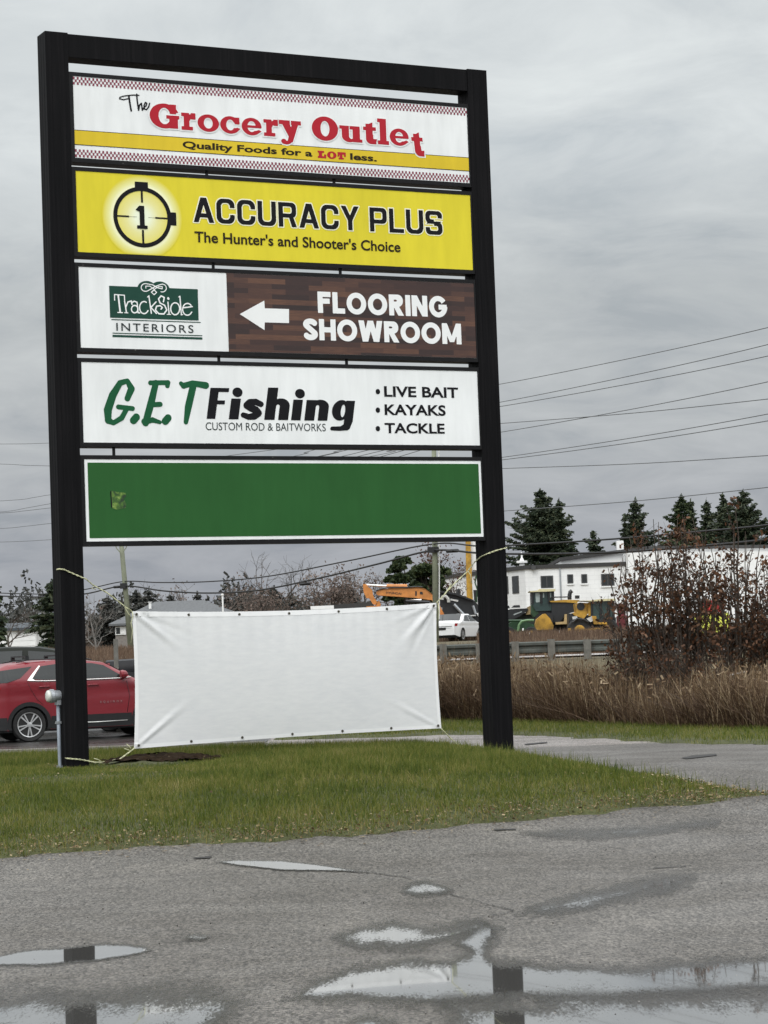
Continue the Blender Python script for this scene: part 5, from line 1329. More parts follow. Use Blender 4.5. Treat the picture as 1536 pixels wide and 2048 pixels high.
# two tall windows on the receding left side wall
ex = np.array([cL[0] - cB[0], 22.0, 0]); exn = ex / np.linalg.norm(ex); nrm = np.array([-exn[1], exn[0], 0]); nrm = nrm if nrm[1] < 0 else -nrm
def side_win(xa, xb, y0, y1):
    def hit(px):
        d_ = ray(px, 1170); A_ = np.array([[d_[0], -exn[0]], [d_[1], -exn[1]]]); t_, s_ = np.linalg.solve(A_, [cB[0], YB]); return s_, t_
    s0_, t0_ = hit(xb); s1_, t1_ = hit(xa); Yd = YB + exn[1] * (s0_ + s1_) / 2
    z0, z1 = at((xa + xb) / 2, y1, Yd)[2], at((xa + xb) / 2, y0, Yd)[2]
    o_ = np.array([cB[0], YB, 0]) + exn * s0_ + nrm * .0; f = MB(); f.obox(o_ + np.array([0, 0, z0]), exn * (s1_ - s0_), nrm * .05, (0, 0, z1 - z0)); fo = f.build('window', M_FRAME, wb)
    p = MB(); p.obox(o_ + exn * .25 + nrm * .055 + np.array([0, 0, z0 + .1]), exn * (s1_ - s0_ - .5), nrm * .01, (0, 0, z1 - z0 - .2)); p.build('pane', M_WIN, fo)
side_win(1006, 1017, 1153, 1188); side_win(1025, 1038, 1152, 1187); side_win(912, 921, 1178, 1194)
m = MB(); q = at(1122, 1190, YB - .08); q2 = at(1120, 1128, YB - .08); m.tube([(q[0], YB - .08, gz_), (q[0], YB - .08, q2[2])], .07, 8); m.build('downpipe', M_GALV, wb)
m = MB(); q = at(1044, 1128, YB + 2); m.lathe((q[0], YB + 2, q[2] - .4), (0, 0, 1), [(0, .25), (.45, .25), (.5, .5), (.7, .5), (.72, .2), (1.0, .08), (1.5, .06)], 12); m.build('roof_vent', M_WHS, wb)
m = MB(); a_, b_ = at(1237, 1106, YB + 3), at(1249, 1080, YB + 3); m.box((a_[0], YB + 4, a_[2] - .5), (b_[0], YB + 5, b_[2])); m.build('chimney', M_WHS, wb)
m = MB(); q = at(1067, 1136, YB - .3); m.box((q[0] - .2, YB - .5, q[2] - .15), (q[0] + .2, YB - .155, q[2] + .2)); m.build('wall_lamp', M_FRAME, wb)

# bungalow behind the banner
YH = 200.0
M_SHIN = simple('grey asphalt shingles', (.105, .11, .115), .85, var=.2, scale=5, bump=.3)
M_HWALL = simple('beige brick wall', (.20, .18, .165), .85, var=.2, scale=6)
hs = thing('bungalow', 'low house with a grey hipped roof mostly hidden behind the banner', 'house', at(360, 1290, YH), world=True)
eL, eR = at(217, 1248, YH), at(505, 1245, YH); rA, rB_ = at(310, 1203.5, YH + 4.5), at(407, 1202, YH + 4.5); zg_ = tz(eL[0], YH) - .8
P = [(eL[0], YH, eL[2]), (eR[0], YH, eL[2]), (eR[0], YH + 9, eL[2]), (eL[0], YH + 9, eL[2]), (rA[0], YH + 4.5, rA[2]), (rB_[0], YH + 4.5, rA[2])]
m = MB(); m.add(P + [(x, y, z - .18) for x, y, z in P[:4]], [(0, 1, 5, 4), (1, 2, 5), (2, 3, 4, 5), (3, 0, 4), (0, 6, 7, 1), (1, 7, 8, 2), (2, 8, 9, 3), (3, 9, 6, 0), (6, 9, 8, 7)]); m.build('roof', M_SHIN, hs)
m = MB(); m.box((eL[0] + .5, YH + .5, zg_), (eR[0] - .5, YH + 8.5, eL[2] - .19)); m.build('wall', M_HWALL, hs)
a_, b_ = at(231, 1270, YH + .5), at(252, 1253, YH + .5)
f = MB(); f.box((a_[0], YH + .40, a_[2]), (b_[0], YH + .498, b_[2])); fo = f.build('window', M_WHS, hs)
for k in range(2):
    p = MB(); w2 = (b_[0] - a_[0]) / 2; p.box((a_[0] + .08 + k * w2, YH + .37, a_[2] + .08), (a_[0] + w2 - .05 + k * w2, YH + .399, b_[2] - .08)); p.build('pane', M_WIN if k == 0 else M_WHS, fo)
m = MB(); q = at(300, 1206, YH + 3); m.lathe((q[0], YH + 3, q[2] - .5), (0, 0, 1), [(0, .12), (.5, .12), (.55, .2), (.6, .2)], 8); m.build('roof_vent', M_WHS, hs)
m = MB(); q = at(446, 1222, 190); m.tube([(q[0], 190, zg_), (q[0], 190, at(446, 1189, 190)[2])], .07, 8); m.lathe((q[0], 190, at(446, 1192, 190)[2]), (0, 0, 1), [(0, .07), (.05, .12), (.2, .12), (.25, .05)], 8)
tag(m.build('yard_lamp', M_WHS), 'slim pale pole with a small lamp head above the banner', 'lamp post')
sh = thing('shed', 'low dark flat roofed shed behind the banner left of the orange arm', 'shed', at(680, 1290, 165), world=True)
a_, b_ = at(622, 1213, 165), at(742, 1204, 165); m = MB(); m.box((a_[0] + .1, 165.1, tz(a_[0], 165) - .3), (b_[0], 170, a_[2] - .25)); m.build('wall', M_HWALL, sh)
m = MB(); m.prism([(a_[0], 165, a_[2] - .25), (b_[0], 165, a_[2] - .25), (b_[0], 165, b_[2]), (a_[0], 165, a_[2])], (0, 5.2, 0)); m.build('roof', M_FASC, sh)
m = MB(); m.box((a_[0] - .03, 164.9, a_[2] - .22), (a_[0] + 1.6, 164.995, a_[2] + .02)); m.build('roof_trim', M_WHS, sh)
# far garage on the left
YG = 215.0
ga = thing('garage', 'white garage with a dark low roof above the parked van at far left', 'garage', at(40, 1290, YG), world=True)
a_, b_ = at(-30, 1300, YG), at(72, 1257, YG); m = MB(); m.box((a_[0], YG, tz(a_[0], YG) - .3), (b_[0], YG + 7, b_[2])); m.build('wall', M_WHS, ga)
r0, r1 = at(-40, 1258.5, YG - .4), at(77, 1258, YG - .4); rt_ = at(40, 1246, YG + 3.5)
m = MB(); P = [(r0[0], YG - .4, r0[2] - .0), (r1[0], YG - .4, r0[2]), (r1[0], YG + 7.4, r0[2]), (r0[0], YG + 7.4, r0[2]), (r0[0], YG + 3.5, rt_[2]), (r1[0] - 1.2, YG + 3.5, rt_[2])]
m.add(P + [(x, y, z - .25) for x, y, z in P[:4]], [(0, 1, 5, 4), (1, 2, 5), (2, 3, 4, 5), (3, 0, 4), (0, 6, 7, 1), (1, 7, 8, 2), (2, 8, 9, 3), (3, 9, 6, 0), (6, 9, 8, 7)]); m.build('roof', simple('dark slate blue roof', (.045, .055, .065), .7), ga)
m = MB(); d0, d1 = at(20, 1300, YG), at(70, 1259.5, YG)
for k in range(5):
    z0 = tz(0, YG) + (d1[2] - tz(0, YG)) * k / 5; z1 = tz(0, YG) + (d1[2] - tz(0, YG)) * (k + 1) / 5 - .03; m.box((d0[0], YG - .06, z0), (d1[0], YG - .002, z1))
m.build('garage_door', M_WHS, ga)

# ================================================================== MACHINERY YARD
M_ORG = simple('orange machine paint', (.52, .20, .045), .5, var=.28, scale=2.5)
M_CAT = simple('worn yellow machine paint', (.36, .20, .022), .6, var=.5, scale=2.5)
M_MBLK = simple('black machine paint', (.014, .015, .017), .45, var=.3)
M_JD = simple('green machine paint', (.014, .050, .018), .55, var=.35)
M_CREAM = simple('cream roof panel', (.55, .50, .30), .5, var=.1)
M_GCAB = glassy('green cab glass', (.03, .055, .05), .08)
M_STEEL = simple('bright hydraulic steel', (.7, .7, .68), .25, metal=.6)
class PX:
    """parts of one machine, outlined on the photo at its own depth and given real thickness"""
    def __init__(s, t, Y): s.t = t; s.Y = Y
    def slab(s, name, pts, mat, y0, th, parent=None, extra=()):
        m = MB()
        for P_ in [pts, *extra]: m.prism([at(x, y, s.Y + y0) for x, y in P_], (0, th, 0))
        return m.build(name, mat, parent or s.t)
    def rod(s, name, pts, mat, rad, y0, parent=None):
        m = MB(); m.tube([at(x, y, s.Y + y0) for x, y in pts], rad, 8); return m.build(name, mat, parent or s.t)
    def wheel(s, px, py, rad, y0, th):
        c = at(px, py, s.Y + y0); m = MB(); m.lathe(c, (0, 1, 0), [(0, rad * .6), (0, rad * .92), (th * .15, rad), (th * .85, rad), (th, rad * .92), (th, rad * .6)], 22)
        w_ = m.build('wheel', M_RUB, s.t); h = MB(); h.lathe(c - np.array([0, .02, 0]), (0, 1, 0), [(0, rad * .35), (.05, rad * .58), (th * .5, rad * .58)], 16); h.build('rim', M_CAT, w_)
# orange excavator: boom above the banner, body behind it
YE = 140.0
ex_ = thing('excavator', 'orange excavator with its arm folded over the top edge of the banner', 'excavator', (at(860, 1290, YE)[0], YE, tz(0, YE)), world=True); X = PX(ex_, YE)
zz4 = lambda pts: [(720 + x / 9.6, 1150 + y / 9.6) for x, y in pts]
boom = X.slab('boom', zz4([(310, 320), (380, 275), (980, 245), (1150, 235), (1250, 270), (1380, 370), (1500, 520), (1620, 760), (1500, 760), (1380, 480), (1270, 468), (1090, 440), (350, 390), (315, 365)]), M_ORG, 0, .55)
X.slab('arm', zz4([(55, 175), (120, 170), (150, 220), (235, 290), (255, 400), (330, 520), (300, 570), (250, 560), (180, 450), (120, 440), (70, 330)]), M_ORG, .05, .45)
X.slab('bucket_link', zz4([(330, 520), (365, 490), (400, 560), (390, 640), (300, 640)]), M_ORG, .1, .35)
X.slab('bucket', zz4([(120, 600), (330, 590), (400, 700), (330, 900), (150, 860)]), M_ORG, -.2, 1.0)
X.rod('cylinder', zz4([(510, 215), (700, 217), (905, 220)]), M_ORG, .13, .25); X.rod('piston_rod', zz4([(95, 187), (140, 193), (520, 212)]), M_STEEL, .065, .25)
X.rod('boom_cylinder', zz4([(890, 495), (1000, 490), (1180, 478)]), M_STEEL, .07, -.12); X.rod('boom_cylinder', zz4([(880, 500), (1320, 520), (1500, 760)]), M_MBLK, .10, -.2)
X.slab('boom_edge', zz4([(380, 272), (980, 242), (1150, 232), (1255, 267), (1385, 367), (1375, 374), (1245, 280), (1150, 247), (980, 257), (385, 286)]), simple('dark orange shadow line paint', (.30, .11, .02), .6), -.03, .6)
X.rod('hose', zz4([(300, 300), (420, 262), (560, 238), (900, 236), (1100, 222), (1200, 232)]), M_MBLK, .035, -.05)
X.slab('pivot_plate', zz4([(1060, 310), (1090, 310), (1090, 400), (1060, 400)]), M_MBLK, -.02, .02, extra=[zz4([(1150, 320), (1200, 320), (1210, 375), (1150, 370)])])
d = Decal(); 
cu = bpy.data.curves.new('n', 'FONT'); cu.body = 'HYUNDAI'; cu.size = 1.0; cu.offset = .02
o = bpy.data.objects.new('n', cu); COL.objects.link(o); bpy.context.view_layer.update()
me = bpy.data.meshes.new_from_object(o.evaluated_get(bpy.context.evaluated_depsgraph_get())); bpy.data.objects.remove(o)
a_, b_ = at(772, 1188, YE), at(802.5, 1188, YE); wd_ = max(v.co.x for v in me.vertices); hgt = at(786, 1183, YE)[2] - at(786, 1187.5, YE)[2]
th_ = math.atan2(at(802, 1186, YE)[2] - at(772, 1184, YE)[2], b_[0] - a_[0]); zb_ = at(772, 1187.4, YE)[2]
for v in me.vertices:
    u_ = v.co.x / wd_; v.co = (a_[0] + (b_[0] - a_[0]) * u_, YE - .012, zb_ + v.co.y / .73 * hgt * 1.0 + (b_[0] - a_[0]) * u_ * math.tan(th_))
me.materials.clear(); me.materials.append(M_MBLK); link('lettering', me, boom)
X.slab('house', [(840, 1235), (890, 1232), (895, 1262), (835, 1262)], M_ORG, -.6, 2.6); X.slab('cab', [(838, 1212), (862, 1211), (866, 1258), (834, 1258)], M_GCAB, -1.2, 1.1)
for y0 in (-1.3, 1.4): X.slab('track', [(820, 1270), (832, 1262), (900, 1260), (908, 1268), (903, 1283), (828, 1286)], M_MBLK, y0, .6)
# black screening machine between banner and right post
YM = 145.0
bm_ = thing('screening_machine', 'black folded screening machine with pale strut between the banner and the right post', 'machine', (at(920, 1290, YM)[0], YM, tz(0, YM)), world=True); X = PX(bm_, YM)
z3 = lambda pts: [(870 + x / 7.68, 1150 + y / 7.68) for x, y in pts]
X.slab('hopper', z3([(60, 250), (180, 265), (330, 290), (560, 370), (650, 440), (700, 560), (620, 600), (100, 600), (60, 480)]), M_MBLK, 0, 2.2)
X.slab('conveyor', z3([(60, 235), (320, 275), (600, 385), (590, 400), (310, 305), (60, 262)]), M_MBLK, -.35, .3)
X.slab('underframe', z3([(90, 600), (640, 590), (690, 700), (680, 880), (480, 890), (330, 800), (90, 720)]), M_MBLK, .5, 1.6)
X.rod('exhaust', z3([(362, 290), (362, 215)]), M_MBLK, .08, .5)
X.rod('hose', z3([(110, 380), (120, 335), (165, 325), (205, 370), (210, 420)]), simple('pale hose', (.45, .45, .43), .5), .10, -.3)
X.slab('name_plate', z3([(240, 362), (360, 385), (352, 412), (232, 388)]), M_WHS, -.06, .04)
X.rod('strut', z3([(290, 450), (440, 610)]), M_GALV, .10, -.25); X.rod('strut', z3([(585, 470), (625, 600)]), M_GALV, .08, -.25); X.rod('strut', z3([(105, 500), (80, 640)]), M_GALV, .06, -.25)
X.slab('chassis', z3([(70, 622), (190, 622), (190, 640), (70, 640)]), M_STEEL, -.2, .3, extra=[z3([(390, 622), (630, 610), (630, 630), (390, 640)])])
X.slab('engine_box', z3([(260, 640), (600, 640), (660, 760), (640, 860), (480, 870), (330, 780), (270, 720)]), M_MBLK, .2, 2.0); X.slab('engine_cover', z3([(160, 640), (330, 625), (380, 660), (250, 720), (170, 690)]), simple('faded red brown cover', (.20, .085, .05), .7), 0, .8)
for q in ((520, 850), (600, 840)): X.wheel(870 + q[0] / 7.68, 1150 + (q[1] + 40) / 7.68, .5, 0, .4)
# black loading boom right of the right post
YK = 152.0
lb = thing('loading_boom', 'black loading conveyor with pale faded mark right of the right post', 'machine', (at(1030, 1290, YK)[0], YK, tz(0, YK)), world=True); X = PX(lb, YK)
X.slab('trough', z3([(1000, 560), (1080, 545), (1150, 525), (1420, 510), (1430, 540), (1300, 640), (1180, 690), (1000, 700)]), M_MBLK, 0, 1.6)
X.slab('underframe', z3([(1000, 660), (1200, 650), (1440, 560), (1560, 560), (1560, 900), (1000, 900)]), simple('dark greenish machinery', (.022, .030, .024), .7, var=.6, scale=3), .4, 1.5)
X.slab('top_box', z3([(1080, 478), (1140, 470), (1150, 510), (1080, 520)]), M_MBLK, .2, .8, extra=[z3([(1180, 500), (1215, 465), (1300, 462), (1310, 498)])])
X.slab('faded_mark', z3([(1205, 600), (1330, 555), (1335, 570), (1212, 620)]), simple('faded pale stencil', (.30, .33, .33), .6), -.02, .018)
X.slab('edge_plate', z3([(1080, 508), (1140, 515), (1140, 535), (1080, 530)]), M_WHS, -.05, .04)
X.slab('tail_roller', z3([(1430, 490), (1470, 470), (1520, 520), (1530, 600), (1400, 610)]), simple('rusty tan steel', (.26, .19, .09), .7, var=.3), .1, 1.2)
for q in (1080, 1280): X.rod('leg', z3([(q, 690), (q - 20, 900)]), M_MBLK, .12, .6)
# green harrow frame
hr = thing('hay_rake', 'green farm rake with a curved tube frame in front of the black conveyor', 'farm implement', (at(1040, 1285, 138)[0], 138, tz(0, 138)), world=True); X = PX(hr, 138.0)
X.rod('frame', z3([(1085, 705), (1200, 702), (1340, 700)]), M_JD, .07, 0); X.rod('frame', z3([(1275, 860), (1290, 770), (1330, 712), (1420, 695), (1520, 697)]), simple('pale green tube', (.12, .22, .10), .5), .07, -.2)
X.slab('deck', z3([(1100, 760), (1180, 720), (1400, 720), (1520, 760), (1520, 860), (1110, 880)]), M_JD, .3, 1.2)
X.slab('reflector', z3([(1340, 820), (1362, 815), (1362, 850), (1342, 858)]), M_WHS, -.3, .05); X.slab('tine', z3([(1405, 880), (1460, 872), (1470, 920), (1450, 920), (1445, 890), (1408, 895)]), M_WHS, -.4, .05)
for q in (1130, 1480): X.wheel(870 + q / 7.68, 1150 + 900 / 7.68, .4, 0, .3)
# two wheel loaders
z2 = lambda pts: [(1050 + x / 7.314, 1150 + y / 7.314) for x, y in pts]
YW = 148.0
l1 = thing('wheel_loader', 'yellow wheel loader with a green tinted cab and raised pointed bucket', 'wheel loader', (at(1110, 1290, YW)[0], YW, tz(0, YW)), world=True); X = PX(l1, YW)
X.slab('cab', z2([(95, 245), (420, 240), (430, 400), (420, 520), (160, 530), (100, 430)]), M_GCAB, .2, 1.7)
for q in (105, 232, 345, 410): X.rod('cab_pillar', z2([(q, 245), (q + 8, 420)]), M_MBLK, .07, .12)
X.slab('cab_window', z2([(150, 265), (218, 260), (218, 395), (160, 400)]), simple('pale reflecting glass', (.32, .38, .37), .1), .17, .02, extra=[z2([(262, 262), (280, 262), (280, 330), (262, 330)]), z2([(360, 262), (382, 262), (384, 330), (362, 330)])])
X.slab('roof', z2([(70, 235), (190, 225), (210, 205), (445, 203), (445, 235), (300, 243), (80, 250)]), M_CREAM, -.1, 2.2)
X.slab('bucket', z2([(155, 720), (170, 650), (270, 568), (300, 565), (370, 640), (420, 740), (410, 800), (170, 808)]), M_CAT, -1.4, 1.2)
X.slab('engine_hood', z2([(395, 395), (560, 385), (720, 395), (730, 540), (600, 570), (520, 680), (430, 700), (390, 560)]), M_MBLK, 0, 1.8)
X.slab('hood_top', z2([(360, 380), (560, 362), (800, 365), (760, 412), (600, 400), (380, 398)]), M_CAT, -.1, 1.9)
X.slab('step_panel', z2([(580, 575), (635, 570), (635, 715), (450, 725), (445, 690), (575, 680)]), simple('tan panel', (.42, .30, .14), .6), -.3, .5)
X.rod('exhaust', z2([(652, 360), (652, 290), (662, 250), (688, 230)]), M_MBLK, .13, .6); X.slab('air_cleaner', z2([(738, 298), (798, 298), (798, 345), (738, 345)]), M_MBLK, .5, .5)
X.slab('lower_body', z2([(150, 500), (420, 500), (640, 560), (650, 800), (380, 820), (150, 700)]), M_MBLK, .35, 1.5)
X.slab('rear_tyre_guard', z2([(100, 430), (165, 430), (200, 560), (130, 620), (95, 560)]), M_JD, .3, 1.2)
X.rod('handrail', z2([(380, 325), (640, 320)]), M_MBLK, .04, .1); X.slab('lift_arm', z2([(320, 560), (400, 560), (420, 700), (300, 640)]), M_MBLK, -.4, .4)
X.wheel(1050 + 690 / 7.314, 1150 + 800 / 7.314, .72, .2, .6); X.wheel(1050 + 330 / 7.314, 1150 + 800 / 7.314, .72, .2, .6)
YV = 143.0
l2 = thing('wheel_loader', 'yellow wheel loader with a flat cream roof nearest the brown shrubs', 'wheel loader', (at(1200, 1290, YV)[0], YV, tz(0, YV)), world=True); X = PX(l2, YV)
X.slab('lower_body', z2([(640, 560), (1330, 620), (1340, 860), (640, 860)]), M_MBLK, .6, 1.5)
X.rod('hose', z2([(700, 690), (760, 640), (860, 650), (930, 690)]), M_MBLK, .06, -.05)
X.slab('bracket', z2([(690, 610), (760, 600), (770, 640), (700, 650)]), M_STEEL, -.05, .3, extra=[z2([(900, 640), (980, 600), (1050, 640), (960, 690)])])
X.slab('engine_cover', z2([(735, 420), (800, 405), (920, 410), (925, 560), (860, 640), (720, 590), (690, 560), (750, 540)]), M_CAT, .5, 1.6)
m = MB(); m.lathe(at(1050 + 815 / 7.314, 1150 + 460 / 7.314, YV + .48), (0, 1, 0), [(0, .13), (0, .24), (.03, .24)], 16); m.build('lamp', M_MBLK, l2)
X.slab('cab_post', z2([(925, 400), (970, 395), (975, 600), (930, 600)]), M_CAT, .3, .3); X.slab('cab', z2([(975, 385), (1300, 380), (1310, 640), (985, 650)]), M_GCAB, .3, 1.7)
for q in (975, 1105, 1225, 1295): X.rod('cab_pillar', z2([(q, 385), (q + 4, 640)]), M_MBLK, .07, .25)
X.slab('roof', z2([(800, 376), (960, 372), (1100, 350), (1320, 345), (1330, 374), (1000, 386)]), M_CREAM, 0, 2.3)
X.slab('front_frame', z2([(980, 600), (1040, 600), (1060, 690), (1210, 690), (1200, 720), (1010, 720)]), M_CAT, -.2, 1.0); X.slab('chassis', z2([(690, 700), (900, 640), (1250, 650), (1260, 740), (700, 770)]), M_MBLK, .3, 1.4)
X.slab('bucket', z2([(860, 800), (1040, 770), (1200, 780), (1255, 900), (1220, 915), (870, 900)]), M_CAT, -1.3, 1.0); X.slab('tooth', z2([(600, 900), (640, 780), (670, 780), (715, 900)]), M_CAT, -.9, .8)
X.wheel(1050 + 800 / 7.314, 1150 + 810 / 7.314, .75, .1, .6); X.wheel(1050 + 1190 / 7.314, 1150 + 800 / 7.314, .75, .1, .6)
# small red tank behind, yellow mast, pole beside
m = MB(); q = at(1244, 1230, 160); m.lathe((q[0], 160, q[2] - 1.2), (0, 0, 1), [(0, .4), (1.1, .4), (1.2, .25), (1.7, .25), (1.75, .42), (1.95, .42)], 14)
tag(m.build('fuel_tank', simple('dull red tank paint', (.11, .012, .016), .6)), 'small dull red tank beside the cream-roofed loader', 'tank')
YP = 158.0; mast = thing('lift_mast', 'tall yellow lift mast rising past the right end of the green panel', 'mast', (at(942, 1280, YP)[0], YP, tz(0, YP)), world=True); X = PX(mast, YP)
X.slab('column', [(931, 1065), (940.5, 1065), (946, 1205), (950, 1285), (938, 1285), (934, 1205)], M_CAT, 0, .6)
X.slab('back_plate', [(941, 1065), (955, 1065), (956, 1140), (944, 1140)], M_WHS, .3, .15); X.slab('collar', [(947, 1180), (954, 1180), (955, 1205), (949, 1205)], M_MBLK, .1, .4)
X.rod('hose', [(953, 1150), (950, 1165), (955, 1180), (952, 1205)], M_JD, .05, -.1)
# roadside board seen through the shrubs
sgn = thing('roadside_board', 'red over yellow roadside board glimpsed through the brown shrubs', 'sign', (at(1420, 1290, 84)[0], 84, tz(0, 84)), world=True); X = PX(sgn, 84.0)
X.slab('red_board', [(1396, 1202), (1446, 1200), (1447, 1224), (1397, 1227)], simple('bright red board', (.50, .03, .025), .5, var=.06), 0, .06)
X.slab('yellow_board', [(1388, 1228), (1458, 1225), (1459, 1264), (1389, 1268)], simple('fluorescent yellow board', (.66, .68, .10), .5, var=.06), 0, .06)
for q in (1400, 1448): X.rod('leg', [(q, 1266), (q + 1, 1300)], M_GALV, .04, .03)
# ================================================================== TREES
M_BARK = simple('grey brown bark', (.075, .062, .052), .9, var=.3, scale=4)
M_BARKP = simple('pale grey bark', (.15, .14, .13), .9, var=.25, scale=4)
M_SPR = leafy('dark spruce needles', [(.2, (.016, .026, .015)), (.5, (.032, .046, .024)), (.8, (.070, .080, .042))], .1, nscale=.3)
M_PIN = leafy('mid green pine needles', [(.2, (.015, .026, .012)), (.5, (.030, .046, .018)), (.8, (.06, .075, .028))], .1, nscale=.35)
M_RUST = leafy('dry rust brown leaves', [(.15, (.035, .016, .011)), (.5, (.085, .036, .022)), (.85, (.15, .075, .045))], .3)
M_TAN = leafy('faded tan leaves', [(.15, (.085, .062, .052)), (.5, (.15, .11, .092)), (.85, (.24, .19, .16))], .3)
M_FAR = leafy('distant dark woodland leaves', [(.2, (.030, .033, .031)), (.5, (.052, .054, .048)), (.8, (.085, .082, .072))], .1, nscale=.15)

def quads(C, A, B):
    """centres C and half-axes A, B (n,3) to quad verts/faces"""
    V = np.stack([C - A - B, C + A - B, C + A + B, C - A + B], 1).reshape(-1, 3); n = len(C)
    return V, np.arange(4 * n).reshape(n, 4)
def rdir(r, n):
    v = r.normal(size=(n, 3)); return v / np.linalg.norm(v, axis=1)[:, None]
def spruce_mesh(h, rad, seed, dens=1.0, droop=.25, gap=.0, lean=0.0):
    r = np.random.default_rng(seed); C = []; A = []; B = []; tw = MB()
    tw.tube([(0, 0, -.5), (lean * h * .5, 0, h * .5), (lean * h, 0, h)], [h * .016 + .06, h * .011, .015], 7)
    nl = int(h * 3.2)
    for l in range(nl):
        f = (l + r.uniform(0, .8)) / nl; z = h * (.10 + .90 * f)
        R_ = min(rad * 2.3 * (1 - f) ** .9, rad * 1.25) * r.uniform(.72, 1.12) + .12
        nb = max(4, int(6 * (1 - f) + 4)); a0 = r.uniform(0, 6.28)
        for b in range(nb):
            if r.random() < gap: continue
            a = a0 + 6.283 * b / nb + r.normal(0, .25); L = R_ * (r.uniform(.45, 1.22) if r.random() > .12 else .3); ca_, sa_ = math.cos(a), math.sin(a)
            up_ = r.uniform(-.05, .25) + .5 * f
            n = max(6, int(L * 30 * dens))
            t = r.uniform(.12, 1, n); zz_ = z + L * (up_ * t - (droop + .3) * t ** 2 * (1 - f)) + L * .18 * t ** 3
            wid = .32 * L * (1 - .72 * t) + .06
            off = r.uniform(-1, 1, n) * wid
            P = np.stack([ca_ * L * t - sa_ * off + lean * z, sa_ * L * t + ca_ * off, zz_ - r.uniform(0, .22, n) * (1 - f * .7)], 1)
            d = np.stack([ca_ + r.normal(0, .45, n), sa_ + r.normal(0, .45, n), r.normal(-.25, .3, n)], 1); d /= np.linalg.norm(d, axis=1)[:, None]
            s = np.cross(d, rdir(r, n)); s /= np.linalg.norm(s, axis=1)[:, None]
            C.append(P); A.append(d * r.uniform(.14, .34, n)[:, None]); B.append(s * r.uniform(.035, .085, n)[:, None])
            if L > .8: tw.tube([(lean * z, 0, z), (ca_ * L * .5 + lean * z, sa_ * L * .5, z + L * (.5 * up_ - .25 * (droop + .3) * (1 - f))), (ca_ * L * .95 + lean * z, sa_ * L * .95, z + L * (.95 * up_ - .8 * (droop + .3) * (1 - f)))], [.05, .03, .01], 4, cap=False)
    # leader tip
    n = 14; t = r.uniform(0, 1, n); C.append(np.stack([r.normal(0, .07, n) + lean * h, r.normal(0, .07, n), h - .9 + t * 1.1], 1)); A.append(np.tile([0, 0, .2], (n, 1)) + r.normal(0, .05, (n, 3))); B.append(rdir(r, n) * .06)
    return quads(np.concatenate(C), np.concatenate(A), np.concatenate(B)), tw
def branchy(h, seed, spread=.5, levels=4, r0=None, trunk=.3, n0=5, up=.45, ang=(.45, .95)):
    """recursive bare limbs; returns tube mesh and twig tips"""
    r = np.random.default_rng(seed); m = MB(); tips = []
    def grow(p, d, L, rad, lev):
        n = 3; pts = [p]; dd = d.copy()
        for k in range(n):
            dd = dd + r.normal(0, .13, 3) + np.array([0, 0, up * .12]); dd /= np.linalg.norm(dd); pts.append(pts[-1] + dd * L / n)
        m.tube(pts, list(np.linspace(rad, rad * .55, n + 1)), 5 if lev < 2 else 3, cap=False)
        if lev >= levels:
            tips.extend(pts[1:]); return
        k_ = r.integers(3, 5) if lev else n0
        for b in range(k_):
            t = r.uniform(.35, 1.0) if b else 1.0; i = min(int(t * n), n - 1); q = pts[i] + (pts[i + 1] - pts[i]) * (t * n - i)
            a = r.uniform(*ang); ax = np.cross(dd, rdir(r, 1)[0]); ax /= np.linalg.norm(ax)
            nd = dd * math.cos(a) + ax * math.sin(a) * (1 + spread * .3); nd /= np.linalg.norm(nd)
            grow(q, nd, L * r.uniform(.55, .8), rad * .55, lev + 1)
        if lev >= 1: tips.extend(pts[2:])
    grow(np.array([0, 0, -.3]), np.array([0, 0, 1.0]), h * trunk, r0 or h * .014, 0)
    T = np.array(tips); s = h / max(T[:, 2].max(), .1)
    m.v = [(x * s, y * s, z * s) for x, y, z in m.v]
    return m, T * s
def leaves(T, n, seed, size, jit, flat=False):
    r = np.random.default_rng(seed); C = T[r.integers(0, len(T), n)] + r.normal(0, jit, (n, 3))
    A = rdir(r, n); A[:, 2] -= .5; A /= np.linalg.norm(A, axis=1)[:, None]; B = np.cross(A, rdir(r, n)); B /= np.linalg.norm(B, axis=1)[:, None]
    s = r.uniform(.6, 1.3, n)[:, None] * size
    return quads(C, A * s, B * s * .55)
def place(name, label, cat, base, crown, trunk, leafmat, barkmat, rz=0, sc=1.0, group=None, crown_name='crown'):
    t = thing(name, label, cat, base, rz, group); t.scale = (sc,) * 3
    trunk.build('trunk', barkmat, t, smooth=True, normals=False)
    if crown is not None: fast_mesh(crown_name, crown[0], crown[1], leafmat, t)
    return t
def spruce_at(px, ytop, Y, rad_px, seed, label, mat=None, dens=1.0, group=None, gap=0, droop=.25, zb=None, lean=0.0, name='spruce_tree'):
    top = at(px, ytop, Y); zb = tz(top[0], Y) if zb is None else zb
    h = top[2] - zb; (c, tw) = spruce_mesh(h, rad_px / pxm(Y), seed, dens, droop, gap, lean)
    return place(name, label, 'spruce tree' if 'spruce' in name else 'pine tree', (top[0] - lean * h, Y, zb), c, tw, mat or M_SPR, M_BARK, rz=0 if lean else seed * 1.3, group=group)
GS = 'dark spruces behind the white building'
spruce_at(1080, 981, 245, 63, 11, 'biggest dark spruce standing over the left end of the white building', dens=1.25, group=GS)
spruce_at(1117, 1003, 243, 26, 12, 'narrow spruce leaning into the right side of the biggest spruce', dens=1.1, group=GS)
spruce_at(1186, 1064, 265, 34, 13, 'small spruce low behind the roof between the two tall spruces', group=GS)
spruce_at(1270, 1001, 250, 42, 14, 'pointed spruce right behind the white chimney', dens=1.1, group=GS)
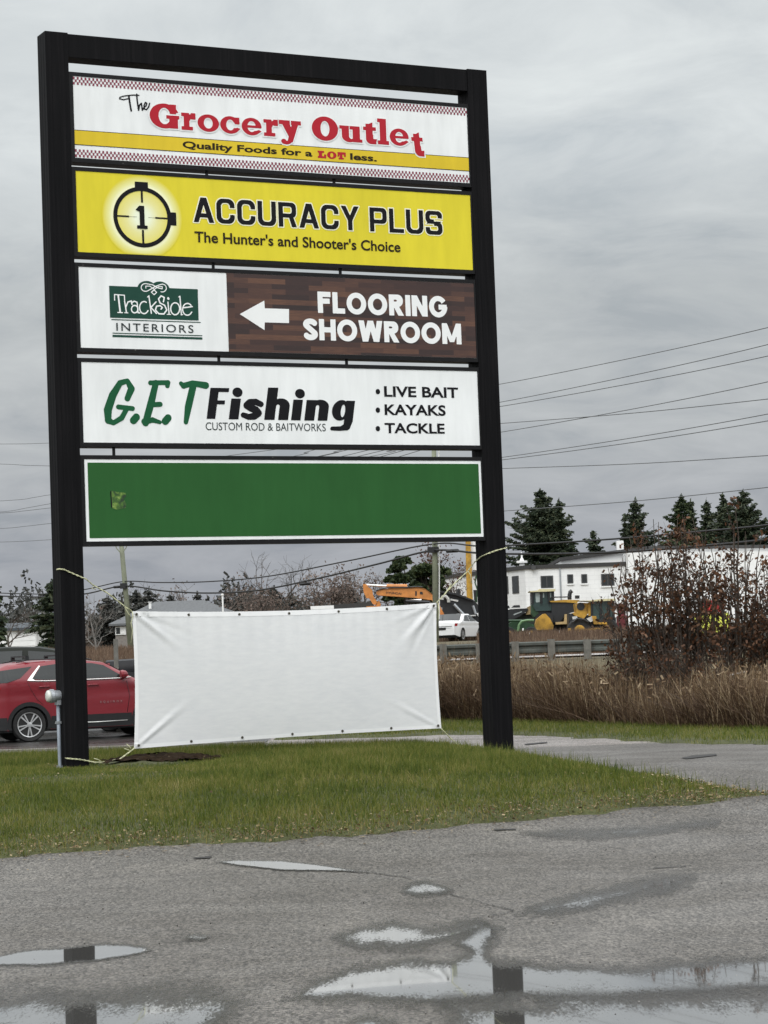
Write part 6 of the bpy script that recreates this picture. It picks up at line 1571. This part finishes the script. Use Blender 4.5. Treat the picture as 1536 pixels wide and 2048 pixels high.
spruce_at(1249, 1034, 247, 16, 15, 'thin spruce tucked against the left of the pointed spruce', group=GS)
spruce_at(1362, 994, 250, 46, 16, 'round-topped pine rising behind the left shrub', M_PIN, 1.2, GS, droop=.05, name='pine_tree')
spruce_at(1381, 1002, 252, 18, 17, 'slim spruce tip just right of the round-topped pine', group=GS)
spruce_at(1413, 1003, 255, 30, 18, 'spruce tip midway over the brown shrubs', group=GS)
spruce_at(1445, 990, 250, 34, 19, 'spruce second from the right over the brown shrubs', group=GS)
spruce_at(1486, 984, 240, 60, 20, 'broad dark spruce over the right shrub at the picture edge', dens=1.25, group=GS)
spruce_at(1560, 1030, 240, 60, 21, 'spruce partly outside the right edge of the picture', group=GS)
spruce_at(102, 1164, 150, 38, 22, 'scraggly dark spruce close to the left black post', gap=.42, droop=.45, dens=1.15)
spruce_at(-9, 1165, 140, 12, 23, 'spruce cut off by the left edge of the picture', gap=.2)
# low round pine behind the excavator
def bushy(px, ytop, Y, wpx, seed, label, mat, n=5200, cat='pine tree', name='pine_tree', lobes=26, flatb=.25):
    top = at(px, ytop, Y); zb = tz(top[0], Y); h = top[2] - zb; w_ = wpx / pxm(Y) / 2; r = np.random.default_rng(seed)
    L_ = []
    for k in range(lobes):
        a = r.uniform(0, 6.28); z = h * r.uniform(.22, .93); rr0 = w_ * math.sqrt(max(.05, 1 - ((z / h - .38) / .64) ** 2)) * r.uniform(.45, .9); L_.append((rr0 * math.cos(a), rr0 * math.sin(a), z, w_ * r.uniform(.2, .36)))
    L_.append((0, 0, h - w_ * .25, w_ * .25)); L_ = np.array(L_); i = r.integers(0, len(L_), n); d = rdir(r, n); d[:, 2] = np.abs(d[:, 2]) * .9 - flatb * .4
    C = L_[i, :3] + d * (L_[i, 3] * r.uniform(.75, 1.1, n))[:, None]
    A = d + r.normal(0, .5, (n, 3)); A /= np.linalg.norm(A, axis=1)[:, None]; B = np.cross(A, rdir(r, n)); B /= np.linalg.norm(B, axis=1)[:, None]
    s = w_ * .055 * r.uniform(.6, 1.4, n)[:, None]; tk = MB(); tk.tube([(0, 0, -.4), (.1, 0, h * .4), (0, 0, h * .85)], [h * .03, h * .022, .03], 7)
    for q in L_[:14]: tk.tube([(0, 0, q[2] * .6), tuple(q[:3])], [h * .012, .02], 4, cap=False)
    return place(name, label, cat, (top[0], Y, zb), quads(C, A * s * 1.5, B * s * .75), tk, mat, M_BARK)
bushy(808, 1113, 175, 100, 31, 'round dark green pine behind the orange excavator arm', M_PIN, lobes=20)
bushy(858, 1130, 180, 110, 32, 'dark green pine spreading behind the right utility pole', M_PIN, lobes=22)
bushy(893, 1182, 172, 46, 36, 'low dark pine bush just right of the right utility pole', M_PIN, 1600)
# leafless or thinly leaved trees
def bare(px, ytop, Y, seed, label, mat, nleaf, cat='tree', spread=.5, levels=4, lsz=.085, bark=None, trunk=.3, up=.45, group=None, n0=5):
    top = at(px, ytop, Y); zb = tz(top[0], Y); h = top[2] - zb; m, T = branchy(h, seed, spread, levels, r0=h * .016, trunk=trunk, up=up, n0=n0)
    return place('broadleaf_tree' if nleaf else 'bare_tree', label, cat, (top[0], Y, zb), leaves(T, int(nleaf * .9), seed, lsz, .35) if nleaf else None, m, mat, bark or M_BARK, group=group)
GB = 'thin trees behind the house and the banner'
bare(566, 1098, 190, 41, 'tallest bare grey tree above the middle of the banner', M_TAN, 0, levels=4, trunk=.5, spread=.2, group=GB, n0=4)
bare(667, 1137, 185, 42, 'rusty tree left of the orange excavator arm', M_TAN, 1500, group=GB)
bare(720, 1126, 195, 43, 'reddish tree directly behind the tip of the excavator arm', M_TAN, 900, group=GB, spread=.3)
bare(612, 1150, 186, 44, 'low rusty tree right of the tallest bare tree', M_TAN, 500, group=GB)
bare(442, 1152, 210, 45, 'dark bare tree behind the right end of the house roof', M_TAN, 260, spread=.8, group=GB)
bare(373, 1163, 230, 46, 'small rusty tree above the middle of the house roof', M_TAN, 500, group=GB, spread=.3)
bare(318, 1158, 225, 47, 'bare grey tree right of the left utility pole', M_TAN, 0, group=GB)
bare(500, 1166, 205, 48, 'tan leafed tree left of the tallest bare tree', M_TAN, 900, group=GB, spread=.3)
bare(188, 1188, 170, 49, 'bare pale-limbed tree just right of the left black post', M_TAN, 60, spread=.7, bark=M_BARKP, group=GB)
bare(536, 1172, 200, 50, 'small rusty tree touching the left of the tallest bare tree', M_TAN, 500, group=GB)
bare(908, 1088, 205, 51, 'russet tree between the right utility pole and the yellow mast', M_RUST, 1800, spread=.6, lsz=.085, group=GB)
bare(18, 1205, 190, 52, 'bare grey tree above the white garage at far left', M_TAN, 0, group=GB)
bare(962, 1120, 240, 53, 'dull tree hidden behind the right black post', M_TAN, 700, group=GB)
bare(1008, 1112, 250, 54, 'russet tree just right of the right black post', M_RUST, 900, group=GB)
GD = 'dark conifers in the tree line behind the house'
for i, (px_, yt, Y_, rp, lab) in enumerate([(215, 1196, 205, 24, 'dark conifer left of the left utility pole'), (272, 1184, 215, 30, 'dark conifer just right of the left utility pole'), (298, 1180, 218, 26, 'darkest conifer over the left slope of the house roof'),
        (395, 1188, 232, 18, 'small conifer peeping over the house ridge'), (455, 1196, 212, 22, 'conifer beside the slim lamp pole'), (487, 1184, 215, 34, 'broad dark conifer left of the middle of the banner'), (520, 1188, 216, 28, 'conifer left of the tallest bare tree'),
        (548, 1176, 218, 24, 'conifer at the foot of the tallest bare tree'), (700, 1176, 205, 24, 'conifer low behind the excavator arm tip'), (340, 1190, 230, 20, 'small conifer over the left of the house ridge'), (585, 1190, 215, 26, 'conifer low between the two rusty trees')]):
    spruce_at(px_, yt, Y_, rp, 60 + i, lab, M_FAR, .9, GD, droop=.12)
# far woodland: one mass nobody could count
r = np.random.default_rng(77); C = []; A = []; B = []
for k in range(1500):
    Y = r.uniform(330, 520); px_ = r.uniform(-160, 1700); base = at(px_, 1290, Y); h = r.uniform(5, 9.5) * (1.15 if px_ < 130 else 1.0) * (1.0 + .25 * math.sin(px_ * .03)); zb = tz(base[0], Y); w_ = r.uniform(1.4, 3.2); n = 60
    t = r.uniform(0, 1, n); rad = w_ * (1 - t) ** .6 * np.sqrt(r.uniform(0, 1, n)); a = r.uniform(0, 6.28, n)
    C.append(np.stack([base[0] + rad * np.cos(a), Y + rad * np.sin(a), zb + h * t], 1)); d = rdir(r, n); d[:, 2] += .8; d /= np.linalg.norm(d, axis=1)[:, None]
    A.append(d * r.uniform(.18, .42, n)[:, None]); b_ = np.cross(d, rdir(r, n)); b_ /= np.linalg.norm(b_, axis=1)[:, None]; B.append(b_ * r.uniform(.07, .2, n)[:, None])
fv, ff = quads(np.concatenate(C), np.concatenate(A), np.concatenate(B)); wd = stuff(fast_mesh('far_woodland', fv, ff, M_FAR))
# scrub filling the gap under the trees behind the house
C = []; A = []; B = []
for k in range(1500):
    Y = r.uniform(225, 330); px_ = r.uniform(-100, 1000); base = at(px_, 1290, Y); h = r.uniform(1.5, 4.2); zb = tz(base[0], Y); n = 16; t = r.uniform(0, 1, n); rad = r.uniform(.6, 1.8) * np.sqrt(r.uniform(0, 1, n)); a = r.uniform(0, 6.28, n)
    C.append(np.stack([base[0] + rad * np.cos(a), Y + rad * np.sin(a), zb + h * t], 1)); d = rdir(r, n); d[:, 2] += 1; d /= np.linalg.norm(d, axis=1)[:, None]
    A.append(d * r.uniform(.15, .4, n)[:, None]); b_ = np.cross(d, rdir(r, n)); b_ /= np.linalg.norm(b_, axis=1)[:, None]; B.append(b_ * r.uniform(.03, .09, n)[:, None])
M_SCRUB = leafy('leafless brown scrub', [(.2, (.03, .022, .018)), (.5, (.06, .045, .036)), (.8, (.10, .075, .06))], .15)
fv, ff = quads(np.concatenate(C), np.concatenate(A), np.concatenate(B)); stuff(fast_mesh('brown_scrub', fv, ff, M_SCRUB))

# ================================================================== SHRUBS ON THE DITCH
M_TWIG = simple('dark shrub stems', (.052, .038, .028), .85, var=.35, scale=6)
M_LEAF = leafy('withered brown leaves', [(.1, (.024, .014, .008)), (.45, (.072, .035, .018)), (.72, (.145, .066, .034)), (.92, (.23, .14, .085))], .3, nscale=.9)
def shrub(px, Y, wpx, hpx_top, seed, label, nst=26, nleaf=5200, lsz=.036):
    base = at(px, 1456, Y); zb = tz(base[0], Y); top = at(px, hpx_top, Y)[2] - zb; w_ = wpx / pxm(Y) / 2
    r = np.random.default_rng(seed); m = MB(); T = []; 
    for k in range(nst):
        a = r.uniform(0, 6.28); sp = math.sqrt(r.uniform(0, 1)); f = math.cos(a) * sp
        hh = top * (1 - .42 * abs(f) ** 1.6) * r.uniform(.62, 1.0); p0 = np.array([f * .30 * w_ + r.normal(0, .1), math.sin(a) * sp * .3, -.1]); p3 = np.array([f * w_ * 1.0, math.sin(a) * sp * 1.0, hh])
        pts = [p0]
        for q in range(1, 8):
            t = q / 7; pts.append(p0 + (p3 - p0) * np.array([t ** 1.35, t ** 1.35, t]) + r.normal(0, .045, 3))
        m.tube(pts, list(np.linspace(r.uniform(.018, .040), .006, 8)), 5, cap=False)
        for b in range(r.integers(7, 12)):
            i = r.integers(1, 7); p = pts[i]; d = np.array([r.normal(0, .7), r.normal(0, .7), r.uniform(.25, 1.0)]); d /= np.linalg.norm(d); L = r.uniform(.35, 1.0) * (1.1 - .5 * i / 7)
            q1 = p + d * L * .5 + r.normal(0, .03, 3); q2 = q1 + (d + np.array([0, 0, .35])) * L * .5; m.tube([p, q1, q2], [.009, .006, .003], 3, cap=False)
            for t in np.linspace(.1, 1, 6): T.append(p + (q2 - p) * t)
            for b2 in range(2):
                e = q1 + r.normal(0, .16, 3) + np.array([0, 0, .12]); m.tube([q1, e], [.004, .002], 3, cap=False); T += [e, (q1 + e) / 2]
        T += pts[4:]
    T = np.array(T); T = T[(T[:, 2] > top * .30) | (r.random(len(T)) < .4)]; T = np.concatenate([T[r.random(len(T)) < .30]]); T = np.repeat(T, r.geometric(.33, len(T)), axis=0) + 0; (V, F) = leaves(T, nleaf, seed, lsz, .065)
    return place('shrub', label, 'shrub', (base[0], Y, zb), (V, F), m, M_LEAF, M_TWIG, crown_name='leaves', group='brown-leaved shrubs along the ditch')
shrub(1306, 48.5, 205, 1000, 101, 'brown-leaved shrub left of the roadside board, hiding the yellow loader', 30, 2150)
shrub(1392, 47.5, 215, 1010, 102, 'brown-leaved shrub in front of the roadside board', 30, 2150)
shrub(1480, 46.5, 205, 1005, 103, 'brown-leaved shrub under the broad spruce at the picture edge', 30, 2300)
shrub(1580, 46, 180, 1060, 104, 'brown-leaved shrub partly outside the right edge of the picture', 24, 2400)
shrub(1262, 47.8, 90, 1290, 105, 'low brown bush at the left foot of the shrub row', 18, 800, .032)
shrub(1345, 46.5, 140, 1300, 106, 'low rusty undergrowth bush below the left shrub', 20, 900, .032)
shrub(1440, 45.5, 160, 1310, 107, 'low rusty undergrowth bush below the right shrub', 22, 900, .032)
m = MB(); q = at(1462, 1350, 45.2); m.tube([(q[0] - .06, 45.2, tz(0, 45)), (q[0] - .02, 45.2, q[2])], .018, 5); m.tube([(q[0] - .02, 45.18, q[2]), (q[0] + .30, 45.3, q[2] + .05)], .016, 5)
tag(m.build('broken_stick', simple('bleached wood', (.42, .40, .37), .8)), 'pale broken stick leaning in the undergrowth below the right shrub', 'stick')

# ================================================================== BLADES: reeds, lawn, verge
def blades(name, XY, Z, H, W, mat, seed, lean=.35, curve=.5, segs=2):
    """flat tapering blades with one bend; n rows"""
    r = np.random.default_rng(seed); n = len(XY); a = r.uniform(0, 6.283, n); la = r.uniform(0, 6.283, n); lm = np.abs(r.normal(0, lean, n)) * H
    sx = np.cos(a) * W; sy = np.sin(a) * W; dx = np.cos(la) * lm; dy = np.sin(la) * lm; x, y = XY[:, 0], XY[:, 1]
    rows = []
    for k in range(segs + 1):
        t = k / segs; o = curve * t * t + (1 - curve) * t; wv = (1 - t) * .85 + .15 if k < segs else .06
        hz = H * (t - .18 * t * t * np.clip(lm / np.maximum(H, 1e-6), 0, 1.5))
        rows += [np.stack([x - sx * wv + dx * o, y - sy * wv + dy * o, Z + hz], 1), np.stack([x + sx * wv + dx * o, y + sy * wv + dy * o, Z + hz], 1)]
    V = np.stack(rows, 1).reshape(-1, 3); k = 2 * (segs + 1); b = np.arange(n)[:, None] * k
    F = np.concatenate([b + np.array([[2 * i, 2 * i + 1, 2 * i + 3, 2 * i + 2]]) for i in range(segs)])
    return stuff(fast_mesh(name, V, F, mat))
M_REED = leafy('dry straw reeds', [(.12, (.045, .027, .015)), (.34, (.12, .075, .042)), (.58, (.24, .165, .095)), (.86, (.48, .38, .25))], .3, nscale=1.1)
M_REEDD = leafy('dark weathered weed stems', [(.1, (.036, .022, .014)), (.5, (.085, .052, .033)), (.9, (.17, .11, .07))], .25, nscale=.7)
r = np.random.default_rng(5)
def verge_back(x):          # where the reeds begin, traced along the photo
    P = np.array([ground(a, b)[:2] for a, b in [(700, 1436), (890, 1441), (1020, 1446), (1200, 1452), (1400, 1461), (1536, 1463), (1700, 1464)]])
    return np.interp(x, P[:, 0], np.minimum(P[:, 1], 51.5))
def reed_field(n, dmax, hmul, seed):
    r = np.random.default_rng(seed); X = r.uniform(-2.0, 15.5, n); d = dmax * r.uniform(0, 1, n) ** 1.4; Y = verge_back(X) + d + .35 * (vnoise(X, X * 0, 1.1, 3) - .5)
    cl = vnoise(X, Y, .55, 9); Hh = hmul * (1.0 + .55 * (cl - .5) + .25 * (vnoise(X, Y, 2.3, 19) - .5)) * r.uniform(.45, 1.12, n); keep = (r.random(n) < .35 + cl) & (Y < 60.3)
    zt_ = terrain(X, Y); Hh = np.minimum(Hh, np.maximum(.12, (1.42 + .16 * r.normal(0, 1, n)) - zt_)) if hmul < 1.5 else np.minimum(Hh, 2.0 - zt_)
    keep &= Y < 61
    return np.stack([X, Y], 1)[keep], zt_[keep] - .03, Hh[keep]
XY, Z, Hh = reed_field(38000, 6.0, 1.25, 5); blades('reeds', XY, Z, Hh, r.uniform(.004, .015, len(XY)), M_REED, 5, lean=.38, curve=.8, segs=3)
XY, Z, Hh = reed_field(44000, 5.5, 1.10, 6); blades('dry_weeds', XY, Z, Hh, r.uniform(.004, .016, len(XY)), M_REEDD, 6, lean=.95, curve=.5, segs=3)
k = r.random(len(XY)) < .16; q = np.stack([XY[k, 0], XY[k, 1], Z[k] + Hh[k] * .93], 1) + r.normal(0, .06, (k.sum(), 3)) * [1, 1, .5]; nn = len(q)
A = rdir(r, nn) * [.8, .8, 1]; B = np.cross(A, rdir(r, nn)); B /= np.linalg.norm(B, axis=1)[:, None]; fv, ff = quads(q, A * r.uniform(.04, .09, nn)[:, None], B * r.uniform(.008, .02, nn)[:, None])
stuff(fast_mesh('seed_heads', fv, ff, M_REED))
# taller single stalks that stand up against the guardrail
XY, Z, Hh = reed_field(1500, 7.0, 1.75, 8); blades('tall_weed_stalks', XY, Z, Hh, r.uniform(.003, .007, len(XY)), M_REEDD, 8, lean=.12, segs=3)
# rough grass between road and machinery, and on the left beyond the road
n = 60000; Y = np.where(r.random(n) < .6, 76.5 + 60 * r.uniform(0, 1, n) ** 1.3, r.uniform(122, 139, n)); PXX = r.uniform(-80, 1620, n); X = (PXX - 768) / FPX * Y
kk = ~((PXX > 855) & (PXX < 945) & (Y > 95) & (Y < 131)); X, Y = X[kk], Y[kk]; n = len(X)
blades('dry_field_grass', np.stack([X, Y], 1), terrain(X, Y) - .05, r.uniform(.18, .62, n), r.uniform(.010, .026, n), leafy('reddish dry field grass', [(.1, (.060, .038, .026)), (.5, (.125, .080, .055)), (.9, (.23, .16, .11))], .3), 9, lean=.3)

M_GRASS = leafy('lawn grass blades', [(.10, (.024, .042, .008)), (.30, (.060, .090, .012)), (.48, (.104, .130, .020)), (.64, (.16, .170, .034)), (.78, (.24, .21, .07)), (.92, (.38, .31, .16))], .35, rough=.55, nscale=.85, patchy=.5)
M_STRAW = leafy('yellowed straw blades', [(.1, (.11, .075, .028)), (.5, (.22, .16, .06)), (.9, (.40, .32, .17))], .3)
def lawn_scatter(n, S, seed, holefade=True, halfw=830):
    X, Y, Zg, sd = S; r = np.random.default_rng(seed); ny, nx = X.shape
    ii = r.uniform(0, ny - 1.001, n); jj = r.uniform(0, nx - 1.001, n); i0 = ii.astype(int); j0 = jj.astype(int); fi = ii - i0; fj = jj - j0
    bl = lambda G: (G[i0, j0] * (1 - fi) * (1 - fj) + G[i0 + 1, j0] * fi * (1 - fj) + G[i0, j0 + 1] * (1 - fi) * fj + G[i0 + 1, j0 + 1] * fi * fj)
    x, y, z, s = bl(X), bl(Y), bl(Zg), bl(sd)
    hol = ((x - HOLE[0]) / .75) ** 2 + ((y - HOLE[1]) / .95) ** 2
    inframe = np.abs((x / y) * FPX) < halfw
    k = (s > .02) & inframe & (r.random(n) < np.clip(.5 + s * 1.6, 0, 1)) & ((hol > 1.0 + .5 * r.random(n)) | (not holefade))
    return np.stack([x, y], 1)[k], z[k], s[k], r
XY, Z, s_, r2 = lawn_scatter(400000, (LX, LY, LZ, LS), 12)
nz = vnoise(XY[:, 0], XY[:, 1], .9, 14); far = sm((XY[:, 1] - 26) / 8)
frt = np.exp(-((XY[:, 0] - HOLE[0] + .5) / 1.6) ** 4) * ((XY[:, 1] > HOLE[1] - 4.5) & (XY[:, 1] < HOLE[1] + .5))
Hh = (.045 + .06 * nz + .045 * far) * (1 - .6 * frt) * r2.uniform(.5, 1.35, len(XY)) * np.clip(.45 + s_ * .6, .45, 1)
blades('grass', XY, Z - .01, Hh, r2.uniform(.0030, .0068, len(XY)), M_GRASS, 12, lean=.62, curve=.7)
XY, Z, s_, r2 = lawn_scatter(52000, (LX, LY, LZ, LS), 13); Hh = (.11 + .06 * r2.random(len(XY))) * (1 - .7 * np.exp(-((XY[:, 0] - HOLE[0] + .5) / 1.6) ** 4) * (XY[:, 1] > HOLE[1] - 4.5) * (XY[:, 1] < HOLE[1] + .5))
blades('tall_grass', XY, Z - .01, Hh * r2.uniform(.7, 1.4, len(XY)), r2.uniform(.003, .0055, len(XY)), M_GRASS, 13, lean=.35, curve=.7, segs=3)
XY, Z, s_, r2 = lawn_scatter(90000, (LX, LY, LZ, LS), 15); k = (s_ < .9) & (r2.random(len(XY)) < 1.6 * np.exp(-s_ * 2.6)) & (XY[:, 1] < 28)
blades('straw', XY[k], Z[k], r2.uniform(.02, .07, k.sum()), r2.uniform(.003, .007, k.sum()), M_STRAW, 15, lean=1.1)
XY, Z, s_, r2 = lawn_scatter(190000, (VX, VY, VZ, VS), 16, False, 1700)
blades('verge_grass', XY, Z - .01, r2.uniform(.04, .13, len(XY)), r2.uniform(.003, .007, len(XY)), M_GRASS, 16, lean=.5)
# fallen leaves along the front edge and sprinkled over the lawn
XY, Z, s_, r2 = lawn_scatter(150000, (LX, LY, LZ, LS), 17, False); k = r2.random(len(XY)) < (2.2 * np.exp(-s_ * 4.5) * (XY[:, 1] < 29) * (.3 + 1.2 * vnoise(XY[:, 0], XY[:, 1], 1.7, 44)) + .008); XY, Z = XY[k], Z[k]; n = len(XY)
C = np.stack([XY[:, 0], XY[:, 1] - .05 * r2.random(n), Z + r2.uniform(.012, .05, n)], 1); A = rdir(r2, n) * [1, 1, .35]; B = np.cross(A, rdir(r2, n) * [.3, .3, 1]); A *= r2.uniform(.008, .022, n)[:, None]; B /= np.linalg.norm(B, axis=1)[:, None] + 1e-6; B *= r2.uniform(.005, .013, n)[:, None]
fv, ff = quads(C, A, B); M_LIT = leafy('fallen leaves', [(.1, (.06, .036, .018)), (.4, (.15, .10, .05)), (.7, (.28, .21, .11)), (.95, (.48, .41, .27))], .15)
stuff(fast_mesh('fallen_leaves', fv, ff, M_LIT))
# leaves and crumbs blown onto the paving beside the lawn edge
FP = np.array([ground(*p) for p in front]); n = 520; u_ = r.uniform(0, len(FP) - 1.001, n); i_ = u_.astype(int); P = FP[i_] + (FP[i_ + 1] - FP[i_]) * (u_ - i_)[:, None]; P[:, 1] -= np.abs(r.normal(0, .35, n)) - .15
C = np.stack([P[:, 0], P[:, 1], terrain(P[:, 0], P[:, 1]) + .014], 1); A = rdir(r, n) * [1, 1, .2]; B = np.cross(A, [0, 0, 1]) + rdir(r, n) * .15; A *= r.uniform(.008, .024, n)[:, None]; B *= r.uniform(.006, .014, n)[:, None]
fv, ff = quads(C, A, B); stuff(fast_mesh('leaf_litter', fv, ff, M_LIT))
# grit and small stones on the asphalt
n = 220; PXX = r.uniform(0, 1536, n); PY = r.uniform(1660, 2047, n); P = np.array([ground(a, b) for a, b in zip(PXX, PY)]); sz = r.uniform(.002, .009, n)
oct_ = np.array([(1, 0, 0), (-1, 0, 0), (0, 1, 0), (0, -1, 0), (0, 0, .8), (0, 0, -.8)]); of = np.array([(0, 2, 4), (2, 1, 4), (1, 3, 4), (3, 0, 4), (2, 0, 5), (1, 2, 5), (3, 1, 5), (0, 3, 5)])
V = (P[:, None, :] + oct_[None] * sz[:, None, None] * r.uniform(.6, 1.4, (n, 6, 1)) + np.array([0, 0, .006])).reshape(-1, 3); F = (np.arange(n)[:, None, None] * 6 + of[None]).reshape(-1, 3)
stuff(fast_mesh('asphalt_grit', V, F, leafy('grit', [(.2, (.02, .02, .018)), (.6, (.12, .11, .10)), (.9, (.45, .44, .42))], 0)))
